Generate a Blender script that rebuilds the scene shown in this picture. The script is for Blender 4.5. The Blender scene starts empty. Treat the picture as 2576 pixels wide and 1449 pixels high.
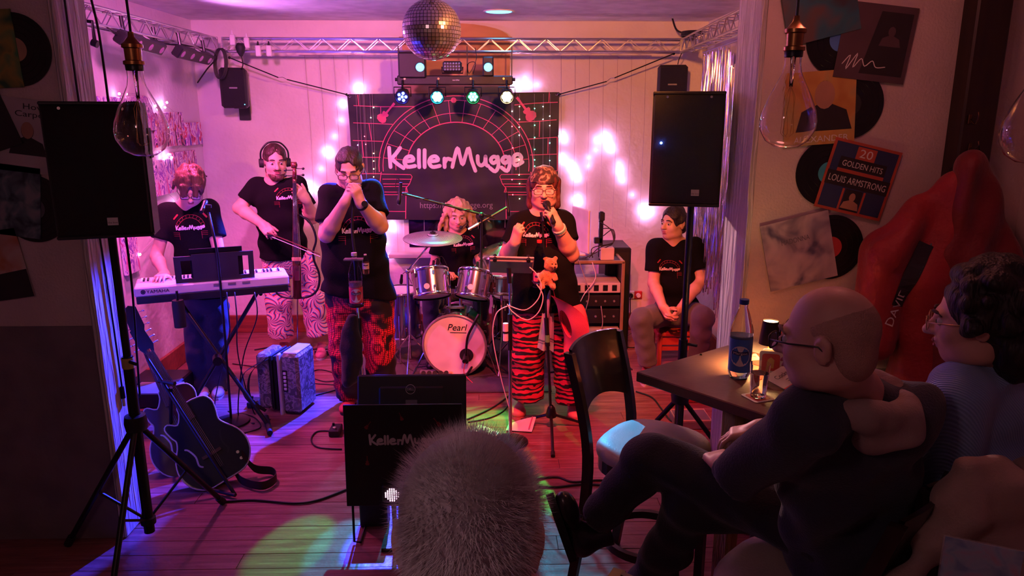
import bpy, math, random
import numpy as np
from mathutils import Vector, Matrix, Quaternion
from mathutils.bvhtree import BVHTree

SC = bpy.context.scene
COL = SC.collection
random.seed(7)
# ---------------------------------------------------------------- camera
FPX, CAMH = 1850.0, 2.05
PIT, YAW = math.radians(13.5), math.radians(1.4)
cam_d = bpy.data.cameras.new('camera')
cam_d.sensor_width = 36.0
cam_d.lens = 36.0 * FPX / 2576.0
cam_d.clip_start = 0.02
cam = bpy.data.objects.new('camera', cam_d)
COL.objects.link(cam)
cam.location = (0, 0, CAMH)
cam.rotation_euler = (math.radians(90) - PIT, 0, -YAW)
SC.camera = cam
# ---------------------------------------------------------------- world, view
world = bpy.data.worlds.new('world')
SC.world = world
world.use_nodes = True
world.node_tree.nodes['Background'].inputs[0].default_value = (0.10, 0.05, 0.08, 1)
world.node_tree.nodes['Background'].inputs[1].default_value = 0.02
SC.view_settings.view_transform = 'Standard'
SC.view_settings.look = 'None'
SC.view_settings.gamma = 1.0
SC.view_settings.use_curve_mapping = False
SC.view_settings.exposure = 0.0

SC.cycles.max_bounces = 12
SC.cycles.diffuse_bounces = 3
SC.cycles.glossy_bounces = 2
SC.cycles.transmission_bounces = 12
SC.cycles.caustics_reflective = False
SC.cycles.adaptive_threshold = 0.07

def spot(name, loc, tgt, color, watts, half_deg, blend=0.3, radius=0.03):
    d = bpy.data.lights.new(name, 'SPOT')
    d.color, d.energy, d.spot_size, d.spot_blend = color, watts, math.radians(2 * half_deg), blend
    d.shadow_soft_size = radius
    o = bpy.data.objects.new(name, d)
    COL.objects.link(o)
    o.location = loc
    o.rotation_euler = (Vector(tgt) - Vector(loc)).to_track_quat('-Z', 'Y').to_euler()
    return o

def point(name, loc, color, watts, radius=0.02):
    d = bpy.data.lights.new(name, 'POINT')
    d.color, d.energy, d.shadow_soft_size = color, watts, radius
    o = bpy.data.objects.new(name, d)
    COL.objects.link(o)
    o.location = loc
    return o

# house lamp of the front room, an added rear fill, stage washes that hang above the picture
spot('stage_wash_warm_light', (.55, 3.15, 2.74), (0.45, 6.6, 1.7), (1.0, 0.28, 0.07), 320, 50, 0.7, 0.06)
spot('stage_wash_red_light', (0.15, 2.9, 2.74), (0.40, 5.0, 0.5), (1.0, 0.06, 0.08), 520, 27, 0.7, 0.05)
spot('stage_wash_magenta_light', (-1.45, 3.75, 2.74), (-1.8, 6.7, 1.35), (1.0, 0.18, 0.68), 230, 52, 0.8, 0.08)
point('house_lamp_light', (1.15, 2.45, 2.70), (1.0, 0.25, 0.23), 7.5, 0.12)
point('rear_fill_light', (-1.0, -0.1, 2.70), (1.0, 0.50, 0.55), 11, 0.15)  # added fill without a fixture, lifts the left pier and backs of heads
# ---------------------------------------------------------------- helpers
_fw = np.array([math.sin(YAW) * math.cos(PIT), math.cos(YAW) * math.cos(PIT), -math.sin(PIT)])
_rt = np.array([math.cos(YAW), -math.sin(YAW), 0.0])
_up = np.cross(_rt, _fw)
def at(px, py, Y=None, z=None, X=None):
    """the place in the room seen at a pixel of the photograph, at a known depth Y, height z or side X"""
    d = _fw + _rt * (px - 1288) / FPX - _up * (py - 724.5) / FPX
    t = Y / d[1] if Y is not None else ((z - CAMH) / d[2] if z is not None else X / d[0])
    return Vector((d[0] * t, d[1] * t, CAMH + d[2] * t))

V = Vector
def unit(v):
    v = Vector(v)
    return v.normalized() if v.length > 1e-9 else Vector((0, 0, 1))
def frame(d, hint=(0, 0, 1)):
    d = unit(d)
    h = Vector(hint)
    if abs(d.dot(unit(h))) > 0.97:
        h = Vector((1, 0, 0)) if abs(d.x) < 0.9 else Vector((0, 1, 0))
    x = unit(h.cross(d))
    return x, d.cross(x), d
def smooth_path(pts, n=6, closed=False):
    pts = [np.array(p, float) for p in pts]
    m = len(pts)
    out = []
    rng = m if closed else m - 1
    for i in range(rng):
        if closed:
            a, b, c, d = pts[i - 1], pts[i], pts[(i + 1) % m], pts[(i + 2) % m]
        else:
            a, b, c, d = pts[max(i - 1, 0)], pts[i], pts[i + 1], pts[min(i + 2, m - 1)]
        for k in range(n):
            t = k / n
            out.append(0.5 * ((2 * b) + (c - a) * t + (2 * a - 5 * b + 4 * c - d) * t * t + (3 * b - a - 3 * c + d) * t ** 3))
    if not closed:
        out.append(pts[-1])
    return out

class MB:
    """collects simple shapes and links them as one mesh object"""
    def __init__(s):
        s.v, s.f = [], []
    def add(s, verts, faces):
        n = len(s.v)
        s.v += [tuple(map(float, p)) for p in verts]
        s.f += [tuple(i + n for i in f) for f in faces]
        return s
    def box(s, c, size, rot=None, bev=0.0):
        hx, hy, hz = size[0] / 2, size[1] / 2, size[2] / 2
        R = rot if rot is not None else Matrix.Identity(3)
        if bev <= 0:
            vs = [V((x, y, z)) for x in (-hx, hx) for y in (-hy, hy) for z in (-hz, hz)]
            fs = [(0, 1, 3, 2), (4, 6, 7, 5), (0, 4, 5, 1), (2, 3, 7, 6), (0, 2, 6, 4), (1, 5, 7, 3)]
        else:
            b = min(bev, hx * .95, hy * .95, hz * .95)
            vs, fs = [], []
            idx = {}
            for sx in (-1, 1):
                for sy in (-1, 1):
                    for sz in (-1, 1):
                        for ax in range(3):
                            p = [sx * (hx - b), sy * (hy - b), sz * (hz - b)]
                            p[ax] = (sx * hx, sy * hy, sz * hz)[ax]
                            idx[(sx, sy, sz, ax)] = len(vs)
                            vs.append(V(p))
            q = (-1, 1)
            for ax in range(3):
                o1, o2 = [a for a in range(3) if a != ax]
                for sg in q:
                    ring = []
                    for a, b2 in ((-1, -1), (1, -1), (1, 1), (-1, 1)):
                        k = [0, 0, 0]; k[ax] = sg; k[o1] = a; k[o2] = b2
                        ring.append(idx[(k[0], k[1], k[2], ax)])
                    fs.append(tuple(ring if (sg > 0) == (ax != 1) else ring[::-1]))
            for ax in range(3):      # edges along ax
                o1, o2 = [a for a in range(3) if a != ax]
                for a in q:
                    for b2 in q:
                        k0 = [0, 0, 0]; k0[o1] = a; k0[o2] = b2
                        k0[ax] = -1; l = tuple(k0); k0[ax] = 1; h = tuple(k0)
                        r = (idx[(*l, o1)], idx[(*h, o1)], idx[(*h, o2)], idx[(*l, o2)])
                        fs.append(r if ((a * b2 > 0) != (ax != 1)) else r[::-1])
            for sx in q:
                for sy in q:
                    for sz in q:
                        r = tuple(idx[(sx, sy, sz, a)] for a in range(3))
                        fs.append(r if sx * sy * sz > 0 else r[::-1])
        c = V(c)
        return s.add([R @ p + c for p in vs], fs)
    def cyl(s, a, b, r0, r1=None, n=12, caps=True):
        r1 = r0 if r1 is None else r1
        a, b = V(a), V(b)
        x, y, d = frame(b - a)
        vs, fs = [], []
        for p, r in ((a, r0), (b, r1)):
            for i in range(n):
                t = 2 * math.pi * i / n
                vs.append(p + x * (r * math.cos(t)) + y * (r * math.sin(t)))
        for i in range(n):
            j = (i + 1) % n
            fs.append((i, j, n + j, n + i))
        if caps:
            fs.append(tuple(range(n - 1, -1, -1)))
            fs.append(tuple(range(n, 2 * n)))
        return s.add(vs, fs)
    def tube(s, pts, r, n=6, closed=False, caps=True, rs=None):
        pts = [V(p) for p in pts]
        m = len(pts)
        if m < 2: return s
        vs, fs = [], []
        x = None
        for i, p in enumerate(pts):
            if closed: d = pts[(i + 1) % m] - pts[i - 1]
            else: d = pts[min(i + 1, m - 1)] - pts[max(i - 1, 0)]
            d = unit(d)
            if x is None: x = frame(d)[0]
            x = x - d * x.dot(d)
            x = unit(x) if x.length > 1e-6 else frame(d)[0]
            y = d.cross(x)
            rr = rs[i] if rs else r
            for k in range(n):
                t = 2 * math.pi * k / n
                vs.append(p + x * (rr * math.cos(t)) + y * (rr * math.sin(t)))
        for i in range(m if closed else m - 1):
            i2 = (i + 1) % m
            for k in range(n):
                k2 = (k + 1) % n
                fs.append((i * n + k, i * n + k2, i2 * n + k2, i2 * n + k))
        if caps and not closed:
            fs.append(tuple(range(n - 1, -1, -1)))
            fs.append(tuple(range((m - 1) * n, m * n)))
        return s.add(vs, fs)
    def lathe(s, prof, c=(0, 0, 0), axis=(0, 0, 1), n=24, hint=(0, 1, 0), sx=1.0):
        """prof: list of (radius, height along axis)"""
        x, y, d = frame(axis, hint)
        c = V(c)
        vs, fs = [], []
        m = len(prof)
        for (r, h) in prof:
            r = max(r, 1e-5)
            for k in range(n):
                t = 2 * math.pi * k / n
                vs.append(c + d * h + x * (r * sx * math.cos(t)) + y * (r * math.sin(t)))
        for i in range(m - 1):
            for k in range(n):
                k2 = (k + 1) % n
                fs.append((i * n + k, i * n + k2, (i + 1) * n + k2, (i + 1) * n + k))
        return s.add(vs, fs)
    def disc(s, c, r, axis=(0, 0, 1), n=24, th=0.002):
        c = V(c); a = unit(axis)
        return s.cyl(c - a * th / 2, c + a * th / 2, r, n=n)
    def ball(s, c, r, n=12, m=8, R=None):
        rr = (r, r, r) if not hasattr(r, '__len__') else r
        R = R if R is not None else Matrix.Identity(3)
        c = V(c)
        vs, fs = [], []
        for i in range(m + 1):
            ph = math.pi * i / m
            for k in range(n):
                t = 2 * math.pi * k / n
                vs.append(c + R @ V((rr[0] * math.sin(ph) * math.cos(t), rr[1] * math.sin(ph) * math.sin(t), rr[2] * math.cos(ph))))
        for i in range(m):
            for k in range(n):
                k2 = (k + 1) % n
                fs.append((i * n + k, (i + 1) * n + k, (i + 1) * n + k2, i * n + k2))
        return s.add(vs, fs)
    def prism(s, outline, o, u, v, th):
        """2D outline in the (u, v) plane through o, extruded by th along u x v"""
        o, u, v = V(o), V(u), V(v)
        w = unit(u.cross(v)) * th
        n = len(outline)
        a = [o + u * p[0] + v * p[1] for p in outline]
        vs = a + [p + w for p in a]
        fs = [tuple(range(n - 1, -1, -1)), tuple(range(n, 2 * n))]
        for i in range(n):
            j = (i + 1) % n
            fs.append((i, j, n + j, n + i))
        return s.add(vs, fs)
    def ribbon(s, pts, w, o, u, v, lift=0.0, cap=True):
        """flat brush stroke: 2D points in the (u, v) plane"""
        o, u, v = V(o), V(u), V(v)
        nrm = unit(u.cross(v)) * lift
        P = [np.array(p[:2], float) for p in pts]
        m = len(P)
        L = []
        for i in range(m):
            d = P[min(i + 1, m - 1)] - P[max(i - 1, 0)]
            l = math.hypot(*d) or 1
            L.append(np.array((-d[1] / l, d[0] / l)))
        ws = w if hasattr(w, '__len__') else [w] * m
        vs, fs = [], []
        for i in range(m):
            for sg in (1, -1):
                q = P[i] + L[i] * (sg * ws[i] / 2)
                vs.append(o + u * q[0] + v * q[1] + nrm)
        for i in range(m - 1):
            fs.append((2 * i, 2 * i + 1, 2 * i + 3, 2 * i + 2))
        s.add(vs, fs)
        if cap:
            for e in (0, m - 1):
                ring = [P[e] + ws[e] / 2 * np.array((math.cos(t), math.sin(t))) for t in np.linspace(0, 2 * math.pi, 10)[:-1]]
                s.add([o + u * q[0] + v * q[1] + nrm for q in ring], [tuple(range(9))])
        return s
    def build(s, name, mat, parent=None, smooth=False, local=False, kind=None, label=None):
        me = bpy.data.meshes.new(name)
        off = V((0, 0, 0))
        if parent is not None and not local:
            off = wloc(parent)
        me.from_pydata([(p[0] - off[0], p[1] - off[1], p[2] - off[2]) for p in s.v], [], s.f)
        me.validate()
        if smooth is True:
            me.shade_smooth()
        elif smooth:
            me.shade_smooth()
            try: me.set_sharp_from_angle(angle=math.radians(smooth))
            except Exception: pass
        return link(name, me, mat, parent, kind, label)

def wloc(o):
    p = V((0, 0, 0))
    while o is not None:
        p = p + o.location
        o = o.parent
    return p
def link(name, me, mat, parent=None, kind=None, label=None):
    o = bpy.data.objects.new(name, me)
    COL.objects.link(o)
    if len(me.materials) == 0:
        for m in (mat if isinstance(mat, (list, tuple)) else [mat]):
            me.materials.append(m)
    if parent is not None: o.parent = parent
    if kind: o['kind'] = kind
    if label: o['label'] = label
    return o
def thing(name, label, cat, loc=(0, 0, 0), rotz=0.0, group=None):
    o = bpy.data.objects.new(name, None)
    COL.objects.link(o)
    o.empty_display_size = 0.05
    o.location = loc
    o.rotation_euler = (0, 0, rotz)
    return tag(o, label, cat, group)
def tag(o, label, cat, group=None):
    o['label'], o['category'] = label, cat
    if group: o['group'] = group
    return o
def struct(o, label=None):
    o['kind'] = 'structure'
    if label: o['label'] = label
    return o
def copy_tree(o, parent=None):
    c = o.copy()
    COL.objects.link(c)
    c.parent = parent
    for ch in o.children:
        copy_tree(ch, c)
    return c
def rz(a): return Matrix.Rotation(a, 3, 'Z')
def rot_from(x, y, z):
    return Matrix((x, y, z)).transposed()

# ---------------------------------------------------------------- materials
MATS = {}
def mat(name, col=(.5, .5, .5), rough=.5, metal=0.0, emit=None, estr=0.0, col2=None, scale=8.0, bump=0.0, bscale=60.0,
        trans=0.0, ior=1.45, coat=0.0, stretch=(1, 1, 1), detail=1.5, sheen=0.0, alpha=1.0, spec=None):
    if name in MATS: return MATS[name]
    m = bpy.data.materials.new(name)
    m.use_nodes = True
    nt = m.node_tree
    b = nt.nodes['Principled BSDF']
    b.inputs['Base Color'].default_value = (*col, 1)
    b.inputs['Roughness'].default_value = rough
    b.inputs['Metallic'].default_value = metal
    b.inputs['IOR'].default_value = ior
    b.inputs['Transmission Weight'].default_value = trans
    b.inputs['Coat Weight'].default_value = coat
    b.inputs['Alpha'].default_value = alpha
    b.inputs['Sheen Weight'].default_value = sheen
    if spec is not None: b.inputs['Specular IOR Level'].default_value = spec
    if emit:
        b.inputs['Emission Color'].default_value = (*emit, 1)
        b.inputs['Emission Strength'].default_value = estr
    tc = nt.nodes.new('ShaderNodeTexCoord')
    mp = nt.nodes.new('ShaderNodeMapping')
    mp.inputs['Scale'].default_value = stretch
    nt.links.new(tc.outputs['Object'], mp.inputs['Vector'])
    if trans < .5 and alpha == 1.0:
        nz = nt.nodes.new('ShaderNodeTexNoise')
        nz.inputs['Scale'].default_value = scale
        nz.inputs['Detail'].default_value = detail
        nt.links.new(mp.outputs[0], nz.inputs['Vector'])
        cr = nt.nodes.new('ShaderNodeValToRGB')
        c2 = col2 if col2 else tuple(c * .82 for c in col)
        cr.color_ramp.elements[0].position = .35
        cr.color_ramp.elements[0].color = (*c2, 1)
        cr.color_ramp.elements[1].position = .65
        cr.color_ramp.elements[1].color = (*col, 1)
        nt.links.new(nz.outputs['Fac'], cr.inputs['Fac'])
        nt.links.new(cr.outputs[0], b.inputs['Base Color'])
    if bump > 0:
        n2 = nt.nodes.new('ShaderNodeTexNoise')
        n2.inputs['Scale'].default_value = bscale
        n2.inputs['Detail'].default_value = 1.5
        nt.links.new(mp.outputs[0], n2.inputs['Vector'])
        bp = nt.nodes.new('ShaderNodeBump')
        bp.inputs['Strength'].default_value = bump
        bp.inputs['Distance'].default_value = 0.01
        nt.links.new(n2.outputs['Fac'], bp.inputs['Height'])
        nt.links.new(bp.outputs[0], b.inputs['Normal'])
    MATS[name] = m
    return m
def node_mat(name, fn, **kw):
    """mat() whose base colour comes from fn(node_tree, object-coordinate socket)"""
    if name in MATS: return MATS[name]
    m = mat(name, **kw)
    nt = m.node_tree
    b = nt.nodes['Principled BSDF']
    tc = [n for n in nt.nodes if n.type == 'TEX_COORD'][0]
    out = fn(nt, tc.outputs['Object'])
    nt.links.new(out, b.inputs['Base Color'])
    return m
def N(nt, typ, **kw):
    n = nt.nodes.new(typ)
    for k, v in kw.items():
        if k in n.inputs: n.inputs[k].default_value = v
        else: setattr(n, k, v)
    return n
def ramp(nt, fac, stops, interp='LINEAR'):
    r = nt.nodes.new('ShaderNodeValToRGB')
    r.color_ramp.interpolation = interp
    e = r.color_ramp.elements
    while len(e) < len(stops): e.new(0.5)
    for el, (p, c) in zip(e, stops):
        el.position = p
        el.color = (*c, 1)
    nt.links.new(fac, r.inputs['Fac'])
    return r.outputs[0]

BLACK = mat('black_plastic', (.012, .012, .013), .42, bump=.15, bscale=300)
SATIN = mat('satin_black_metal', (.010, .010, .011), .35, .2)
CHROME = mat('chrome', (.80, .80, .82), .12, 1.0, scale=20, col2=(.7, .7, .72))
ALU = mat('aluminium', (.72, .72, .74), .28, 1.0)
RUBBER = mat('black_rubber', (.012, .012, .012), .65)
CABLE = mat('black_cable', (.010, .010, .011), .5)
WHITEP = mat('white_plastic', (.75, .74, .72), .4)
BRASS = mat('brass', (.36, .17, .06), .3, 1.0)
GREYP = mat('grey_plastic', (.18, .18, .19), .45)
def glow(name, col, s):
    m = mat('glow_' + name, (.02, .02, .02), .4, emit=col, estr=s)
    if not name.startswith(('fairy', 'lamp', 'down')):
        m.cycles.emission_sampling = 'NONE'      # too small to light the room: seen directly only
    return m

# ---------------------------------------------------------------- lettering
def text(s, size, o, u, v, material, parent, name='lettering', extr=0.0, align='CENTER', lift=0.0, shear=0.0, width=None, local=False):
    """flat lettering in the (u, v) plane; o is the middle of the base line"""
    cu = bpy.data.curves.new(name, 'FONT')
    cu.body, cu.size, cu.align_x, cu.shear = s, 1.0, align, shear
    cu.resolution_u = 3
    ob = bpy.data.objects.new(name, cu)
    COL.objects.link(ob)
    dg = bpy.context.evaluated_depsgraph_get()
    dg.update()
    me0 = bpy.data.meshes.new_from_object(ob.evaluated_get(dg))
    bpy.data.objects.remove(ob)
    u, v = unit(u), unit(v)
    n = unit(u.cross(v))
    co = [p.co.copy() for p in me0.vertices]
    k = size
    kx = size
    if width and co:
        w = max(c.x for c in co) - min(c.x for c in co)
        kx = width / w
    mb = MB()
    mb.add([V(o) + u * (c.x * kx) + v * (c.y * k) + n * lift for c in co], [tuple(p.vertices) for p in me0.polygons])
    bpy.data.meshes.remove(me0)
    if material is None: return mb
    return mb.build(name, material, parent, local=local)

_KM = [[(390, 500), (393, 560), (402, 660)], [(482, 502), (450, 545), (418, 590), (455, 630), (512, 668)],
       [(540, 612), (592, 602), (575, 572), (535, 580), (518, 620), (545, 657), (606, 650)],
       [(638, 520), (638, 590), (641, 660)], [(685, 520), (685, 590), (686, 660)],
       [(745, 612), (797, 602), (777, 572), (740, 580), (723, 620), (750, 658), (811, 650)],
       [(850, 590), (850, 625), (851, 660)], [(851, 625), (872, 592), (902, 598)],
       [(915, 660), (933, 580), (958, 502), (978, 570), (1000, 640), (1025, 565), (1050, 502), (1073, 600), (1106, 692)],
       [(1125, 570), (1128, 625), (1155, 648), (1184, 622), (1190, 572)], [(1190, 572), (1194, 635), (1212, 652)],
       [(1291, 588), (1258, 573), (1233, 600), (1255, 628), (1286, 606)], [(1291, 575), (1297, 650), (1270, 696), (1228, 668)],
       [(1386, 588), (1353, 573), (1328, 600), (1350, 628), (1381, 606)], [(1386, 575), (1391, 642), (1368, 692), (1323, 664)],
       [(1435, 604), (1487, 590), (1470, 556), (1435, 560), (1414, 602), (1440, 646), (1497, 618)]]
def band_strokes():
    """the hand-painted band name as smooth strokes, one unit wide, centred"""
    return [[((p[0] - 935) / 1140.0, (595 - p[1]) / 1140.0) for p in smooth_path(st, 4)] for st in _KM]

# ---------------------------------------------------------------- bodies from distance fields
class SDF:
    def __init__(s, lo, hi, h):
        s.h = h
        s.lo = np.array(lo, np.float32)
        s.n = np.maximum(np.ceil((np.array(hi) - np.array(lo)) / h).astype(int) + 1, 4)
        s.D = np.full(tuple(s.n), 0.06, np.float32)
    def _reg(s, lo, hi):
        a = np.clip(np.floor((np.array(lo) - s.lo) / s.h).astype(int), 0, s.n)
        b = np.clip(np.ceil((np.array(hi) - s.lo) / s.h).astype(int) + 1, 0, s.n)
        if np.any(b <= a): return None
        g = [(s.lo[i] + s.h * np.arange(a[i], b[i])).astype(np.float32) for i in range(3)]
        return tuple(slice(a[i], b[i]) for i in range(3)), g[0][:, None, None], g[1][None, :, None], g[2][None, None, :]
    def _mix(s, sl, d, k, op):
        D = s.D[sl]
        if op == 'sub':
            d = -d
            hh = np.clip(0.5 - 0.5 * (D - d) / k, 0, 1)
            s.D[sl] = D * (1 - hh) + d * hh + k * hh * (1 - hh)
        else:
            hh = np.clip(0.5 + 0.5 * (D - d) / k, 0, 1)
            s.D[sl] = D * (1 - hh) + d * hh - k * hh * (1 - hh)
    def cone(s, a, b, ra, rb, k=.01, flat0=False, flat1=False, op='add', sq=None):
        a, b = np.array(a, float), np.array(b, float)
        m = max(ra, rb) + max(k, 2 * s.h) + s.h
        r = s._reg(np.minimum(a, b) - m, np.maximum(a, b) + m)
        if r is None: return s
        sl, x, y, z = r
        ab = b - a
        L2 = max(float(ab @ ab), 1e-9)
        px, py, pz = x - a[0], y - a[1], z - a[2]
        t0 = (px * ab[0] + py * ab[1] + pz * ab[2]) / L2
        t = np.clip(t0, 0, 1)
        dx, dy, dz = px - t * ab[0], py - t * ab[1], pz - t * ab[2]
        d = np.sqrt(dx * dx + dy * dy + dz * dz) - (ra + (rb - ra) * t)
        L = math.sqrt(L2)
        if flat0: d = np.maximum(d, -t0 * L)
        if flat1: d = np.maximum(d, (t0 - 1) * L)
        s._mix(sl, d.astype(np.float32), max(k, 1e-4), op)
        return s
    def ell(s, c, r, R=None, k=.02, op='add', cut=None):
        c = np.array(c, float)
        rr = np.array(r, float)
        m = rr.max() + max(k, 2 * s.h) + s.h
        reg = s._reg(c - m, c + m)
        if reg is None: return s
        sl, x, y, z = reg
        M = np.array(R) if R is not None else np.eye(3)
        px, py, pz = x - c[0], y - c[1], z - c[2]
        q = [M[0, i] * px + M[1, i] * py + M[2, i] * pz for i in range(3)]
        k0 = np.sqrt(sum((q[i] / rr[i]) ** 2 for i in range(3))) + 1e-6
        k1 = np.sqrt(sum((q[i] / rr[i] ** 2) ** 2 for i in range(3))) + 1e-6
        d = k0 * (k0 - 1) / k1
        if cut is not None:       # keep only the side where (p - cut_point) . cut_normal < 0
            cp, cn = np.array(cut[0], float), np.array(cut[1], float)
            d = np.maximum(d, (x - cp[0]) * cn[0] + (y - cp[1]) * cn[1] + (z - cp[2]) * cn[2])
        s._mix(sl, d.astype(np.float32), max(k, 1e-4), op)
        return s
    def rbox(s, c, half, R, rad, k=.005, op='add'):
        c = np.array(c, float)
        hf = np.array(half, float)
        m = np.linalg.norm(hf) + rad + max(k, 2 * s.h)
        reg = s._reg(c - m, c + m)
        if reg is None: return s
        sl, x, y, z = reg
        M = np.array(R) if R is not None else np.eye(3)
        px, py, pz = x - c[0], y - c[1], z - c[2]
        q = [np.abs(M[0, i] * px + M[1, i] * py + M[2, i] * pz) - (hf[i] - rad) for i in range(3)]
        d = np.sqrt(sum(np.maximum(t, 0) ** 2 for t in q)) + np.minimum(np.maximum(np.maximum(q[0], q[1]), q[2]), 0) - rad
        s._mix(sl, d.astype(np.float32), max(k, 1e-4), op)
        return s
    def plane_cut(s, p, n):
        """keep the side n points away from"""
        g = [s.lo[i] + s.h * np.arange(s.n[i]) for i in range(3)]
        d = ((g[0] - p[0]) * n[0])[:, None, None] + ((g[1] - p[1]) * n[1])[None, :, None] + ((g[2] - p[2]) * n[2])[None, None, :]
        s.D = np.maximum(s.D, d.astype(np.float32))
        return s
    def folds(s, amp, freq, seed=0, dirs=None):
        rs = np.random.RandomState(seed)
        idx = np.argwhere(np.abs(s.D) < amp + 2.5 * s.h)
        if len(idx) == 0: return s
        P = s.lo + idx * s.h
        acc = np.zeros(len(idx))
        for i in range(5):
            d = rs.normal(size=3)
            if dirs is not None: d = d * np.array(dirs)
            d /= np.linalg.norm(d)
            w = P @ np.array(rs.normal(size=3)) * 6
            acc += np.sin(P @ d * freq * (0.7 + .6 * rs.rand()) + 1.5 * np.sin(w) + rs.rand() * 6.28)
        s.D[tuple(idx.T)] += (amp * acc / 2.2).astype(np.float32)
        return s
    def mesh(s):
        D = s.D
        D[0], D[-1], D[:, 0], D[:, -1], D[:, :, 0], D[:, :, -1] = .05, .05, .05, .05, .05, .05
        S = D < 0
        cnt = np.zeros(tuple(s.n - 1), np.int8)
        for i in (0, 1):
            for j in (0, 1):
                for k in (0, 1):
                    cnt += S[i:s.n[0] - 1 + i, j:s.n[1] - 1 + j, k:s.n[2] - 1 + k]
        act = np.argwhere((cnt > 0) & (cnt < 8))
        if len(act) == 0: return np.zeros((0, 3)), np.zeros((0, 4), int)
        idm = np.full(tuple(s.n - 1), -1, np.int32)
        idm[tuple(act.T)] = np.arange(len(act))
        cs = [(i, j, k) for i in (0, 1) for j in (0, 1) for k in (0, 1)]
        val = np.stack([D[act[:, 0] + c[0], act[:, 1] + c[1], act[:, 2] + c[2]] for c in cs], 1)
        acc = np.zeros((len(act), 3))
        num = np.zeros(len(act))
        for a in range(8):
            for b in range(a + 1, 8):
                ca, cb = np.array(cs[a]), np.array(cs[b])
                if np.abs(ca - cb).sum() != 1: continue
                m = (val[:, a] < 0) != (val[:, b] < 0)
                t = val[m, a] / (val[m, a] - val[m, b])
                acc[m] += ca + t[:, None] * (cb - ca)
                num[m] += 1
        P = s.lo + s.h * (act + acc / num[:, None])
        Q = []
        for ax in range(3):
            sa = [slice(1, -1)] * 3; sb = [slice(1, -1)] * 3
            sa[ax] = slice(0, -1); sb[ax] = slice(1, None)
            A, B = S[tuple(sa)], S[tuple(sb)]
            o1, o2 = [(1, 2), (2, 0), (0, 1)][ax]
            for flip in (False, True):
                e = np.argwhere((A & ~B) if not flip else (~A & B))
                if len(e) == 0: continue
                for q in range(3):
                    if q != ax: e[:, q] += 1
                quad = []
                for d1, d2 in ((-1, -1), (0, -1), (0, 0), (-1, 0)):
                    c = e.copy()
                    c[:, o1] += d1; c[:, o2] += d2
                    quad.append(idm[tuple(c.T)])
                q4 = np.stack(quad, 1)
                Q.append(q4[:, ::-1] if flip else q4)
        return P, np.concatenate(Q)
    def build(s, name, mat_, parent=None, kind=None, label=None, relax=1):
        P, Q = s.mesh()
        if relax and len(P):
            e = np.concatenate([Q[:, [0, 1]], Q[:, [1, 2]], Q[:, [2, 3]], Q[:, [3, 0]]])
            for _ in range(relax):
                c = np.bincount(e[:, 0], minlength=len(P))
                acc = np.stack([np.bincount(e[:, 0], P[e[:, 1], i], minlength=len(P)) for i in range(3)], 1)
                P = P * .5 + .5 * acc / np.maximum(c, 1)[:, None]
        off = np.array(wloc(parent)) if parent is not None else np.zeros(3)
        me = bpy.data.meshes.new(name)
        me.vertices.add(len(P)); me.vertices.foreach_set('co', (P - off).astype(np.float32).ravel())
        me.loops.add(len(Q) * 4); me.loops.foreach_set('vertex_index', Q.astype(np.int32).ravel())
        me.polygons.add(len(Q))
        me.polygons.foreach_set('loop_start', np.arange(0, len(Q) * 4, 4, dtype=np.int32))
        me.update(calc_edges=True)
        me.validate()
        me.shade_smooth()
        return link(name, me, mat_, parent, kind, label)
def bvh_of(o):
    off = wloc(o)
    return BVHTree.FromPolygons([v.co + off for v in o.data.vertices], [tuple(p.vertices) for p in o.data.polygons])
# ================================================================ the room
CEIL, YB, XL, XR = 2.82, 6.80, -2.62, 1.90
plaster = mat('white_plaster', (.72, .68, .66), .85, col2=(.66, .62, .60), scale=3, bump=.5, bscale=22, detail=5)
plaster_smooth = mat('ceiling_paint', (.72, .69, .68), .9, bump=.1, bscale=60)
pier_paint = mat('pier_wall_paint', (.62, .50, .46), .85, col2=(.55, .45, .42), scale=4, bump=.25, bscale=90)
dado_paint = mat('dado_paint', (.20, .16, .165), .6, bump=.1, bscale=60)
red_wood = mat('red_varnished_wood', (.30, .065, .035), .38, col2=(.20, .045, .03), scale=5, stretch=(.6, 6, 6), bump=.1, bscale=30)
def grain(nt, co):
    mp = N(nt, 'ShaderNodeMapping'); mp.inputs['Scale'].default_value = (9, 9, .9)
    nt.links.new(co, mp.inputs[0])
    nz = N(nt, 'ShaderNodeTexNoise', Scale=5.0, Detail=6.0, Distortion=1.5)
    nt.links.new(mp.outputs[0], nz.inputs['Vector'])
    wv = N(nt, 'ShaderNodeTexWave', Scale=2.2, Distortion=9.0, Detail=2.0)
    nt.links.new(mp.outputs[0], wv.inputs['Vector'])
    mx = N(nt, 'ShaderNodeMath', operation='MULTIPLY')
    nt.links.new(nz.outputs['Fac'], mx.inputs[0]); nt.links.new(wv.outputs['Fac'], mx.inputs[1])
    b = nt.nodes['Principled BSDF']
    bp = N(nt, 'ShaderNodeBump', Strength=1.0, Distance=.012)
    nt.links.new(mx.outputs[0], bp.inputs['Height']); nt.links.new(bp.outputs[0], b.inputs['Normal'])
    return ramp(nt, mx.outputs[0], [(.0, (.50, .46, .44)), (.5, (.70, .66, .64))])
timber_white = node_mat('white_brushed_timber', grain, col=(.7, .66, .64), rough=.7)
dark_wood = mat('dark_stained_wood', (.030, .014, .009), .45, col2=(.018, .008, .006), scale=4, stretch=(6, 6, .6))

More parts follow.
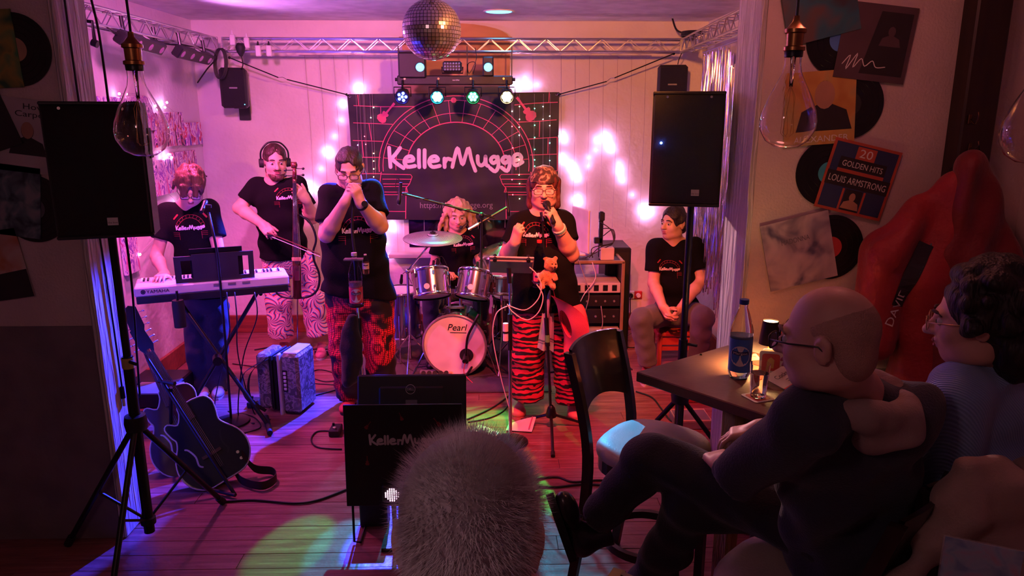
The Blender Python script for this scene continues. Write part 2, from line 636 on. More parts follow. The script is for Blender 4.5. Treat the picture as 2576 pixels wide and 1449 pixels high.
def floor_col(nt, co):
    info = N(nt, 'ShaderNodeObjectInfo')
    mp = N(nt, 'ShaderNodeMapping'); mp.inputs['Scale'].default_value = (.9, 14, 14)
    nt.links.new(co, mp.inputs[0])
    ad = N(nt, 'ShaderNodeVectorMath', operation='ADD')
    nt.links.new(mp.outputs[0], ad.inputs[0]); nt.links.new(info.outputs['Random'], ad.inputs[1])
    nz = N(nt, 'ShaderNodeTexNoise', Scale=3.0, Detail=7.0, Roughness=.65)
    nt.links.new(ad.outputs[0], nz.inputs['Vector'])
    base = ramp(nt, nz.outputs['Fac'], [(.3, (.13, .045, .042)), (.55, (.24, .085, .080)), (.75, (.34, .15, .14))])
    n2 = N(nt, 'ShaderNodeTexNoise', Scale=1.6, Detail=9.0, Roughness=.75)
    nt.links.new(mp.outputs[0], n2.inputs['Vector'])
    worn = ramp(nt, n2.outputs['Fac'], [(.56, (0, 0, 0)), (.66, (1, 1, 1))])
    mx = N(nt, 'ShaderNodeMixRGB'); mx.inputs['Color2'].default_value = (.42, .24, .23, 1)
    sc_ = N(nt, 'ShaderNodeMath', operation='MULTIPLY'); sc_.inputs[1].default_value = .55
    nt.links.new(worn, sc_.inputs[0]); nt.links.new(sc_.outputs[0], mx.inputs['Fac']); nt.links.new(base, mx.inputs['Color1'])
    b = nt.nodes['Principled BSDF']
    rr = ramp(nt, n2.outputs['Fac'], [(.35, (.27, .27, .27)), (.7, (.5, .5, .5))])
    nt.links.new(rr, b.inputs['Roughness'])
    return mx.outputs[0]
board_mat = node_mat('worn_red_floorboard', floor_col, col=(.2, .06, .04), rough=.33, bump=.12, bscale=40)
gap_mat = mat('dark_floor_gap', (.02, .008, .006), .8)

floor = struct(MB().box((-.4, 2.75, -.08), (5.8, 8.3, .12)).build('floor', gap_mat))
PW = .118
bm_len = {}
def board_mesh(L):
    k = round(L, 2)
    if k not in bm_len:
        m = MB().box((0, 0, 0), (k - .002, PW - .0022, .02), bev=.0012)
        me = bpy.data.meshes.new('board')
        me.from_pydata(m.v, [], m.f); me.materials.append(board_mat)
        bm_len[k] = me
    return bm_len[k]
row = 0
y = YB - PW / 2
while y > -1.2:
    x = -3.2 if y < 3.3 else XL
    xe = 2.4 if y < 3.3 else XR
    cut = x + random.choice((1.0, 1.5, 2.0, 2.5, 3.0, 3.5))
    for a, b in ((x, cut), (cut, xe)):
        if b - a < .1: continue
        o = link('board', board_mesh(b - a), board_mat, floor)
        o.location = ((a + b) / 2, y, -.010 + random.uniform(-.0008, .0008) - 0)
    y -= PW
for o in floor.children: o.location = o.location - floor.location

struct(MB().box((-.4, 2.75, CEIL + .06), (5.9, 8.4, .12)).build('ceiling', plaster_smooth))
struct(MB().box((-.36, YB + .08, CEIL / 2 - .01), (4.9, .16, CEIL + .02)).build('wall_back', plaster))
struct(MB().box((XL - .08, (3.53 + YB) / 2, CEIL / 2 - .01), (.16, YB - 3.53, CEIL + .02)).build('wall_left', plaster))
struct(MB().box((XR + .08, (3.6 + YB) / 2, CEIL / 2 - .01), (.16, YB - 3.6, CEIL + .02)).build('wall_right', plaster))
PL, PR = -1.85, 1.17
w = struct(MB().box((-2.6, 3.415, CEIL / 2 - .01), (1.5, .23, CEIL + .02)).build('wall_front_left', pier_paint))
MB().box((-2.6, 3.298, .545), (1.495, .008, 1.09)).build('dado', dado_paint, w)
w = struct(MB().box((1.80, 3.445, CEIL / 2 - .01), (1.26, .29, CEIL + .02)).build('wall_front_right', pier_paint))
MB().box((1.80, 3.298, .425), (1.25, .008, .85)).build('dado', dado_paint, w)
struct(MB().box((-3.26, 1.05, CEIL / 2 - .01), (.12, 4.5, CEIL + .02)).build('wall_side_left', pier_paint))
struct(MB().box((2.46, 1.05, CEIL / 2 - .01), (.12, 4.5, CEIL + .02)).build('wall_side_right', pier_paint))
struct(MB().box((-.4, -1.26, CEIL / 2 - .01), (5.7, .12, CEIL + .02)).build('wall_rear', pier_paint))
struct(MB().box((PL + .012, 3.415, CEIL / 2), (.03, .25, CEIL), bev=.006).build('trim_1', timber_white), 'pale brushed timber lining on left side of stage opening')
struct(MB().box((PR - .012, 3.445, CEIL / 2), (.03, .31, CEIL), bev=.006).build('trim_2', timber_white), 'pale brushed timber lining on right side of stage opening')
struct(MB().box((2.085, 3.24, CEIL / 2), (.15, .11, CEIL), bev=.008).build('trim_3', dark_wood), 'dark stained timber post with coat hooks')
for nm, c, sz in (('baseboard_back', (-.36, YB - .012, .085), (XR - XL, .024, .17)), ('baseboard_left', (XL + .012, 5.15, .085), (.024, 3.2, .17)),
                  ('baseboard_right', (XR - .012, 5.15, .085), (.024, 3.2, .17))):
    struct(MB().box(c, sz, bev=.006).build(nm, red_wood))
# window behind the drummer, mostly hidden by the banner
wf = struct(MB().box((-.31, 6.795, 1.35), (1.06, .02, 1.16), bev=.004).build('window_1', WHITEP))
MB().box((-.31, 6.782, 1.35), (.96, .012, 1.06)).build('pane', mat('dark_window_glass', (.006, .005, .009), .08, coat=.5), wf)
MB().box((-.36, 6.72, .757), (1.22, .16, .035), bev=.006).build('window_sill', mat('stone_sill', (.55, .5, .5), .4), wf)
# arched timber board on the back wall behind the light bar
arch = [(-.47, 0), (.47, 0), (.47, .55)] + [(.47 * math.cos(t), .55 + .13 * math.sin(t)) for t in np.linspace(.08, math.pi - .08, 14)] + [(-.47, .55)]
o = at(1150, 262, Y=6.77)
ply = mat('golden_plywood', (.50, .27, .09), .5, col2=(.40, .20, .06), scale=3, stretch=(1, 1, 5))
t = thing('arched_board', 'golden plywood board with arched top on the back wall above banner', 'board', o)
MB().prism(arch, o + V((0, 0, 0)), (1, 0, 0), (0, 0, 1), .025).build('panel', ply, t)
MB().box(o + V((0, -.04, .555)), (.98, .035, .02)).build('ledge', mat('arch_ledge', (.22, .10, .05), .5), t)
# timber window sill / radiator casing on the right-hand wall
t = thing('column_radiator', 'white fluted radiator on the right wall under foil curtain', 'radiator', (1.80, 4.75, 0))
white_enamel = mat('white_enamel', (.66, .62, .62), .35)
for i in range(12):
    MB().box((1.80, 4.45 + i * .055, .52), (.10, .042, .62), bev=.015).build('fin', white_enamel, t)
for z in (.26, .78):
    MB().cyl((1.80, 4.41, z), (1.80, 5.10, z), .02, n=10).build('header_pipe', white_enamel, t)
MB().cyl((1.80, 4.5, 0), (1.80, 4.5, .25), .012, n=8).build('foot', white_enamel, t)
MB().cyl((1.80, 5.05, 0), (1.80, 5.05, .25), .012, n=8).build('foot', white_enamel, t)
# socket outlets
for i, (px, m, lab) in enumerate(((1586, WHITEP, 'white double wall socket with black plug beside red one'), (1605, mat('red_plastic', (.55, .03, .03), .4), 'red wall socket right of the white one'))):
    o = at(px, 742, Y=6.79)
    t = thing('wall_socket', lab, 'socket', o)
    MB().box(o, (.078, .016, .078), bev=.006).build('plate', m, t)
    MB().cyl(o + V((0, -.008, 0)), o + V((0, -.03, 0)), .021, n=16).build('plug', CABLE if i == 0 else WHITEP, t)

# ---------------------------------------------------------------- trusses
def truss(name, label, a, b, H=.10, D=.10, pitch=.115):
    a, b = V(a), V(b)
    d = unit(b - a); L = (b - a).length
    s = unit(V((0, 0, 1)).cross(d))
    t = thing(name, label, 'truss', (a + b) / 2)
    rails = [V((0, 0, H)), V((0, 0, 0)) + s * D / 2, V((0, 0, 0)) - s * D / 2, V((0, 0, H)) + s * D]
    rails = [s * D / 2 + V((0, 0, H)), -s * D / 2 + V((0, 0, H)), s * D / 2, -s * D / 2]
    for r in rails:
        MB().cyl(a + r, b + r, .0085, n=8).build('chord', ALU, t, smooth=40)
    n = int(L / pitch)
    for p, q in ((0, 2), (1, 3), (2, 3), (0, 1)):
        pts = [a + d * (L * i / n) + (rails[p] if i % 2 else rails[q]) for i in range(n + 1)]
        MB().tube(pts, .0038, n=5).build('lattice', ALU, t)
    for e in (a, b):
        MB().box(e + V((0, 0, H / 2)), (.012, D + .02, H + .02), rz(math.atan2(d.y, d.x))).build('end_plate', ALU, t)
    return t
TB = 2.535
truss('ceiling_truss', 'aluminium lattice truss crossing the back wall behind disco ball', (-2.22, 6.45, TB), (1.60, 6.45, TB))
truss('ceiling_truss', 'aluminium lattice truss along left wall carrying two black light bars', (-2.32, 6.40, TB), (-2.32, 3.75, TB))
truss('ceiling_truss', 'aluminium lattice truss at right above the foil curtain', (1.62, 6.40, TB), (1.47, 3.85, TB))
# ================================================================ hanging light rig
def lens_cluster(t, c, d, col, s, n=7, r=.028, lr=.0105, part='led'):
    """LED lenses on a disc that faces d"""
    x, y, d = frame(d)
    g = glow('%.2f_%.2f_%.2f_%g' % (*col, s), col, s)
    for i in range(n):
        if i == 0: q = V(c)
        else:
            a = 2 * math.pi * i / (n - 1)
            q = V(c) + x * (r * math.cos(a)) + y * (r * math.sin(a))
        MB().ball(q, lr, 8, 6).build(part, g, t, smooth=True)

BAR_Y = 6.30
bc = at(1145, 202, Y=BAR_Y)
bar = thing('light_bar', 'black stage light bar hanging under the truss with four round spotlights', 'stage light', bc)
bl, br = at(1000, 202, Y=BAR_Y).x, at(1290, 202, Y=BAR_Y).x
MB().box(bc, (br - bl, .05, .075), bev=.008).build('housing', BLACK, bar)
for px in (1018, 1103, 1184, 1267):
    p = at(px, 198, Y=BAR_Y - .027)
    MB().cyl(p, p + V((0, -.004, 0)), .009, n=12).build('screw_cap', mat('yellow_cap', (.6, .5, .2), .3, .6), bar)
for px in (1000, 1290):
    p = at(px, 200, Y=BAR_Y)
    sx = 1 if px > 1100 else -1
    MB().cyl(p, p + V((.02 * sx, 0, 0)), .014, n=10).build('end_knob', RUBBER, bar)
for px in (1001, 1040):
    p = at(px, 192, Y=BAR_Y)
    MB().box((p.x, 6.38, (p.z + TB) / 2 + .02), (.008, .025, TB - p.z + .04)).build('hanger_strap', BLACK, bar)
for px in (1175, 1288):
    p = at(px, 192, Y=BAR_Y)
    MB().box((p.x, 6.38, (p.z + TB) / 2 + .02), (.008, .025, TB - p.z + .04)).build('hanger_strap', BLACK, bar)
text('eurolite', .018, at(1147, 203, Y=BAR_Y - .0262), (1, 0, 0), (0, 0, 1), WHITEP, bar)

PARS = [(1012, 243, (.03, .06, 1.0), 40, 'blue'), (1100, 243, (.02, .75, 1.0), 60, 'cyan'),
        (1190, 243, (.02, 1.0, .30), 50, 'green'), (1275, 243, (1.0, .78, .38), 60, 'warm white')]
for i, (px, py, col, es, nm) in enumerate(PARS):
    c = at(px, py, Y=6.22)
    aim = unit(V((0.0, -1.0, -.33)))
    t = thing('par_spotlight', 'round black spotlight glowing %s under the light bar' % nm, 'stage light', c, group='four spotlights of the light bar')
    MB().lathe([(.0, -.10), (.035, -.10), (.055, -.06), (.06, 0), (.06, .025), (.052, .025), (.050, .004), (.0, .004)], c, aim, 24).build('can', BLACK, t, smooth=35)
    MB().box(c - aim * .06, (.085, .06, .09), bev=.01).build('body', BLACK, t)
    MB().tube([c + V((-.068, .02, 0)), c + V((-.068, .02, .075)), c + V((.068, .02, .075)), c + V((.068, .02, 0))], .005, n=6).build('yoke', SATIN, t)
    MB().cyl(c + V((0, .02, .07)), c + V((0, .05, .13)), .008, n=8).build('clamp', SATIN, t)
    lens_cluster(t, c + aim * .008, aim, col, es, 7 if nm != 'blue' else 6, .027 if nm != 'blue' else .03, .017 if nm in ('cyan', 'warm white') else .0125)
# beams of the four spotlights
pc = [at(p[0], p[1], Y=6.15) for p in PARS]
spot('par_blue_light', pc[0] + V((-.05, 0, 0)), (-1.68, 4.0, .25), (.03, .04, 1.0), 3800, 25, .25, .02)
for n_, i_, tg, w_, hd in (('green_left', 2, (735, 1375), 1000, 2.9), ('green_mid', 2, (1212, 1060), 700, 5.2), ('green_right', 2, (1372, 1240), 700, 2.6), ('cyan_left', 1, (862, 1385), 800, 2.8), ('cyan_right', 1, (1440, 1375), 700, 3.6), ('cyan_base', 1, (1255, 1108), 700, 1.3)):
    spot('par_%s_light' % n_, pc[i_], at(*tg, z=0), (.015, 1.0, .12) if i_ == 2 else (.02, .60, 1.0), w_, hd, .3, .02)
spot('par_green_spill_light', pc[2], (.05, 5.5, .9), (.02, 1.0, .15), 90, 24, .9, .03)
spot('par_cyan_spill_light', pc[1], (-.6, 5.3, 1.2), (.02, .60, 1.0), 110, 20, .9, .03)
spot('par_warm_light', pc[3], (1.15, 2.65, .95), (1.0, .48, .50), 330, 11, .6, .03)

# two scanner heads and one effect light standing on the bar
for px, lab in ((1058, 'black box effect light glowing blue at left end of light bar'), (1228, 'black upright effect light glowing blue at right end of light bar')):
    c = at(px, 168, Y=BAR_Y)
    t = thing('effect_light', lab, 'stage light', c)
    if px < 1100: MB().box(c + V((-.065, 0, .01)), (.22, .10, .20), bev=.01).build('case', BLACK, t)
    else: MB().box(c + V((0, 0, 0)), (.09, .10, .155), bev=.01).build('case', BLACK, t)
    MB().lathe([(0, .02), (.022, .016), (.034, 0), (.036, -.01)], c + V((0, -.05, -.008)), (0, -1, -.1), 20).build('lens', glow('scan_blue', (.05, .40, 1.0), 12), t, smooth=True)
    MB().lathe([(.038, .0), (.044, .004), (.044, -.012), (.038, -.012)], c + V((0, -.05, -.008)), (0, -1, -.1), 20).build('lens_ring', SATIN, t, smooth=True)
spot('scanner_left_light', at(1058, 170, Y=6.2), (-.84, 4.98, 1.48), (.02, .60, 1.0), 300, 6, .35, .03)
spot('scanner_right_light', at(1228, 166, Y=6.2), at(1445, 1330, z=0), (.02, .60, 1.0), 260, 4, .35, .02)
spot('scanner_left_seat_light', at(1058, 170, Y=6.2), at(1565, 1085, z=.70), (.02, .45, 1.0), 1300, 2.0, .15, .015)
c = at(1138, 168, Y=BAR_Y)
t = thing('derby_light', 'small black effect light with many small lenses on the light bar', 'stage light', c)
MB().box(c, (.155, .09, .085), bev=.012).build('case', BLACK, t)
MB().tube([c + V((-.085, 0, 0)), c + V((-.085, 0, -.05)), c + V((.085, 0, -.05)), c + V((.085, 0, 0))], .006).build('bracket', SATIN, t)
dm = mat('small_lens', (.3, .3, .38), .1, .6, emit=(.5, .2, .5), estr=.25)
for i in range(6):
    for k in range(3):
        MB().ball(c + V((-.058 + i * .023, -.046, -.024 + k * .024)), (.008, .006, .008), 8, 6).build('lens', dm, t, smooth=True)
# safety cord
o = MB().tube(smooth_path([at(1195, 120, Y=6.4), at(1198, 150, Y=6.36), at(1180, 185, Y=6.34), at(1178, 160, Y=6.34), at(1196, 158, Y=6.34), at(1190, 186, Y=6.32)], 5), .003, n=5).build('safety_cable', SATIN)
tag(o, 'thin dark safety cable looped between truss and light bar', 'cable')

# ---------------------------------------------------------------- disco ball
dc = at(1086, 75, Y=4.0)
R = .150
t = thing('disco_ball', 'mirrored disco ball hanging from the ceiling in front of stage', 'disco ball', dc)
MB().ball(dc, R * .985, 48, 32).build('core', mat('disco_core', (.05, .045, .05), .6), t, smooth=True)
mb = MB()
rows = 25
for i in range(rows):
    ph = math.pi * (i + .5) / rows
    n = max(4, int(round(2 * math.pi * math.sin(ph) * R / (math.pi * R / rows))))
    hw = math.pi * R / rows * .44
    for k in range(n):
        a = 2 * math.pi * (k + .5 * (i % 2)) / n
        nr = V((math.sin(ph) * math.cos(a), math.sin(ph) * math.sin(a), math.cos(ph)))
        e = V((-math.sin(a), math.cos(a), 0)); u = nr.cross(e)
        nr2 = unit(nr + e * random.uniform(-.012, .012) + u * random.uniform(-.012, .012))
        e2 = unit(e - nr2 * e.dot(nr2)); u2 = nr2.cross(e2)
        q = dc + nr * (R + .0008)
        mb.add([q - e2 * hw - u2 * hw, q + e2 * hw - u2 * hw, q + e2 * hw + u2 * hw, q - e2 * hw + u2 * hw], [(0, 1, 2, 3)])
mb.build('mirror_tiles', mat('mirror', (.86, .86, .88), .22, .85), t, kind='stuff')
MB().cyl(dc + V((0, 0, R)), dc + V((0, 0, R + .035)), .028, .02, n=16).build('hanger_cap', BRASS, t)
MB().cyl(dc + V((0, 0, R + .03)), V((dc.x, dc.y, CEIL)), .004, n=8).build('chain', SATIN, t)
MB().cyl(V((dc.x, dc.y, CEIL - .05)), V((dc.x, dc.y, CEIL)), .04, n=16).build('motor', SATIN, t)
# ceiling downlight
c = at(1255, 28, z=CEIL)
t = thing('ceiling_downlight', 'round recessed downlight glowing pale blue in the ceiling', 'ceiling light', c)
MB().lathe([(.10, 0), (.115, -.004), (.125, -.010), (.125, 0)], c, (0, 0, 1), 32).build('trim_ring', WHITEP, t, smooth=True)
MB().disc(c + V((0, 0, -.004)), .10, n=32, th=.006).build('diffuser', glow('down_blue', (.10, .50, 1.0), 5), t)
spot('downlight_light', c + V((0, 0, -.03)), c + V((0, .02, -2)), (.15, .4, 1.0), 16, 75, 1.0, .08)

# ---------------------------------------------------------------- banner
BY = 6.69
def bn(cx, cy): return (cx, cy)
kx = 580 / 1910.0
def bxy(cx, cy):
    p = at(860 + cx * kx, 220 + cy * kx, Y=BY)
    return (p.x, p.z)
ban_o = V((0, BY, 0))
BU, BV = V((1, 0, 0)), V((0, 0, 1))
corners = [bxy(40, 55), bxy(1803, 38), bxy(1785, 1100), bxy(120, 1098)]
t = thing('band_banner', 'black cloth band banner with pink brick arch print on back wall', 'banner', (-.35, BY, 1.1))
cloth = mat('black_banner_cloth', (.016, .014, .018), .55, bump=.3, bscale=9, sheen=.1)
# cloth with soft folds
mb = MB(); nx, nz = 60, 36
tl, tr, brr, bll = [np.array(c) for c in corners]
def wob(x, z): return .006 * math.sin(7 * x + 2 * z) + .004 * math.sin(17 * z - 5 * x) + .003 * math.sin(31 * x + 11 * z)
vs = []
for j in range(nz + 1):
    for i in range(nx + 1):
        u_, v_ = i / nx, j / nz
        p = (tl * (1 - u_) + tr * u_) * (1 - v_) + (bll * (1 - u_) + brr * u_) * v_
        vs.append((p[0], BY + .012 + wob(p[0], p[1]), p[1]))
fs = [(j * (nx + 1) + i, (j + 1) * (nx + 1) + i, (j + 1) * (nx + 1) + i + 1, j * (nx + 1) + i + 1) for j in range(nz) for i in range(nx)]
n0 = len(vs)
mb.add(vs, fs)
mb.add([(p[0], p[1] + .004, p[2]) for p in vs], [f[::-1] for f in fs])
ban = mb.build('cloth', cloth, t, smooth=True)
pink = mat('pink_print', (.78, .10, .20), .6)
white_print = mat('white_print', (.80, .72, .74), .6)
grey_print = mat('grey_print', (.25, .24, .24), .6)
def print_on(mb2, name, m, parent, lift=.0022):
    """lay a flat print onto the folded cloth"""
    v2 = [(p[0], BY + .012 + wob(p[0], p[2]) - lift, p[2]) for p in mb2.v]
    b = MB(); b.add(v2, mb2.f)
    return b.build(name, m, parent)
def subdiv(pts, step=.03):
    out = [pts[0]]
    for a, b in zip(pts, pts[1:]):
        n = max(1, int(math.hypot(b[0] - a[0], b[1] - a[1]) / step))
        out += [(a[0] + (b[0] - a[0]) * k / n, a[1] + (b[1] - a[1]) * k / n) for k in range(1, n + 1)]
    return out
def bline(lst, w=.0065, parent=None, name='brick_line', m=None, smooth=False):
    b = MB()
    for st in lst:
        p = [bxy(*q) for q in (smooth_path(st, 8) if smooth else st)]
        b.ribbon(subdiv(p), w, ban_o, BU, BV, cap=False)
    return print_on(b, name, m or pink, t)
bricks = [[(95, 150), (335, 160), (600, 158)], [(130, 60), (138, 150)], [(320, 160), (322, 225)], [(90, 293), (420, 305)], [(222, 300), (245, 438)],
          [(88, 440), (340, 447)], [(165, 445), (177, 580)], [(160, 580), (318, 580)], [(160, 715), (320, 715)],
          [(1430, 145), (1600, 130), (1790, 122)], [(1720, 38), (1716, 122)], [(1450, 288), (1600, 282), (1780, 268)], [(1640, 280), (1636, 410)],
          [(1540, 428), (1785, 412)], [(1710, 415), (1708, 550)], [(1560, 560), (1785, 553)], [(1580, 700), (1785, 692)], [(1785, 412), (1785, 690)]]
for st in bricks: bline([st])
cxA, cyA = 945, 640
def arcp(rx, ry, a0, a1, n=40): return [(cxA + rx * math.cos(t_), cyA - ry * math.sin(t_)) for t_ in np.linspace(a0, a1, n)]
for rx, ry, w in ((640, 572, .0075), (606, 535, .0060), (500, 428, .006), (408, 352, .0095)):
    a = arcp(rx, ry, math.radians(-6), math.radians(186))
    bline([a], w, name='arch_line')
for dg_ in range(0, 181, 13):
    c_, s_ = math.cos(math.radians(dg_ + 5)), math.sin(math.radians(dg_ + 5))
    bline([[(cxA + 408 * c_, cyA - 352 * s_), (cxA + 606 * c_, cyA - 535 * s_)]], .005, name='arch_joint')
for sg in (1, -1):
    f = lambda x: x if sg > 0 else 1890 - x
    bline([[(f(325), 718), (f(570), 722), (f(582), 740), (f(560), 800), (f(535), 830), (f(545), 870)]], .006, name='capital_line')
    for yy, xa, xb in ((760, 335, 575), (800, 340, 560), (822, 345, 540), (868, 350, 540), (890, 350, 535), (1028, 385, 530)):
        bline([[(f(xa), yy), (f(xb), yy)]], .0055, name='capital_line')
    bline([[(f(530), 830), (f(528), 1090)]], .007, name='capital_line')
    bline([[(f(325), 700), (f(312), 800), (f(320), 900)]], .006, name='capital_line')
# band name and web address
b = MB()
for st in band_strokes():
    p = [bxy(935 + q[0] * 1140, 595 - q[1] * 1140) for q in st]
    b.ribbon(p, .0115 if False else .0125 * 1.0, ban_o, BU, BV)
b2 = MB()
for st in band_strokes():
    p = [bxy(935 + q[0] * 1140, 595 - q[1] * 1140) for q in st]
    b2.ribbon(subdiv(p, .02), .0345 if len(st) < 30 else .033, ban_o, BU, BV)
print_on(b2, 'band_name', white_print, t, .0034)
xa, za = bxy(948, 998)
mbt = text('https://kellermugge.org', .075, V((xa, BY, za)), BU, BV, None, None, width=.66)
print_on(mbt, 'web_address', grey_print, t, .003)
# printed guitars
gt = [(0, .0), (.05, .01), (.075, .05), (.06, .09), (.035, .11), (.05, .135), (.045, .16), (.015, .165), (.010, .30), (.018, .34), (-.018, .34), (-.010, .30), (-.015, .165), (-.045, .16), (-.05, .135), (-.035, .11), (-.06, .09), (-.075, .05), (-.05, .01)]
for (cx, cy, ang, k) in ((330, 255, -42, .62), (1565, 235, 38, .72)):
    c = bxy(cx, cy); a = math.radians(ang)
    b = MB()
    ol = [(c[0] + k * (x * math.cos(a) - (y_ - .08) * math.sin(a) * -1 if False else c[0] * 0 + 0), 0) for x, y_ in []]
    ol = [(c[0] + k * (x * math.cos(a) + (y_ - .06) * math.sin(-a)), c[1] + k * (x * math.sin(a) + (y_ - .06) * math.cos(a))) for x, y_ in gt]
    b.add([(p[0], BY, p[1]) for p in ol] + [(c[0], BY, c[1])], [(i, (i + 1) % len(ol), len(ol)) for i in range(len(ol))])
    print_on(b, 'printed_guitar', pink, t, .004)
c = bxy(925, 105); b = MB()
b.add([(c[0] + .024 * math.cos(a), BY, c[1] + .024 * math.sin(a)) for a in np.linspace(0, 6.28, 19)[:-1]], [tuple(range(18))])
print_on(b, 'printed_drum', pink, t, .004)
for q in (corners[0], corners[1]):
    sx = 1 if q[0] < 0 else -1
    p = V((q[0] + .025 * sx, BY + .006, q[1] - .02))
    MB().lathe([(.006, 0), (.011, .002), (.012, -.002), (.006, -.002)], p, (0, -1, 0), 14).build('eyelet', CHROME, t)
# bungee cords from banner to trusses
for side, a, m1, m2, b_ in (('left', (872, 238), (722, 200), (700, 195), (577, 145)), ('right', (1408, 237), (1526, 205), (1546, 196), (1695, 135))):
    A, B = at(*a, Y=6.68), at(*b_, Y=6.46)
    M1, M2 = at(*m1, Y=6.60), at(*m2, Y=6.58)
    t2 = thing('bungee_cord', 'black elastic cord with hooks from banner corner to %s truss' % side, 'cord', B)
    MB().tube([A, M1], .0055, n=6).build('cord', CABLE, t2)
    MB().tube([M2, B], .0055, n=6).build('cord', CABLE, t2)
    MB().tube([M1, (M1 + M2) / 2 + V((0, 0, .012)), M2], .003, n=6).build('hook', CHROME, t2)
    for p in (A, B): MB().ball(p, .012, 8, 6).build('hook_end', SATIN, t2)

# ---------------------------------------------------------------- fairy lights
t = thing('fairy_light_curtain', 'curtain of pinkish white fairy lights on the back wall around banner', 'fairy lights', (0.3, 6.76, 2.53))
wire = mat('clear_wire', (.45, .35, .38), .3)
gw = glow('fairy', (1.0, .42, .92), 75)
def bulb(p, r, g, parent, name='bulb'):
    MB().ball(p, r, 8, 6).build(name, g, parent, smooth=True)
def cluster(px, py, n, spread, Y=6.765, par=None, g=None, r=.0075):
    for i in range(n):
        a = i * 2.4; q = spread * math.sqrt(i / max(n, 1))
        bulb(at(px + q * math.cos(a), py + q * math.sin(a), Y=Y), r, g or gw, par or t)
MB().tube([V((-1.7, 6.77, 2.53)), V((1.4, 6.77, 2.53))], .003, n=5).build('header_cord', wire, t)
for i in range(25):
    x = -1.65 + i * .125
    if -1.2 < x < .5 and i % 2: continue
    MB().tube([V((x, 6.77, 2.53)), V((x + .01, 6.775, 1.9)), V((x, 6.775, 1.0 if x > 0 else .75))], .0016, n=4).build('strand', wire, t)
for px, py, n, sp in ((903, 222, 5, 8), (862, 262, 3, 5), (857, 302, 1, 0), (840, 343, 1, 0), (825, 384, 5, 9), (806, 426, 1, 0), (770, 472, 6, 14), (800, 478, 2, 8),
                      (960, 600, 4, 20), (985, 570, 4, 12), (985, 640, 2, 14), (1322, 195, 1, 0), (1300, 216, 5, 12), (1330, 214, 2, 6), (1352, 213, 1, 0), (1416, 345, 5, 12), (1415, 400, 4, 9),
                      (1440, 420, 4, 10), (1450, 445, 4, 9), (1455, 505, 5, 14), (1440, 560, 4, 14), (1446, 600, 2, 8), (1521, 336, 1, 0), (1505, 352, 2, 5), (1530, 350, 3, 6), (1536, 372, 4, 9), (1500, 378, 1, 0),
                      (1482, 397, 1, 0), (1480, 417, 1, 0), (1559, 411, 1, 0), (1562, 431, 3, 7), (1568, 452, 2, 5), (1592, 491, 1, 0), (1625, 533, 9, 17), (1650, 508, 2, 3)):
    cluster(px, py, n, sp)
gm = glow('fairy_magenta', (1.0, .05, .9), 80)
for px, py in ((1535, 626), (1533, 646)): cluster(px, py, 1, 0, g=gm)
t = thing('colour_light_string', 'string of tiny multicoloured lights hanging over the banner', 'fairy lights', (-.35, 6.66, 2.2))
cols = {'w': (1, .85, .7), 'r': (1, .05, .08), 'g': (.05, 1, .4), 'p': (.8, .2, 1), 'y': (1, .6, .2), 'c': (.1, .8, .8)}
pts = [(940, 270, 'w'), (933, 296, 'w'), (917, 343, 'r'), (920, 363, 'r'), (900, 365, 'p'), (899, 388, 'p'), (940, 386, 'y'), (940, 405, 'y'), (940, 425, 'y'), (940, 445, 'y'), (908, 425, 'r'),
       (1288, 280, 'w'), (1307, 268, 'y'), (1307, 300, 'y'), (1306, 320, 'y'), (1306, 340, 'w'), (1306, 402, 'y'), (1288, 318, 'r'), (1290, 372, 'r'), (1288, 452, 'r'), (1307, 462, 'y'), (1306, 440, 'y'), (1345, 273, 'g'), (1345, 315, 'g'), (1345, 346, 'g'),
       (1345, 376, 'g'), (1345, 402, 'g'), (1345, 418, 'g'), (1366, 268, 'w'), (1366, 300, 'w'), (1383, 292, 'w'), (1383, 316, 'w'), (1383, 360, 'c'), (1383, 404, 'c'), (1290, 490, 'r'), (1307, 500, 'y')]
for px, py, c in pts:
    bulb(at(px, py, Y=6.668), .0042, glow('tiny_' + c, cols[c], 40), t)
for x in sorted(set(round(at(p[0], 300, Y=6.675).x, 2) for p in pts)):
    MB().tube([V((x, 6.675, 2.2)), V((x, 6.672, 1.5))], .0012, n=4).build('strand', wire, t)

# ---------------------------------------------------------------- left truss: light bars, plugs, cables
def led_bar(p, q, lab):
    p, q = V(p), V(q)
    c = (p + q) / 2
    d = unit(q - p); L = (q - p).length
    t = thing('led_bar_light', lab, 'stage light', c)
    nrm = unit(V((1, .25, -.75)) - d * d.dot(V((1, .25, -.75))))
    s = d.cross(nrm)
    R = rot_from(d, s, nrm)
    MB().box(c, (L, .085, .06), R, bev=.008).build('housing', BLACK, t)
    for k in (-.42, -.14, .14, .42):
        MB().lathe([(0, .006), (.02, .004), (.026, -.002)], c + d * (L * k) + nrm * .031, nrm, 14).build('lens', mat('lens_pink', (.2, .05, .15), .1, emit=(1, .2, .75), estr=.15), t, smooth=True)
    for k in (-.38, .38):
        MB().cyl(c + d * (L * k) + V((0, 0, .0)), c + d * (L * k) + V((-.01, 0, .13)), .012, n=8).build('clamp', SATIN, t)
    MB().box(c + s * -.045 + d * .02, (.05, .002, .028), R).build('sticker', WHITEP, t)
    return c, nrm
a1, n1 = led_bar(at(300, 92, Y=4.75), at(405, 122, Y=5.35), 'black light bar under left truss nearest the room')
a2, n2 = led_bar(at(445, 128, Y=5.5), at(525, 148, Y=6.1), 'black light bar under left truss near the corner')
spot('led_bar_near_light', a1 + n1 * .06, (-1.3, 5.6, .2), (1.0, .09, .45), 330, 55, .8, .06)
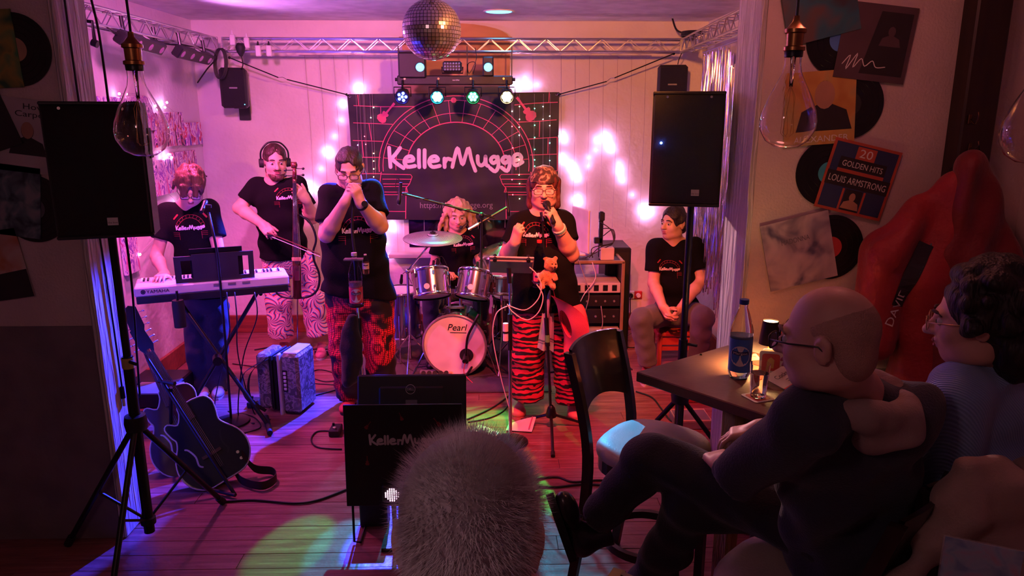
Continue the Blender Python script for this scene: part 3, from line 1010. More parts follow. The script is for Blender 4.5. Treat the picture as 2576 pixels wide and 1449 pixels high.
spot('led_bar_far_light', a2 + V((.12, -.1, .02)), (.5, 5.0, 2.82), (.75, .24, .95), 46, 80, .9, .06)
for i, (px, py) in enumerate(((585, 100), (621, 108), (650, 128), (677, 128))):
    p = at(px, py, Y=6.36)
    t = thing('power_adapter', 'white plug-in adapter on truss, %s of four from the corner' % ('first', 'second', 'third', 'last')[i], 'adapter', p)
    MB().box(p, (.042, .035, .085), bev=.006).build('case', WHITEP, t)
    MB().cyl(p + V((0, 0, .04)), p + V((0, 0, .075)), .012, .005, n=8).build('strain_relief', WHITEP if i < 2 else SATIN, t)
p = at(605, 122, Y=6.34)
t = thing('power_plug', 'black round plug with cord hanging from truss above corner speaker', 'plug', p)
MB().lathe([(0, .04), (.03, .04), (.04, .01), (.03, -.03), (.012, -.06)], p, (0, 0, 1), 16).build('plug_body', RUBBER, t, smooth=True)
MB().tube(smooth_path([p + V((0, 0, -.05)), p + V((.003, .02, -.12)), at(607, 175, Y=6.5)], 5), .005, n=6).build('cord', CABLE, t)
for k in range(3):
    pts = [at(552 + 14 * math.cos(a) + k * 3, 160 + 38 * math.sin(a), Y=6.36 + .01 * k) for a in np.linspace(0, 2 * math.pi, 22)[:-1]]
    if k == 0: t = thing('cable_coil', 'coil of black cable hanging in the left truss corner', 'cable', at(552, 160, Y=6.4))
    MB().tube(pts, .006, n=6, closed=True).build('loop', CABLE, t)
t = thing('truss_cable', 'black cable wound along the left truss', 'cable', at(500, 110, Y=6.0))
MB().tube(smooth_path([at(270, 70, Y=4.6), at(320, 98, Y=4.9), at(430, 112, Y=5.5), at(500, 118, Y=6.0), at(545, 140, Y=6.3), at(520, 175, Y=6.4), at(497, 208, Y=6.5)], 6), .006, n=6).build('cord', CABLE, t)
t = thing('truss_lamp', 'small black lamp hanging from near end of left truss', 'stage light', at(238, 80, Y=4.2))
MB().tube([V((-2.33, 4.2, TB)), at(232, 55, Y=4.2), at(238, 100, Y=4.2)], .010, n=8).build('arm', SATIN, t)
MB().cyl(at(232, 106, Y=4.2), at(246, 112, Y=4.2), .02, n=12).build('head', SATIN, t)
t = thing('truss_clamp_pack', 'black cable pack lying on right truss corner', 'cable', at(1730, 85, Y=6.3))
for k in range(3):
    pts = [V((1.62 + .085 * math.cos(a), 6.25 + .10 * math.sin(a), TB + .115 + .012 * k)) for a in np.linspace(0, 2 * math.pi, 18)[:-1]]
    MB().tube(pts, .009, n=6, closed=True).build('loop', CABLE, t)
MB().tube(smooth_path([V((1.60, 6.30, TB + .13)), V((1.55, 6.5, TB + .18)), V((1.53, 6.6, CEIL))], 5), .008, n=6).build('cord', CABLE, t)

# ---------------------------------------------------------------- small wall speakers
def wall_speaker(px0, px1, py0, py1, Y, lab, yaw):
    a, b = at(px0, py0, Y=Y), at(px1, py1, Y=Y)
    w, h = b.x - a.x, a.z - b.z
    c = V(((a.x + b.x) / 2, Y + .06, (a.z + b.z) / 2))
    t = thing('wall_speaker', lab, 'speaker', c)
    R = rz(yaw)
    MB().box(c, (w, .17, h), R, bev=.02).build('cabinet', mat('speaker_shell', (.022, .02, .024), .5), t, smooth=30)
    MB().box(c + R @ V((0, -.086, -.004)), (w * .86, .012, h * .9), R, bev=.005).build('grille', mat('speaker_grille', (.012, .012, .014), .6, bump=.6, bscale=500), t)
    MB().box(c + R @ V((0, -.094, 0)), (w * .3, .002, .012), R).build('badge', GREYP, t)
    MB().box((c.x, YB - .02, c.z - h * .55), (w * .45, .03, .17), bev=.004).build('wall_bracket', BLACK, t)
    MB().box((c.x, (c.y + YB) / 2, c.z - h * .45), (.04, YB - c.y - .02, .04)).build('bracket_arm', BLACK, t)
    return t, c, R, w, h
t, c, R, w, h = wall_speaker(547, 620, 170, 272, 6.5, 'small black speaker on wall bracket in the left corner', .22)
MB().disc(c + R @ V((w * .38, -.094, -h * .41)), .004, axis=(0, -1, 0), n=8).build('status_led', glow('led_cyan', (.1, .6, 1), 6), t)
wall_speaker(1660, 1728, 163, 262, 6.5, 'small black speaker on right end of back wall', -.18)
MB().tube(smooth_path([at(1705, 162, Y=6.5), at(1708, 150, Y=6.5), at(1715, 133, Y=6.42)], 5), .004, n=6).build('speaker_cord', CABLE, t)

# ---------------------------------------------------------------- foil curtain
t = thing('foil_curtain', 'silver tinsel foil curtain hanging from the right truss', 'curtain', (1.72, 5.3, 2.5))
MB().tube([V((1.73, 6.3, 2.52)), V((1.58, 4.05, 2.52))], .008, n=6).build('header', WHITEP, t)
mb = MB(); rs = random.Random(4)
for i in range(420):
    f = rs.random()
    x0, y0 = 1.73 - .15 * f + rs.uniform(-.012, .03), 6.3 - 2.25 * f
    gap = math.exp(-((f - .45) / .05) ** 2)
    top = 2.52 - .03 * rs.random() - .17 * gap
    ln = rs.uniform(1.45, 1.9)
    w_ = rs.uniform(.006, .012)
    n = 14
    pts = []
    ph = rs.random() * 6
    vs = []
    for k in range(n + 1):
        z = top - ln * k / n
        sw = .012 * math.sin(ph + k * .7) * (k / n)
        tw = ph + k * rs.uniform(.25, .6)
        c_, s_ = math.cos(tw) * w_ / 2, math.sin(tw) * w_ / 2
        vs += [(x0 + sw + c_, y0 + sw * .7 + s_, z), (x0 + sw - c_, y0 + sw * .7 - s_, z)]
    mb.add(vs, [(2 * k, 2 * k + 1, 2 * k + 3, 2 * k + 2) for k in range(n)])
def holo(nt, co):
    nz = N(nt, 'ShaderNodeTexNoise', Scale=26.0, Detail=2.0)
    nt.links.new(co, nz.inputs['Vector'])
    return ramp(nt, nz.outputs['Fac'], [(.3, (.75, .75, .80)), (.45, (.9, .75, .9)), (.5, (.6, .8, .95)), (.56, (.95, .8, .6)), (.7, (.85, .85, .9))])
mb.build('tinsel_strips', node_mat('holographic_foil', holo, rough=.25, metal=1.0), t, kind='stuff')
# ================================================================ people: builders
def skin_mat(name, col): return mat('skin_' + name, col, .5, col2=tuple(c * .88 for c in col), scale=14, bump=.05, bscale=120)
def fabric(name, col, **kw): return mat('fabric_' + name, col, kw.pop('rough', .85), bump=kw.pop('bump', .25), bscale=kw.pop('bscale', 160), sheen=kw.pop('sheen', .15), **kw)
BLACK_TEE = fabric('black_tee', (.0045, .0045, .006), sheen=.0, rough=.95, spec=.15)

class Head:
    def __init__(s, c, look, up=(0, 0, 1), k=1.0):
        s.c = V(c); s.k = k
        y = unit(look)
        x = unit(y.cross(V(up)))          # person's right is +x when looking along y
        z = x.cross(y)
        s.x, s.y, s.z = x, y, z
        s.R = rot_from(x, y, z)
    def p(s, x, y, z): return s.c + (s.x * x + s.y * y + s.z * z) * s.k
    def v(s, x, y, z): return s.x * x + s.y * y + s.z * z
    def r(s, *a): return [q * s.k for q in a]

def head_sdf(S, h, neck, open_mouth=0.0, chin=1.0, fat=1.0):
    e = lambda c, r, k=.02, op='add': S.ell(h.p(*c), h.r(*r), h.R, k * h.k, op)
    e((0, -.012, .036), (.074, .094, .086))
    e((0, .022, -.030), (.064 * fat, .076, .085), .03)
    e((0, .050, -.092), (.036 * fat, .032 * chin, .026), .035)
    for sx in (-1, 1):
        e((sx * .040, .052, -.030), (.026 * fat, .030, .030), .02)
        e((sx * .046, .010, -.075), (.026 * fat, .045, .030), .025)
    e((0, .084, .022), (.050, .013, .011), .014)
    S.cone(h.p(0, .090, .008), h.p(0, .116, -.028), .009 * h.k, .0135 * h.k, .012 * h.k)
    for sx in (-1, 1): e((sx * .012, .104, -.031), (.010, .011, .008), .008)
    for sx in (-1, 1): e((sx * .031, .103, .001), (.019, .017, .011), .012, 'sub')
    e((0, .092, -.054), (.023, .012, .006), .006); e((0, .090, -.067), (.020, .012, .007), .006)
    if open_mouth > 0: e((0, .103, -.061), (.016, .014, open_mouth), .004, 'sub')
    else: e((0, .106, -.0605), (.022, .010, .0022), .003, 'sub')
    for sx in (-1, 1):
        e((sx * .077, -.012, -.008), (.008, .020, .032), .006)
        e((sx * .084, -.018, .006), (.006, .017, .022), .006)
        e((sx * .088, -.008, -.004), (.006, .009, .016), .004, 'sub')
    S.cone(h.p(0, -.028, -.06), V(neck), .054 * h.k * fat, .062 * h.k * fat, .03)

def face_parts(h, par, brow=(.05, .03, .02), lips=(.45, .16, .14), eyes='open'):
    ew = mat('eye_white', (.50, .44, .42), .25)
    for sx in (-1, 1):
        if eyes != 'none':
            e = MB().ball(h.p(sx * .031, .0800, .001), .0125 * h.k, 12, 8).build('eye', ew if eyes == 'open' else MATS['eyelid'] if 'eyelid' in MATS else mat('eyelid', (.45, .25, .19), .5), par, smooth=True)
            if eyes == 'open':
                MB().disc(h.p(sx * .031 + .0, .0922, .000), .0062 * h.k, h.y, 12, .002).build('iris', mat('iris', (.03, .025, .02), .15), e)
        pts = [h.p(sx * x, y, z) for x, y, z in ((.014, .098, .027), (.028, .098, .030), (.042, .089, .027), (.052, .078, .018))]
        MB().tube(smooth_path(pts, 3), .004 * h.k, n=6, rs=[.0035 * h.k] * 3 + [.0045 * h.k] * 4 + [.002 * h.k] * 3).build('eyebrow', mat('brow_%.2f' % brow[0], brow, .8), par, smooth=True)
    MB().ball(h.p(0, .1015, -.0550), h.r(.021, .0045, .0042), 12, 6, h.R).build('lips', mat('lips', lips, .45), par, smooth=True)
    MB().ball(h.p(0, .0990, -.0672), h.r(.018, .0045, .0050), 12, 6, h.R).build('lips', mat('lips', lips, .45), par, smooth=True)

def glasses(h, par, m, w=.026, hh=.017, th=.0022, name='glasses'):
    mb = MB()
    for sx in (-1, 1):
        ring = [h.p(sx * (.033 + w * math.copysign(abs(math.cos(a)) ** .6, math.cos(a))), .112, -.002 + hh * math.copysign(abs(math.sin(a)) ** .6, math.sin(a))) for a in np.linspace(0, 2 * math.pi, 21)[:-1]]
        mb.tube(ring, th * h.k, n=6, closed=True)
        mb.tube([h.p(sx * (.033 + w), .110, .004), h.p(sx * .080, .06, .004), h.p(sx * .083, -.005, .004), h.p(sx * .082, -.025, -.015)], th * h.k, n=6)
    mb.tube([h.p(-.008, .113, .004), h.p(0, .118, .007), h.p(.008, .113, .004)], th * h.k, n=6)
    g = mb.build(name, m, par, smooth=True)
    for sx in (-1, 1):
        ol = [h.p(sx * (.033 + (w - .001) * math.copysign(abs(math.cos(a)) ** .6, math.cos(a))), .112, -.002 + (hh - .001) * math.copysign(abs(math.sin(a)) ** .6, math.sin(a))) for a in np.linspace(0, 2 * math.pi, 21)[:-1]]
        l = MB(); l.add(ol + [q - h.y * .0012 for q in ol], [tuple(range(20)), tuple(range(39, 19, -1))])
        l.build('lens', LENS, g)
    return g
LENS = mat('spectacle_lens', (.8, .8, .85), .05, alpha=.12)

def hand_sdf(S, wrist, d, palm, flip=1, curl=(25, 30, 20), spread=4, thumb=(35, 20), k=1.0):
    """d: from wrist to knuckles, palm: out of the palm, flip: which side the thumb leaves on"""
    d, palm = unit(d), V(palm)
    palm = unit(palm - d * palm.dot(d))
    s = d.cross(palm) * flip          # towards the thumb
    w = V(wrist)
    R = rot_from(s, d, palm)
    S.rbox(w + d * (.050 * k), (.040 * k, .050 * k, .0145 * k), R, .013 * k, .012)
    S.cone(w - d * (.01 * k), w + d * (.03 * k), .027 * k, .024 * k, .02)
    S.ell(w + d * (.03 * k) + s * (.026 * k) + palm * (.008 * k), (.018 * k, .030 * k, .014 * k), R, .012)
    lens = ((.030, .073, .0085, .094), (.010, .080, .0088, .098), (-.010, .074, .0084, .094), (-.029, .058, .0075, .086))
    for i, (o, L, r, b) in enumerate(lens):
        a = math.radians(spread) * (1.5 - i)
        fd = unit(d + s * math.tan(a))
        p = w + s * (o * k) + d * (b * k)
        ang = 0
        q0 = p - fd * (.02 * k)
        S.cone(q0, p, r * 1.05 * k, r * 1.05 * k, .003)
        for seg, (fr, c) in enumerate(zip((.45, .30, .25), curl)):
            ang += math.radians(c)
            dd = fd * math.cos(ang) + palm * math.sin(ang)
            q = p + dd * (L * fr * k)
            S.cone(p, q, r * (1 - .08 * seg) * k, r * (.94 - .08 * seg) * k, .0025)
            p = q
    a0, a1 = (math.radians(t_) for t_ in thumb)
    p = w + s * (.030 * k) + d * (.030 * k) + palm * (.006 * k)
    td = unit(d * math.cos(a0 + .25) + s * math.sin(a0 + .25) + palm * .35)
    q = p + td * (.040 * k)
    S.cone(p, q, .0125 * k, .0105 * k, .006)
    td2 = unit(td * math.cos(a1) + (palm * .7 + d * .5) * math.sin(a1))
    S.cone(q, q + td2 * (.032 * k), .0105 * k, .0085 * k, .003)

def bounds(pts, m):
    a = np.array([tuple(p) for p in pts])
    return a.min(0) - m, a.max(0) + m

def lerp(a, b, t): return V(a) * (1 - t) + V(b) * t

def torso_shape(S, neck, pel, shA, shB, prof, fw, sleeve=None, elA=None, elB=None, sr=(.075, .085), shr=.068, hem=None, k=.05):
    """shirt as a chain of ellipsoids down the spine; prof: (along, half width, half depth, forward)"""
    neck, pel = V(neck), V(pel)
    z = unit(neck - pel)
    x = unit(V(shB) - V(shA)); x = unit(x - z * x.dot(z))
    y = z.cross(x)
    if y.dot(V(fw)) < 0: y = -y
    R = rot_from(x, y, z)
    L = (neck - pel).length
    for f, hw, hd, fo in prof:
        S.ell(lerp(neck, pel, f) + y * fo, (hw, hd, max(.11, L * .26)), R, k)
    for sh, el in ((shA, elA), (shB, elB)):
        sh = V(sh)
        si = lerp(neck, sh, .86)
        S.cone(lerp(neck, pel, .05), si, .050, shr * .86, .06)
        if el is not None and sleeve:
            S.cone(si, lerp(si, el, sleeve), sr[0] * .84, sr[1] * .82, .04, flat1=True)
    return x, y, z

def shoe(name, heel, toe, parent, m, sole, w=.045, hgt=.075):
    heel, toe = V(heel), V(toe)
    d = unit(V((toe.x - heel.x, toe.y - heel.y, toe.z - heel.z)))
    up = unit(V((0, 0, 1)) - d * d.z)
    s = d.cross(up)
    R = rot_from(s, d, up)
    L = (toe - heel).length
    lo, hi = bounds([heel, toe, heel + up * .12, toe + up * .12, heel - up * .03], .07)
    S = SDF(lo, hi, .007)
    S.ell(heel + d * L * .28 + up * hgt * .5, (w * .86, L * .30, hgt * .62), R, .02)
    S.ell(heel + d * L * .70 + up * hgt * .34, (w, L * .32, hgt * .48), R, .03)
    S.cone(heel + d * L * .2 + up * hgt * .6, heel + d * L * .16 + up * hgt * 1.2, w * .8, w * .75, .02, flat1=True)
    S.plane_cut(heel + up * .012, -up)
    o = S.build(name, m, parent)
    ol = []
    for t_ in np.linspace(0, 2 * math.pi, 25)[:-1]:
        yy = math.sin(t_); ww = w * (1.0 if yy > 0 else .84)
        ol.append((math.cos(t_) * ww, L * .5 + yy * L * .53))
    MB().prism(ol, heel, s, d, .016).build('sole', sole, o)
    return o

def chest_print(shirt, c, u, v, width, par, tilt=0.0, arch=True, red=(.30, .02, .035)):
    """the band print of the T-shirts laid onto the shirt surface"""
    tree = bvh_of(shirt)
    u, v = unit(u), unit(v)
    if tilt:
        q = Quaternion(u.cross(v), tilt); u = q @ u; v = q @ v
    n = u.cross(v)
    c = V(c)
    def lay(mb, name, m, lift):
        ok = True; vs = []
        for p in mb.v:
            hit = tree.ray_cast(V(p) + n * .4, -n)
            if hit[0] is None:
                vs.append(None); continue
            vs.append(hit[0] + n * lift)
        fs = [f for f in mb.f if all(vs[i] is not None for i in f)]
        # drop faces that jump over an edge of the shirt
        fs = [f for f in fs if max((vs[a] - vs[b]).length for a in f for b in f) < .06]
        vs = [q if q is not None else c for q in vs]
        b = MB(); b.add(vs, fs)
        return b.build(name, m, par)
    b = MB()
    for st in band_strokes():
        b.ribbon(subdiv([(p[0] * width, p[1] * width) for p in st], .008), width * .034, c, u, v)
    lay(b, 'shirt_lettering', mat('shirt_white_ink', (.72, .66, .68), .7), .0035)
    if arch:
        b = MB()
        for r_ in (.52, .42):
            b.ribbon([(r_ * width * math.cos(a), -.10 * width + r_ * width * 1.0 * math.sin(a)) for a in np.linspace(.25, math.pi - .25, 24)], width * .012, c, u, v, cap=False)
        for a in np.linspace(.5, math.pi - .5, 9):
            b.ribbon(subdiv([(r_ * width * math.cos(a), -.10 * width + r_ * width * math.sin(a)) for r_ in (.42, .52)], .01), width * .010, c, u, v, cap=False)
        for sx in (-1, 1):
            for yy in (-.16, -.22, -.28):
                b.ribbon(subdiv([(sx * .60 * width, yy * width), (sx * .36 * width, yy * width)], .01), width * .012, c, u, v, cap=False)
            b.ribbon(subdiv([(sx * .38 * width, -.16 * width), (sx * .38 * width, -.42 * width)], .01), width * .012, c, u, v, cap=False)
            b.ribbon(subdiv([(sx * .56 * width, .30 * width), (sx * .44 * width, .42 * width)], .01), [width * .07] * 0 or width * .06, c, u, v)
        lay(b, 'shirt_motif', mat('shirt_red_ink', red, .7), .003)

def legs(par, m, hipA, hipB, knA, knB, anA, anB, r=(.105, .085, .085), pel=None, hw=.17, dp=.13, name='trousers', res=.011, fold=.004, seed=0, xdir=(1, 0, 0), flat=True, hz=.15):
    lo, hi = bounds([hipA, hipB, knA, knB, anA, anB, V(pel or hipA) + V((0, 0, .12))], .20)
    S = SDF(lo, hi, res)
    pel = V(pel) if pel else (V(hipA) + V(hipB)) / 2
    x = unit(xdir)
    S.ell(pel, (hw, dp, hz), rot_from(x, V((0, 0, 1)).cross(x), V((0, 0, 1))), .03)
    for h_, k_, a_ in ((hipA, knA, anA), (hipB, knB, anB)):
        S.cone(h_, k_, r[0], r[1], .03)
        S.cone(k_, a_, r[1], r[2], .02, flat1=flat)
    S.folds(fold, 55, seed, (.5, .5, 1.4))
    return S.build(name, m, par)

def body(par, skinm, h, neck, pel, shA, shB, arms, lg=None, res=.0055, head_kw=None, tr=.10, arm_r=(.046, .040, .028)):
    """one continuous figure: head, neck, trunk, arms, hands and legs. arms: (shoulder, elbow, wrist, hand kwargs or None)"""
    pts = [h.c + V((0, 0, .15)), h.c - V((0, 0, .15)), neck, pel, shA, shB]
    for a in arms:
        pts += [V(a[1]), V(a[2])]
        if a[3]: pts.append(V(a[2]) + unit(a[3]['d']) * .19)
    if lg: pts += list(lg)
    lo, hi = bounds(pts, .16)
    S = SDF(lo, hi, res)
    head_sdf(S, h, neck, **(head_kw or {}))
    S.cone(neck, lerp(neck, pel, .3), .07, tr, .03)
    S.cone(lerp(neck, pel, .3), pel, tr, tr * .6, .03)
    for sh, el, wr, hk in arms:
        sh = lerp(neck, sh, .82)
        S.cone(neck, sh, .045, arm_r[0] * .8, .03)
        S.cone(sh, lerp(sh, el, .4), arm_r[0] * .8, arm_r[0] * .95, .02)
        S.cone(lerp(sh, el, .4), el, arm_r[0], arm_r[1], .02)
        m_ = lerp(el, wr, .3)
        S.cone(el, m_, arm_r[1], arm_r[1] * 1.02, .02)
        S.cone(m_, wr, arm_r[1] * 1.02, arm_r[2], .02)
        if hk: hand_sdf(S, wr, **hk)
    if lg:
        a1, a2, a3, b1, b2, b3 = lg
        for p, q, s_ in ((a1, a2, a3), (b1, b2, b3)):
            S.cone(p, q, .055, .05, .03); S.cone(q, s_, .05, .036, .02)
        S.cone(a1, b1, .055, .055, .04)
    return S.build('body', skinm, par)

def hair_cap(S, h, th=.010, low=-.02, face=True, back=-.06):
    S.ell(h.p(0, -.012, .036), h.r(.074 + th, .094 + th, .086 + th), h.R, .01)
    S.ell(h.p(0, -.055, -.02), h.r(.066 + th, .045 + th, .06), h.R, .02)
    if face:
        S.ell(h.p(0, .114, -.016), h.r(.066, .080, .104), h.R, .012, 'sub')
        for sx in (-1, 1): S.ell(h.p(sx * .085, .02, -.045), h.r(.03, .055, .05), h.R, .01, 'sub')
# ================================================================ people: the band
shoe_dark = mat('dark_shoe', (.02, .02, .022), .5)
sole_white = mat('white_sole', (.6, .58, .56), .6)
sole_dark = mat('dark_sole', (.02, .02, .02), .7)
def hairm(name, col, col2=None): return mat('hair_' + name, col, .55, col2=col2 or tuple(c * .5 for c in col), scale=30, stretch=(1, 1, .25), bump=.8, bscale=90)

# ---- singer ----------------------------------------------------
def zebra(nt, co):
    mp = N(nt, 'ShaderNodeMapping'); mp.inputs['Scale'].default_value = (.42, .42, 1.0)
    mp.inputs['Rotation'].default_value = (0, .18, 0)
    nt.links.new(co, mp.inputs[0])
    wv = N(nt, 'ShaderNodeTexWave', Scale=9.0, Distortion=7.0, Detail=2.2)
    wv.bands_direction = 'Z'; wv.inputs['Detail Scale'].default_value = 2.2
    nt.links.new(mp.outputs[0], wv.inputs['Vector'])
    return ramp(nt, wv.outputs['Fac'], [(.40, (.012, .006, .008)), (.47, (.62, .02, .06))])
Y0 = 4.74
neck, pel = at(1362, 536, Y=Y0), at(1372, 760, Y=Y0)
shA, shB = at(1300, 562, Y=Y0), at(1424, 558, Y=Y0)
elA, elB = at(1272, 650, Y=Y0 - .05), at(1436, 640, Y=Y0 - .08)
wrA, wrB = at(1296, 608, Y=Y0 - .26), at(1402, 566, Y=Y0 - .25)
hipA, hipB = at(1332, 790, Y=Y0), at(1414, 788, Y=Y0)
knA, knB = at(1328, 905, Y=Y0 - .01), at(1430, 905, Y=Y0 - .01)
anA, anB = at(1326, 1000, Y=Y0), at(1440, 1006, Y=Y0)
P = thing('person', 'woman singing into a microphone in patterned headscarf and red zebra trousers', 'person', (pel.x, Y0, 0))
sk = skin_mat('fair', (.66, .38, .28))
h = Head(at(1368, 474, Y=Y0 - .03), (-.05, -1, -.06), k=1.06)
miktop = at(1371, 508, Y=Y0 - .20)
body(P, sk, h, neck, pel, shA, shB,
     [(shA, elA, wrA, dict(d=at(1304, 575, Y=Y0 - .30) - wrA, palm=(.7, .5, .1), flip=1, curl=(75, 90, 60), thumb=(10, 40))),
      (shB, elB, wrB, dict(d=at(1384, 530, Y=Y0 - .27) - wrB, palm=(-.8, .6, .2), flip=-1, curl=(60, 70, 45), thumb=(20, 30)))],
     (hipA, knA, anA, hipB, knB, anB), head_kw=dict(open_mouth=.007, fat=1.08), arm_r=(.060, .052, .033))
face_parts(h, P, (.08, .04, .03), (.50, .12, .12), eyes='closed')
gb = mat('dark_glasses_frame', (.03, .02, .02), .3)
glasses(h, P, gb)
lo, hi = bounds([neck, pel + V((0, 0, -.1)), shA, shB, elA, elB], .24)
S = SDF(lo, hi, .009)
x, y, z = torso_shape(S, neck, pel, shA, shB, [(.28, .185, .125, .01), (.52, .205, .155, .03), (.76, .215, .155, .03), (1.0, .23, .155, .02), (1.15, .235, .155, .02)], (0, -1, 0), .62, elA, elB, (.078, .098), .07)
S.plane_cut(at(1370, 772, Y=Y0), (0.05, 0, -1)); S.folds(.004, 40, 1)
sh = S.build('t_shirt', BLACK_TEE, P)
chest_print(sh, at(1350, 597, Y=Y0 - .18), (1, 0, .04), (0, -.1, 1), .17, P)
zeb = node_mat('zebra_red_trousers', zebra, col=(.5, .02, .05), rough=.8, bump=.2, bscale=120)
legs(P, zeb, hipA, hipB, knA, knB, anA, anB, (.115, .110, .115), pel=at(1372, 775, Y=Y0), hw=.225, dp=.15, seed=3, fold=.005)
pinkclog = mat('pink_clog', (.75, .22, .20), .55)
for a, b in (((1312, 1012), (1304, 1056)), ((1440, 1018), (1450, 1060))):
    q0, q1 = at(*a, z=0), at(*b, z=0)
    q0 = V((q1.x, q1.y + .25, 0))
    shoe('clog', q0, q1, P, pinkclog, pinkclog, .056, .085)
# hair and headscarf
lo, hi = bounds([h.p(0, 0, .16), h.p(0, 0, -.2)], .17)
S = SDF(lo, hi, .006)
hair_cap(S, h, .012)
for sx in (-1, 1):
    S.cone(h.p(sx * .072, -.02, .03), h.p(sx * .080, -.005, -.10), .030, .026, .02)
    S.cone(h.p(sx * .070, -.05, .03), h.p(sx * .070, -.05, -.13), .035, .028, .03)
S.ell(h.p(0, -.07, -.05), h.r(.075, .05, .09), h.R, .02)
S.folds(.004, 120, 5, (1, 1, .2))
S.build('hair', hairm('auburn', (.10, .025, .02)), P)
S = SDF(lo, hi, .006)
S.ell(h.p(0, -.012, .040), h.r(.090, .111, .098), h.R, .01)
S.plane_cut(h.p(0, .085, .040), h.v(0, -.10, -1))
S.folds(.003, 90, 2)
def camo(nt, co):
    nz = N(nt, 'ShaderNodeTexNoise', Scale=26.0, Detail=1.0)
    nt.links.new(co, nz.inputs['Vector'])
    return ramp(nt, nz.outputs['Fac'], [(.40, (.03, .02, .02)), (.47, (.12, .08, .06)), (.55, (.30, .22, .16)), (.62, (.05, .03, .025))], 'CONSTANT')
S.build('headscarf', node_mat('camo_scarf', camo, rough=.8), P)
for sx in (-1, 1):
    c = h.p(sx * .086, -.005, -.060)
    MB().tube([c + h.x * (.004 * sx) + h.y * (.008 * math.cos(a)) + h.z * (.030 * math.sin(a)) for a in np.linspace(0, 6.28, 17)[:-1]], .0035, closed=True).build('earring', mat('red_earring', (.7, .03, .03), .3), P)
wd = unit(wrB - elB)
for k, m_ in ((.0, (.6, .6, .5)), (.012, (.15, .4, .3)), (.022, (.6, .3, .2))):
    c = lerp(elB, wrB, .90) - wd * k
    x_, y_, _ = frame(wd)
    MB().tube([c + x_ * (.039 * math.cos(a)) + y_ * (.039 * math.sin(a)) for a in np.linspace(0, 6.28, 17)[:-1]], .006, closed=True).build('bracelet', mat('bead_%g' % k, m_, .4), P)
# her microphone
t = thing('hand_microphone', 'black wireless microphone held to the mouth of the woman singing', 'microphone', miktop)
m0, m1 = at(1375, 514, Y=Y0 - .22), at(1391, 556, Y=Y0 - .30)
md = unit(m1 - m0)
MB().ball(m0, .026, 14, 10).build('grille', mat('mic_mesh', (.03, .03, .035), .35, .8, bump=.6, bscale=600), t, smooth=True)
MB().lathe([(.018, .015), (.021, .025), (.019, .035), (.014, .11), (.016, .14), (.012, .145), (0, .145)], m0, md, 16).build('handle', SATIN, t, smooth=40)

# ---- harmonica player -------------------------------------------
def dots(nt, co):
    nz = N(nt, 'ShaderNodeTexNoise', Scale=6.0, Detail=1.5)
    nt.links.new(co, nz.inputs['Vector'])
    msk = ramp(nt, nz.outputs['Fac'], [(.44, (0, 0, 0)), (.49, (1, 1, 1))])
    vo = N(nt, 'ShaderNodeTexVoronoi', Scale=75.0, Randomness=.15)
    nt.links.new(co, vo.inputs['Vector'])
    dt = ramp(nt, vo.outputs['Distance'], [(.42, (.85, .03, .05)), (.52, (.10, .004, .008))])
    mx = N(nt, 'ShaderNodeMixRGB'); mx.inputs['Color1'].default_value = (.010, .006, .008, 1)
    nt.links.new(msk, mx.inputs['Fac']); nt.links.new(dt, mx.inputs['Color2'])
    return mx.outputs[0]
Y0 = 4.98
neck, pel = at(880, 468, Y=Y0 + .02), at(902, 725, Y=Y0 + .02)
shA, shB = at(822, 492, Y=Y0), at(940, 484, Y=Y0)
elA, elB = at(822, 590, Y=Y0 - .14), at(956, 568, Y=Y0 - .14)
wrA, wrB = at(868, 508, Y=Y0 - .30), at(908, 512, Y=Y0 - .30)
hipA, hipB = at(862, 755, Y=Y0), at(948, 750, Y=Y0)
knA, knB = at(868, 880, Y=Y0 - .02), at(956, 880, Y=Y0)
anA, anB = at(884, 995, Y=Y0), at(962, 990, Y=Y0 + .05)
P = thing('person', 'man with bowed head playing harmonica into a microphone in red patterned trousers', 'person', (pel.x, Y0, 0))
h = Head(at(879, 424, Y=Y0 - .07), (.10, -1, -.42), k=1.08)
body(P, sk, h, neck, pel, shA, shB,
     [(shA, elA, wrA, dict(d=at(886, 466, Y=Y0 - .31) - wrA, palm=(.75, .45, .2), flip=1, curl=(38, 42, 28), spread=2, thumb=(20, 25))),
      (shB, elB, wrB, dict(d=at(890, 464, Y=Y0 - .33) - wrB, palm=(-.75, .45, .2), flip=-1, curl=(38, 42, 28), spread=2, thumb=(20, 25)))],
     (hipA, knA, anA, hipB, knB, anB), arm_r=(.060, .052, .033))
face_parts(h, P, (.04, .025, .02), eyes='closed')
glasses(h, P, gb)
lo, hi = bounds([neck, pel + V((0, 0, -.1)), shA, shB, elA, elB], .26)
S = SDF(lo, hi, .009)
torso_shape(S, neck, pel, shA, shB, [(.28, .20, .14, .0), (.52, .22, .165, .03), (.76, .23, .175, .04), (1.0, .25, .175, .03), (1.15, .26, .175, .03)], (0, -1, 0), .72, elA, elB, (.088, .10), .08)
S.plane_cut(at(905, 738, Y=Y0), (-.12, 0, -1)); S.folds(.005, 38, 4)
sh = S.build('t_shirt', BLACK_TEE, P)
chest_print(sh, at(893, 588, Y=Y0 - .25), (1, 0, .03), (0, -.05, 1), .21, P)
legs(P, node_mat('red_dotted_trousers', dots, col=(.5, .02, .05), rough=.6), hipA, hipB, knA, knB, anA, anB, (.118, .108, .105), pel=at(905, 745, Y=Y0), hw=.235, dp=.16, seed=6)
for a, an in (((884, 1020), anA), ((968, 1015), anB)):
    q1 = V((an.x - .02, Y0 - .20, 0)); q0 = V((an.x, Y0 + .08, 0))
    shoe('shoe', q0, q1, P, mat('red_shoe', (.5, .05, .06), .6), sole_dark, .05)
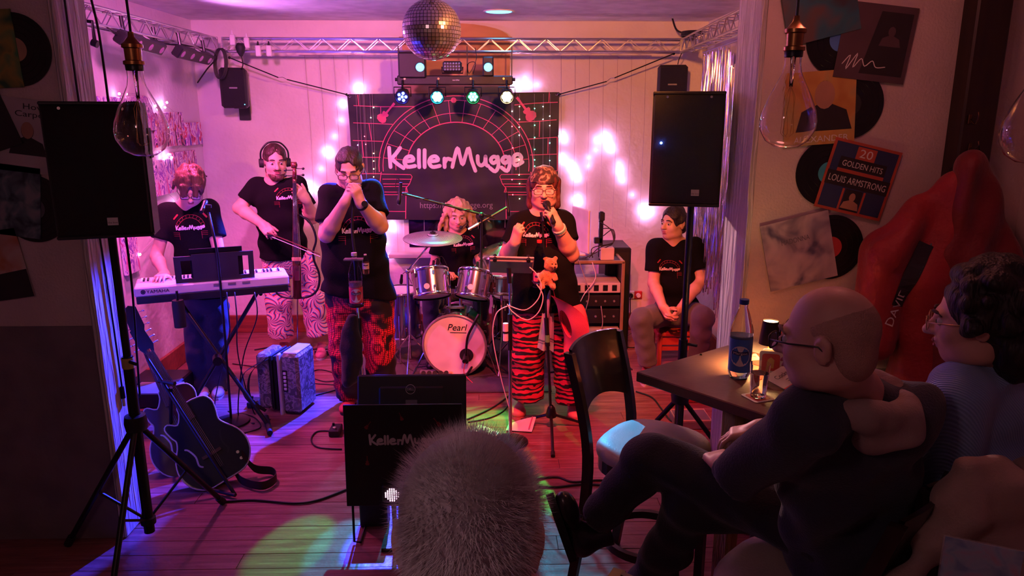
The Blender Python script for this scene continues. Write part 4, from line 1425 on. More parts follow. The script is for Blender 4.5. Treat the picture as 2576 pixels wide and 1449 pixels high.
lo, hi = bounds([h.p(0, 0, .16), h.p(0, 0, -.2)], .15)
S = SDF(lo, hi, .005); hair_cap(S, h, .008); S.folds(.0045, 150, 8)
S.build('hair', hairm('dark', (.035, .022, .016)), P)
# watch and headset wire
wd = unit(wrB - elB); c = lerp(elB, wrB, .93); x_, y_, _ = frame(wd)
MB().lathe([(.036, -.011), (.039, -.009), (.039, .009), (.036, .011)], c, wd, 20).build('watch_strap', SATIN, P, smooth=True)
MB().cyl(c + V((.02, -.036, .012)), c + V((.022, -.047, .014)), .019, n=16).build('watch_case', SATIN, P)
MB().tube(smooth_path([h.p(-.086, -.01, .0), h.p(-.10, .0, -.05), h.p(-.09, -.04, -.10), h.p(-.07, -.06, -.13)], 5), .002, n=5).build('ear_wire', mat('clear_cyan_wire', (.3, .6, .65), .3), P)
# harmonica microphone with cable between the hands
t = thing('harmonica_microphone', 'dark harmonica microphone cupped in hands of man with bowed head', 'microphone', at(889, 474, Y=Y0 - .26))
mc = at(889, 474, Y=Y0 - .27)
MB().ball(mc, (.034, .028, .030), 14, 10).build('shell', SATIN, t, smooth=True)
MB().box(mc + V((0, .03, .02)), (.10, .028, .026), bev=.005).build('harmonica', CHROME, t)
pts = [mc + V((0, -.02, -.02)), at(888, 520, Y=Y0 - .30), at(886, 575, Y=Y0 - .31), at(893, 640, Y=Y0 - .32), at(905, 690, Y=Y0 - .30)]
MB().tube(smooth_path(pts, 6), .009, n=8).build('cable', CABLE, t, smooth=True)

# ---- keyboard player ---------------------------------------------
Y0 = 5.22
neck, pel = at(478, 512, Y=Y0), at(515, 745, Y=Y0 + .05)
shA, shB = at(410, 535, Y=Y0), at(538, 528, Y=Y0)
elA, elB = at(394, 646, Y=Y0 - .10), at(552, 640, Y=Y0 - .08)
wrA, wrB = at(414, 690, Y=Y0 - .30), at(512, 694, Y=Y0 - .16)
hipA, hipB = at(490, 780, Y=Y0 + .05), at(545, 778, Y=Y0 + .05)
knA, knB = at(495, 880, Y=Y0 + .02), at(545, 880, Y=Y0 + .02)
anA, anB = at(508, 985, Y=Y0 + .03), at(545, 978, Y=Y0 + .05)
P = thing('person', 'young person with tousled hair looking down at the keyboard', 'person', (pel.x, Y0, 0))
h = Head(at(480, 468, Y=Y0 - .10), (.28, -1, -.75), up=(0, .2, 1), k=1.04)
body(P, sk, h, neck, pel, shA, shB,
     [(shA, elA, wrA, dict(d=at(398, 700, Y=Y0 - .42) - wrA, palm=(0, .1, -1), flip=1, curl=(20, 30, 25), spread=6)),
      (shB, elB, wrB, dict(d=at(500, 697, Y=Y0 - .27) - wrB, palm=(0, .1, -1), flip=-1, curl=(20, 30, 25), spread=6))],
     (hipA, knA, anA, hipB, knB, anB))
face_parts(h, P, (.10, .05, .03), eyes='closed')
glasses(h, P, gb)
lo, hi = bounds([neck, pel + V((0, 0, -.1)), shA, shB, elA, elB], .22)
S = SDF(lo, hi, .009)
torso_shape(S, neck, pel, shA, shB, [(.28, .175, .115, .01), (.6, .17, .12, .01), (.9, .175, .12, .0), (1.1, .18, .125, .0)], (0, -1, 0), .62, elA, elB, (.072, .088), .066)
S.plane_cut(pel + V((0, 0, .0)), (0, 0, -1)); S.folds(.004, 40, 9)
sh = S.build('t_shirt', BLACK_TEE, P)
chest_print(sh, at(473, 576, Y=Y0 - .14), (1, 0, .06), (0, -.15, 1), .20, P, red=(.16, .015, .03))
jn = fabric('dark_jeans', (.03, .035, .07))
legs(P, jn, hipA, hipB, knA, knB, anA, anB, (.090, .078, .076), pel=pel, hw=.155, dp=.115, seed=11)
for an in (anA, anB): shoe('shoe', V((an.x, an.y + .08, 0)), V((an.x + .07, an.y - .19, 0)), P, mat('grey_shoe', (.35, .33, .36), .6), sole_white, .045)
lo, hi = bounds([h.p(0, 0, .16), h.p(0, 0, -.2)], .17)
S = SDF(lo, hi, .006)
hair_cap(S, h, .024)
rs = random.Random(3)
for i in range(46):
    a = rs.uniform(0, 6.28); e = rs.uniform(-.2, 1.4)
    d = V((math.cos(a) * math.cos(e), math.sin(a) * math.cos(e), math.sin(e)))
    q = h.p(d.x * .09, -.012 + d.y * .108, .036 + d.z * .10)
    dn = h.v(d.x * .3 + rs.uniform(-.3, .3), d.y * .5, -.8 * (1 - d.z * .5))
    if d.y > .6 and d.z < .35: continue
    S.cone(q, q + dn * .05, .016, .007, .008)
for i in range(8):
    xx = -.06 + i * .016
    S.cone(h.p(xx, .088, .075), h.p(xx * 1.15 + rs.uniform(-.01, .01), .118, .02 + rs.uniform(-.012, .012)), .013, .005, .008)
S.folds(.006, 100, 3, (1, 1, .3))
S.build('hair', hairm('ginger', (.11, .05, .03), (.06, .025, .015)), P)

# ---- electric cello player ---------------------------------------
def swirl(nt, co):
    nz = N(nt, 'ShaderNodeTexNoise', Scale=3.0, Detail=0.0)
    nt.links.new(co, nz.inputs['Vector'])
    vm = N(nt, 'ShaderNodeVectorMath', operation='MULTIPLY_ADD')
    nt.links.new(nz.outputs['Color'], vm.inputs[0]); vm.inputs[1].default_value = (.16, .16, .16); nt.links.new(co, vm.inputs[2])
    vo = N(nt, 'ShaderNodeTexVoronoi', Scale=6.5)
    nt.links.new(vm.outputs[0], vo.inputs['Vector'])
    sb = N(nt, 'ShaderNodeVectorMath', operation='SUBTRACT')
    nt.links.new(vm.outputs[0], sb.inputs[0]); nt.links.new(vo.outputs['Position'], sb.inputs[1])
    sp = N(nt, 'ShaderNodeSeparateXYZ'); 
    sc_ = N(nt, 'ShaderNodeVectorMath', operation='SCALE'); sc_.inputs['Scale'].default_value = 1.0
    nt.links.new(sb.outputs[0], sc_.inputs[0]); nt.links.new(sc_.outputs[0], sp.inputs[0])
    at2 = N(nt, 'ShaderNodeMath', operation='ARCTAN2')
    nt.links.new(sp.outputs['X'], at2.inputs[0]); nt.links.new(sp.outputs['Z'], at2.inputs[1])
    m1 = N(nt, 'ShaderNodeMath', operation='MULTIPLY'); m1.inputs[1].default_value = 1.6
    nt.links.new(at2.outputs[0], m1.inputs[0])
    m2 = N(nt, 'ShaderNodeMath', operation='MULTIPLY_ADD'); m2.inputs[1].default_value = 3.0
    nt.links.new(vo.outputs['Distance'], m2.inputs[0]); nt.links.new(m1.outputs[0], m2.inputs[2])
    fr = N(nt, 'ShaderNodeMath', operation='FRACT'); nt.links.new(m2.outputs[0], fr.inputs[0])
    return ramp(nt, fr.outputs[0], [(.0, (.80, .78, .75)), (.18, (.85, .10, .10)), (.34, (.02, .02, .05)), (.5, (.10, .20, .75)), (.66, (.85, .55, .10)), (.82, (.80, .78, .75)), (.95, (.60, .06, .30))])
Y0 = 6.15
neck, pel = at(692, 455, Y=Y0), at(715, 625, Y=Y0)
shA, shB = at(640, 470, Y=Y0), at(756, 468, Y=Y0)
elA, elB = at(602, 524, Y=Y0 - .05), at(786, 548, Y=Y0 - .06)
wrA, wrB = at(662, 566, Y=Y0 - .30), at(770, 502, Y=Y0 - .28)
hipA, hipB = at(692, 660, Y=Y0), at(762, 660, Y=Y0)
knA, knB = at(700, 755, Y=Y0 - .03), at(786, 752, Y=Y0 - .03)
anA, anB = at(708, 845, Y=Y0), at(804, 838, Y=Y0)
P = thing('person', 'bearded man with headphones bowing an electric cello in rainbow swirl trousers', 'person', (pel.x, Y0, 0))
h = Head(at(692, 406, Y=Y0 - .03), (.42, -1, -.15), k=1.14)
body(P, sk, h, neck, pel, shA, shB,
     [(shA, elA, wrA, dict(d=at(682, 590, Y=Y0 - .38) - wrA, palm=(.2, .5, -.8), flip=1, curl=(45, 55, 35), thumb=(15, 30), k=1.1)),
      (shB, elB, wrB, dict(d=at(752, 482, Y=Y0 - .33) - wrB, palm=(-.6, .3, .3), flip=-1, curl=(50, 60, 40), thumb=(20, 30), k=1.1))],
     (hipA, knA, anA, hipB, knB, anB), arm_r=(.056, .050, .034))
face_parts(h, P, (.04, .02, .015))
lo, hi = bounds([neck, pel + V((0, 0, -.1)), shA, shB, elA, elB], .24)
S = SDF(lo, hi, .009)
torso_shape(S, neck, pel, shA, shB, [(.28, .195, .13, .0), (.6, .20, .14, .02), (.9, .205, .145, .02), (1.15, .21, .145, .02)], (0, -1, 0), .66, elA, elB, (.080, .094), .075)
S.plane_cut(at(715, 648, Y=Y0), (0, 0, -1)); S.folds(.004, 40, 13)
sh = S.build('t_shirt', BLACK_TEE, P)
chest_print(sh, at(720, 500, Y=Y0 - .16), (1, 0, .02), (0, -.05, 1), .18, P, red=(.25, .02, .04))
legs(P, node_mat('swirl_trousers', swirl, col=(.5, .4, .4), rough=.8), hipA, hipB, knA, knB, anA, anB, (.112, .105, .108), pel=at(725, 655, Y=Y0), hw=.20, dp=.14, seed=15)
for an in (anA, anB): shoe('shoe', V((an.x, an.y + .08, 0)), V((an.x + .04, an.y - .20, 0)), P, mat('pink_shoe', (.55, .12, .18), .6), sole_white, .048)
lo, hi = bounds([h.p(0, 0, .16), h.p(0, 0, -.2)], .16)
S = SDF(lo, hi, .005); hair_cap(S, h, .006); S.folds(.0035, 150, 8)
S.build('hair', hairm('brown_short', (.045, .022, .014)), P)
S = SDF(lo, hi, .005)
S.ell(h.p(0, .056, -.098), h.r(.042, .040, .036), h.R, .02)
for sx in (-1, 1): S.cone(h.p(sx * .060, .02, -.055), h.p(sx * .028, .068, -.098), .020, .024, .02)
S.ell(h.p(0, .096, -.046), h.r(.030, .010, .007), h.R, .008)
S.ell(h.p(0, .112, -.064), h.r(.020, .014, .010), h.R, .005, 'sub')
S.folds(.002, 160, 2)
S.build('beard', hairm('beard', (.11, .055, .035)), P)
hp = MB().tube(smooth_path([h.p(-.095, -.01, .0), h.p(-.092, -.012, .07), h.p(-.05, -.012, .125), h.p(0, -.012, .137), h.p(.05, -.012, .125), h.p(.092, -.012, .07), h.p(.095, -.01, .0)], 5), .007, n=6).build('headphones', SATIN, P, smooth=True)
for sx in (-1, 1):
    MB().cyl(h.p(sx * .080, -.012, -.012), h.p(sx * .108, -.012, -.012), .034 * h.k, .030 * h.k, n=18).build('ear_cup', RUBBER, hp, smooth=40)

# ---- drummer ------------------------------------------------------
Y0 = 6.28
neck, pel = at(1148, 582, Y=Y0), at(1152, 745, Y=Y0 + .02)
shA, shB = at(1098, 596, Y=Y0), at(1198, 592, Y=Y0)
elA, elB = at(1092, 672, Y=Y0 - .05), at(1212, 668, Y=Y0 - .05)
wrA, wrB = at(1122, 690, Y=Y0 - .26), at(1190, 690, Y=Y0 - .26)
hipA, hipB = at(1128, 760, Y=Y0), at(1178, 760, Y=Y0)
knA, knB = V((hipA.x - .12, Y0 - .40, .55)), V((hipB.x + .12, Y0 - .40, .55))
anA, anB = V((knA.x, Y0 - .42, .09)), V((knB.x, Y0 - .42, .09))
P = thing('person', 'drummer with long wavy blonde hair and headset seated behind the drum kit', 'person', (pel.x, Y0, 0))
h = Head(at(1151, 540, Y=Y0 - .05), (.10, -1, -.22), k=1.04)
body(P, sk, h, neck, pel, shA, shB,
     [(shA, elA, wrA, dict(d=at(1138, 690, Y=Y0 - .38) - wrA, palm=(.1, 0, -1), flip=1, curl=(60, 70, 45), thumb=(15, 30))),
      (shB, elB, wrB, dict(d=at(1180, 690, Y=Y0 - .38) - wrB, palm=(-.1, 0, -1), flip=-1, curl=(60, 70, 45), thumb=(15, 30)))],
     (hipA, knA, anA, hipB, knB, anB))
face_parts(h, P, (.20, .12, .07))
lo, hi = bounds([neck, pel + V((0, 0, -.1)), shA, shB, elA, elB], .22)
S = SDF(lo, hi, .009)
torso_shape(S, neck, pel, shA, shB, [(.28, .165, .12, .01), (.6, .16, .125, .02), (1.0, .17, .13, .0)], (0, -1, 0), .6, elA, elB, (.068, .082), .062)
S.folds(.004, 40, 19)
sh = S.build('t_shirt', BLACK_TEE, P)
chest_print(sh, at(1165, 617, Y=Y0 - .14), (1, 0, .05), (0, 0, 1), .165, P, red=(.2, .02, .03))
legs(P, jn, hipA, hipB, knA, knB, anA, anB, (.085, .07, .06), pel=pel, hw=.17, dp=.13, seed=21)
for an in (anA, anB): shoe('shoe', V((an.x, an.y + .08, 0)), V((an.x, an.y - .18, 0)), P, shoe_dark, sole_dark, .045)
lo, hi = bounds([h.p(0, 0, .16), h.p(0, 0, -.30)], .18)
S = SDF(lo, hi, .006)
hair_cap(S, h, .018)
rs = random.Random(5)
for i in range(34):
    a = math.pi * (i / 33.0) * 1.25 - math.pi * .125     # around the back from one temple to the other
    bx, by = math.cos(a), -math.sin(a)
    p0 = h.p(bx * .082, -.012 + by * .09, .05 + rs.uniform(-.01, .03))
    for sgm in range(4):
        p1 = p0 + h.v(bx * rs.uniform(.0, .022) + rs.uniform(-.014, .014), by * .008 + rs.uniform(-.012, .012), -.050)
        S.cone(p0, p1, .017, .016 if sgm < 3 else .007, .008)
        p0 = p1
S.folds(.006, 110, 6, (1, 1, .4))
S.build('hair', hairm('blonde', (.55, .36, .20), (.38, .22, .12)), P)
hs = MB().tube(smooth_path([h.p(-.088, -.02, .0), h.p(-.078, .05, -.045), h.p(-.030, .115, -.062)], 5), .003, n=6).build('headset', SATIN, P)
MB().ball(h.p(-.022, .122, -.064), .015, 10, 8).build('headset_foam', RUBBER, hs, smooth=True)

# ---- seated man at the back right ---------------------------------
Y0 = 5.85
neck, pel = at(1692, 604, Y=Y0), at(1702, 772, Y=Y0 + .05)
shA, shB = at(1642, 626, Y=Y0), at(1758, 622, Y=Y0)
elA, elB = at(1644, 712, Y=Y0 - .06), at(1764, 706, Y=Y0 - .06)
wrA, wrB = at(1668, 772, Y=Y0 - .34), at(1712, 776, Y=Y0 - .34)
hipA, hipB = at(1670, 790, Y=Y0), at(1738, 788, Y=Y0)
knA, knB = at(1612, 805, Y=Y0 - .42), at(1768, 800, Y=Y0 - .42)
anA, anB = at(1630, 915, Y=Y0 - .38), at(1752, 908, Y=Y0 - .32)
P = thing('person', 'dark-haired man in jeans seated on a red stool behind speaker pole', 'person', (pel.x, Y0, 0))
h = Head(at(1694, 562, Y=Y0 - .02), (-.85, -.62, .04), k=1.06)
body(P, sk, h, neck, pel, shA, shB,
     [(shA, elA, wrA, dict(d=at(1686, 805, Y=Y0 - .40) - wrA, palm=(.8, .4, 0), flip=1, curl=(35, 40, 25))),
      (shB, elB, wrB, dict(d=at(1690, 806, Y=Y0 - .41) - wrB, palm=(-.8, .4, 0), flip=-1, curl=(35, 40, 25)))],
     (hipA, knA, anA, hipB, knB, anB), arm_r=(.052, .046, .032))
face_parts(h, P, (.03, .02, .015))
lo, hi = bounds([neck, pel + V((0, 0, -.1)), shA, shB, elA, elB], .24)
S = SDF(lo, hi, .009)
torso_shape(S, neck, pel, shA, shB, [(.28, .195, .13, .0), (.6, .185, .14, .02), (1.0, .19, .145, .02)], (0, -1, 0), .66, elA, elB, (.080, .094), .072)
S.plane_cut(pel + V((0, 0, -.02)), (0, 0, -1)); S.folds(.004, 40, 23)
sh = S.build('t_shirt', BLACK_TEE, P)
chest_print(sh, at(1688, 682, Y=Y0 - .16), (1, 0, -.02), (0, -.1, 1), .17, P, red=(.65, .03, .08))
legs(P, fabric('green_grey_jeans', (.10, .11, .11)), hipA, hipB, knA, knB, anA, anB, (.105, .088, .072), pel=pel + V((0, 0, -.03)), hw=.19, dp=.15, seed=25)
for an in (anA, anB): shoe('shoe', V((an.x + .01, an.y + .07, 0)), V((an.x - .06, an.y - .19, 0)), P, mat('rust_shoe', (.5, .10, .06), .6), sole_white, .045)
lo, hi = bounds([h.p(0, 0, .16), h.p(0, 0, -.2)], .15)
S = SDF(lo, hi, .005); hair_cap(S, h, .013); S.folds(.006, 120, 8)
S.build('hair', hairm('black_short', (.022, .014, .011)), P)
t = thing('stool', 'red low stool under the dark-haired seated man', 'stool', (pel.x, Y0, 0))
sz = pel.z - .18
redw = mat('red_stool_wood', (.42, .05, .03), .5)
MB().box((pel.x, Y0, sz), (.40, .32, .035), bev=.01).build('seat', redw, t)
for sx in (-1, 1):
    for sy in (-1, 1):
        MB().box((pel.x + sx * .17, Y0 + sy * .13, sz / 2), (.035, .035, sz), bev=.004).build('leg', redw, t)
MB().box((pel.x, Y0 - .13, sz - .06), (.34, .022, .06)).build('apron', redw, t)
MB().box((pel.x, Y0 - .13, .16), (.34, .022, .03)).build('stretcher', redw, t)
# ================================================================ instruments and stage gear
def cord(name, label, pts, r=.006, m=None, cat='cable', n=6, group=None):
    o = MB().tube(smooth_path(pts, n), r, n=6).build(name, m or CABLE, smooth=True)
    return tag(o, label, cat, group)
def fl(px, py, z=.007): return at(px, py, z=z)
def tripod(t, base, hub_z, legs_xy, r=.009, m=None, foot=RUBBER, hub_r=.022, tip=.012):
    m = m or SATIN
    MB().lathe([(.010, .05), (hub_r * .7, .045), (hub_r, .0), (hub_r, -.015), (.01, -.02)], V((base[0], base[1], hub_z)), (0, 0, 1), 14).build('hub', m, t, smooth=40)
    for q in legs_xy:
        e = V((q[0], q[1], tip))
        l = MB().cyl(V((base[0], base[1], hub_z)), e, r, n=8).build('leg', m, t, smooth=40)
        d = unit(e - V((base[0], base[1], hub_z)))
        MB().cyl(e - d * .04, e, r * 1.4, n=8).build('rubber_foot', foot, l, smooth=40)
def mic(t, tip, d, L=.16, r=.017, m=None):
    tip, d = V(tip), unit(d)
    MB().lathe([(0, 0), (r * .8, .006), (r, .02), (r * .95, .045), (r * .8, .05), (r * .7, L), (0, L)], tip, d, 12).build('microphone', m or SATIN, t, smooth=40)

# ---- stage piano ---------------------------------------------------
KZ = .90
kl, kr = at(338, 745, z=KZ), at(728, 712, z=KZ)
kd = unit(V((kr.x - kl.x, kr.y - kl.y, 0))); kn = V((kd.y, -kd.x, 0))     # kn faces the camera
kw = (kr - kl).length
kc = (kl + kr) / 2
t = thing('stage_piano', 'silver stage piano seen from behind on cross stand', 'keyboard', (kc.x, kc.y, 0))
Rk = rot_from(kd, -kn, V((0, 0, 1)))
silver = mat('silver_plastic', (.60, .56, .58), .4)
MB().box(kc - kn * .15 + V((0, 0, .02)), (kw, .30, .062), Rk, bev=.008).build('case', silver, t)
MB().box(kc - kn * .15 + V((0, 0, -.035)), (kw * .985, .29, .05), Rk, bev=.005).build('base', BLACK, t)
MB().box(kc - kn * .23 + V((0, 0, .053)), (kw * .94, .12, .006), Rk).build('key_bed', mat('key_white', (.8, .78, .76), .3), t)
for i in range(36):
    if i % 7 in (2, 6): continue
    MB().box(kc - kn * .205 + kd * (-kw * .46 + kw * .92 * (i + .5) / 36) + V((0, 0, .060)), (.012, .07, .010), Rk).build('black_key', BLACK, t)
for px in range(0, 3):
    MB().box(kc + kd * (.02 + px * .09) + V((0, 0, .03)) + kn * .001, (.05, .006, .014), Rk).build('socket_panel', GREYP, t)
text('YAMAHA', .030, kc + kn * .0025 + kd * (-kw * .355) + V((0, 0, .011)), kd, V((0, 0, 1)), SATIN, t, width=.135)
lg_ = kc + kn * .002 + kd * (-kw * .445) + V((0, 0, .022))
MB().lathe([(.010, 0), (.014, 0), (.014, .001), (.010, .001)], lg_, kn, 18).build('emblem', SATIN, t)
MB().box(lg_, (.003, .002, .024), Rk).build('emblem', SATIN, t)
MB().box(lg_, (.003, .002, .024), Rk @ Matrix.Rotation(1.05, 3, 'Y')).build('emblem', SATIN, t)
MB().box(lg_, (.003, .002, .024), Rk @ Matrix.Rotation(-1.05, 3, 'Y')).build('emblem', SATIN, t)
# music rest: a frame with two openings
ra, rb = kc + kd * (-kw * .24) - kn * .03 + V((0, 0, .055)), kc + kd * (kw * .27) - kn * .03 + V((0, 0, .055))
rv = unit(V((0, 0, 1)) + kn * .25)
rl = (rb - ra).length
rest = thing('music_rest', 'dark music rest with openings standing on stage piano', 'music stand', ra)
mr = mat('rest_plastic', (.035, .035, .042), .45)
def rpan(u0, u1, v0, v1): return MB().prism([(u0 * rl, v0), (u1 * rl, v0), (u1 * rl, v1), (u0 * rl, v1)], ra, kd, rv, .008)
for a in ((0, .08, 0, .19), (.08, .22, 0, .03), (.08, .22, .16, .19), (.22, .80, 0, .20), (.80, .93, 0, .03), (.80, .93, .17, .20), (.93, 1, 0, .20)):
    rpan(*a).build('rest_panel', mr, rest)
tb = thing('tablet_computer', 'black tablet leaning on the music rest of the keyboard', 'tablet', ra)
MB().prism([(.20 * rl, .01), (.86 * rl, .01), (.86 * rl, .235), (.20 * rl, .235)], ra - kn * .016, kd, rv, .007).build('tablet_shell', SATIN, tb)
MB().prism([(.22 * rl, .02), (.84 * rl, .02), (.84 * rl, .225), (.22 * rl, .225)], ra - kn * .0175, kd, rv, .001).build('screen', glow('screen_dim', (.35, .3, .5), .4), tb)
# cross stand
t = thing('keyboard_stand', 'black cross-frame stand under the stage piano', 'stand', (kc.x, kc.y - .1, 0))
f1, f2 = fl(672, 1072, .02), fl(470, 1040, .02)
for off in (0.0,):
    A0, A1 = kc + kd * (-kw * .25) - kn * .14 + V((0, 0, -.065)), V((f1.x, f1.y + .02, .02))
    B0, B1 = kc + kd * (kw * .30) - kn * .14 + V((0, 0, -.065)), V((f2.x, f2.y, .02))
    MB().cyl(A0, A1, .014, n=10).build('leg', SATIN, t, smooth=40)
    MB().cyl(B0 - kn * .03, B1 - kn * .03, .014, n=10).build('leg', SATIN, t, smooth=40)
    for p in (A0, B0): MB().cyl(p - kn * .12 + V((0, 0, .0)), p + kn * .12 + V((0, 0, .0)), .013, n=10).build('support_arm', SATIN, t, smooth=40)
    for p in (A1, B1): MB().cyl(p - kn * .14, p + kn * .14, .018, n=10).build('foot', RUBBER, t, smooth=40)
    jc = at(547, 905, Y=kc.y - .12)
    MB().cyl(jc - kn * .05, jc + kn * .04, .03, n=16).build('pivot', SATIN, t, smooth=40)
p = at(450, 785, Y=4.62)
t = thing('hanging_pouch', 'black cylindrical pouch hanging below the stage piano', 'pouch', p)
MB().lathe([(0, -.10), (.036, -.10), (.038, .05), (.034, .08), (0, .08)], p, (0, 0, 1), 16).build('pouch_body', RUBBER, t, smooth=40)
MB().tube([p + V((0, 0, .07)), p + V((0, .0, .14))], .008).build('pouch_strap', SATIN, t)
# its microphone stand
b0 = fl(582, 1062, 0)
t = thing('microphone_stand', 'thin black microphone stand with curved neck in front of stage piano', 'microphone stand', b0)
pts = [V((b0.x, b0.y, .02)), at(566, 850, Y=b0.y), at(553, 700, Y=b0.y), at(545, 630, Y=b0.y), at(534, 575, Y=b0.y + .03), at(525, 535, Y=b0.y + .08)]
MB().tube(smooth_path(pts, 5), .0085, n=8).build('pole', SATIN, t, smooth=True)
mic(t, at(518, 505, Y=b0.y + .17), V((.1, -1, -.45)), .14)
MB().cyl(at(524, 522, Y=b0.y + .08), at(524, 515, Y=b0.y + .08), .02, n=10).build('clip', SATIN, t)
MB().lathe([(0, .03), (.03, .03), (.12, .012), (.125, 0), (0, 0)], b0, (0, 0, 1), 24).build('base', SATIN, t, smooth=40)
for i, (a, b, c_) in enumerate((((590, 735), (600, 900), (640, 1040)), ((640, 735), (612, 900), (600, 1050)), ((570, 735), (575, 860), (540, 1020)))):
    cord('keyboard_cable', 'black cable hanging from back of stage piano, %s one' % ('right', 'middle', 'left')[i], [at(*a, Y=4.66), at(a[0] + 6, 800, Y=4.6), at(*b, Y=4.7), fl(*c_), fl(c_[0] + 40, c_[1] + 15)], .004)

# ---- electric cello -------------------------------------------------
Yc = 5.80
def cp(x, y, dy=0): return at(x, y, Y=Yc + dy)
t = thing('electric_cello', 'dark red skeleton-body electric cello with curved frame', 'cello', cp(748, 862))
cel = mat('cello_varnish', (.11, .022, .016), .25, col2=(.05, .010, .010), scale=5, coat=.5, stretch=(1, 1, .3))
MB().tube([cp(741, 470), cp(744, 560), cp(746, 640), cp(748, 750)], .03, n=10, rs=[.017, .024, .034, .036]).build('body', cel, t, smooth=True)
MB().tube([cp(741, 445), cp(741, 470)], .016, n=8).build('pegbox', cel, t, smooth=True)
MB().lathe([(.010, -.022), (.024, -.02), (.024, .02), (.010, .022)], cp(740, 415), (1, 0, 0), 16).build('scroll', cel, t, smooth=True)
MB().cyl(cp(741, 420), cp(741, 450), .014, .018, n=10).build('pegbox', cel, t, smooth=True)
for i, (sx, yy) in enumerate(((-1, 428), (1, 424), (-1, 442), (1, 440))):
    q = cp(741, yy); MB().cyl(q, q + V((sx * .065, -.01, 0)), .004, n=6).build('peg', SATIN, t)
    MB().ball(q + V((sx * .068, -.01, 0)), (.012, .006, .010), 8, 6).build('peg_head', SATIN, t, smooth=True)
MB().prism([(-.012, 0), (.012, 0), (.022, -.62), (-.022, -.62)], cp(741, 460, -.03), (1, 0, 0), unit(cp(741, 460) - cp(746, 640)), .012).build('fingerboard', mat('ebony', (.012, .010, .010), .35), t)
for k in range(4):
    x_ = -5 + k * 3.4
    MB().tube([cp(741 + x_ * .6, 455, -.05), cp(746 + x_, 655, -.09), cp(747 + x_ * .8, 690, -.055)], .0012, n=4).build('string', CHROME, t)
MB().box(cp(746, 652, -.065), (.075, .006, .03), bev=.002).build('bridge', mat('maple', (.55, .35, .18), .5), t)
MB().prism([(-.018, 0), (.018, 0), (.026, .12), (-.026, .12)], cp(748, 705, -.05), (1, 0, 0), (0, 0, 1), .014).build('tailpiece', cel, t)
MB().cyl(cp(748, 745), cp(748, 862), .006, n=8).build('endpin', CHROME, t)
fr = [cp(752, 540, .0), cp(780, 560), cp(795, 600), cp(788, 632), cp(790, 655), cp(803, 690), cp(800, 725), cp(780, 745), cp(748, 750)]
MB().tube(smooth_path(fr, 6), .009, n=8).build('body_frame', SATIN, t, smooth=True)
fr = [cp(748, 750), cp(715, 748), cp(697, 738), cp(692, 722)]
MB().tube(smooth_path(fr, 6), .008, n=8).build('body_frame', SATIN, t, smooth=True)
t = thing('cello_bow', 'cello bow held by the bearded man across cello strings', 'bow', cp(680, 595))
b0, b1 = cp(672, 585, -.03), cp(805, 640, -.12)
MB().tube([b0, lerp(b0, b1, .5) + V((0, 0, .004)), b1], .005, n=6).build('stick', cel, t)
MB().box(lerp(b0, b1, .06) - V((0, 0, .014)), (.05, .012, .02), bev=.003).build('frog', SATIN, t)
MB().tube([b0 - V((0, 0, .02)), b1 - V((0, 0, .018))], .003, n=4).build('bow_hair', WHITEP, t)

# ---- accordion ------------------------------------------------------
c = fl(716, 1032, 0)
t = thing('accordion', 'grey marbled accordion standing on the floor', 'accordion', c)
def marble(nt, co):
    nz = N(nt, 'ShaderNodeTexNoise', Scale=11.0, Detail=2.0, Distortion=2.5)
    nt.links.new(co, nz.inputs['Vector'])
    return ramp(nt, nz.outputs['Fac'], [(.42, (.10, .10, .11)), (.5, (.36, .34, .36)), (.58, (.16, .15, .17))])
mar = node_mat('pearl_celluloid', marble, rough=.25)
Ra = rz(math.radians(-12))
hgt = .43
MB().box(c + Ra @ V((.095, .06, hgt / 2 + .01)), (.13, .26, hgt), Ra, bev=.02).build('treble_case', mar, t, smooth=30)
MB().box(c + Ra @ V((-.115, .06, hgt / 2 + .01)), (.09, .24, hgt * .93), Ra, bev=.018).build('bass_case', mar, t, smooth=30)
for i in range(7):
    MB().box(c + Ra @ V((-.062 + i * .016, .06, hgt / 2 + .005)), (.009, .235 if i % 2 else .215, hgt * (.93 if i % 2 else .90)), Ra, bev=.003).build('bellows_fold', RUBBER, t)
MB().box(c + Ra @ V((.02, -.06, hgt / 2)), (.02, .05, hgt * 1.06), Ra, bev=.008).build('keyboard_edge', silver, t)
kp = c + Ra @ V((.062, -.073, .25))
MB().box(kp, (.030, .008, .15), Ra).build('switch_panel', SATIN, t)
for i in range(5):
    MB().box(kp + V((0, -.006, -.056 + i * .028)), (.020, .008, .019), Ra, bev=.002).build('register_switch', WHITEP, t)
ep = c + Ra @ V((.118, -.0705, .235))
MB().lathe([(.010, 0), (.013, .002), (.016, 0), (.016, -.002)], ep, Ra @ V((0, -1, 0)), 16).build('badge', CHROME, t)
MB().box(c + Ra @ V((.095, .06, hgt + .012)), (.10, .22, .012), Ra, bev=.004).build('top_grille', silver, t)
for k in (0, 1):
    pts = [c + Ra @ V((-.06 - .02 * k, -.06, hgt * .93)), c + Ra @ V((-.17 - .05 * (1 - k), -.12, .30)), c + Ra @ V((-.175 - .03 * (1 - k), -.14, .14)), c + Ra @ V((-.09, -.10, .03))]
    pp = smooth_path(pts, 6)
    vs = []
    for p in pp: vs += [V(p) + V((0, -.020, 0)), V(p) + V((0, .020, 0)), V(p) + V((.004, .020, 0)), V(p) + V((.004, -.020, 0))]
    b = MB(); n_ = len(pp)
    b.add(vs, [(4 * i + a, 4 * i + (a + 1) % 4, 4 * i + 4 + (a + 1) % 4, 4 * i + 4 + a) for i in range(n_ - 1) for a in range(4)])
    b.build('shoulder_strap', RUBBER, t, smooth=30)
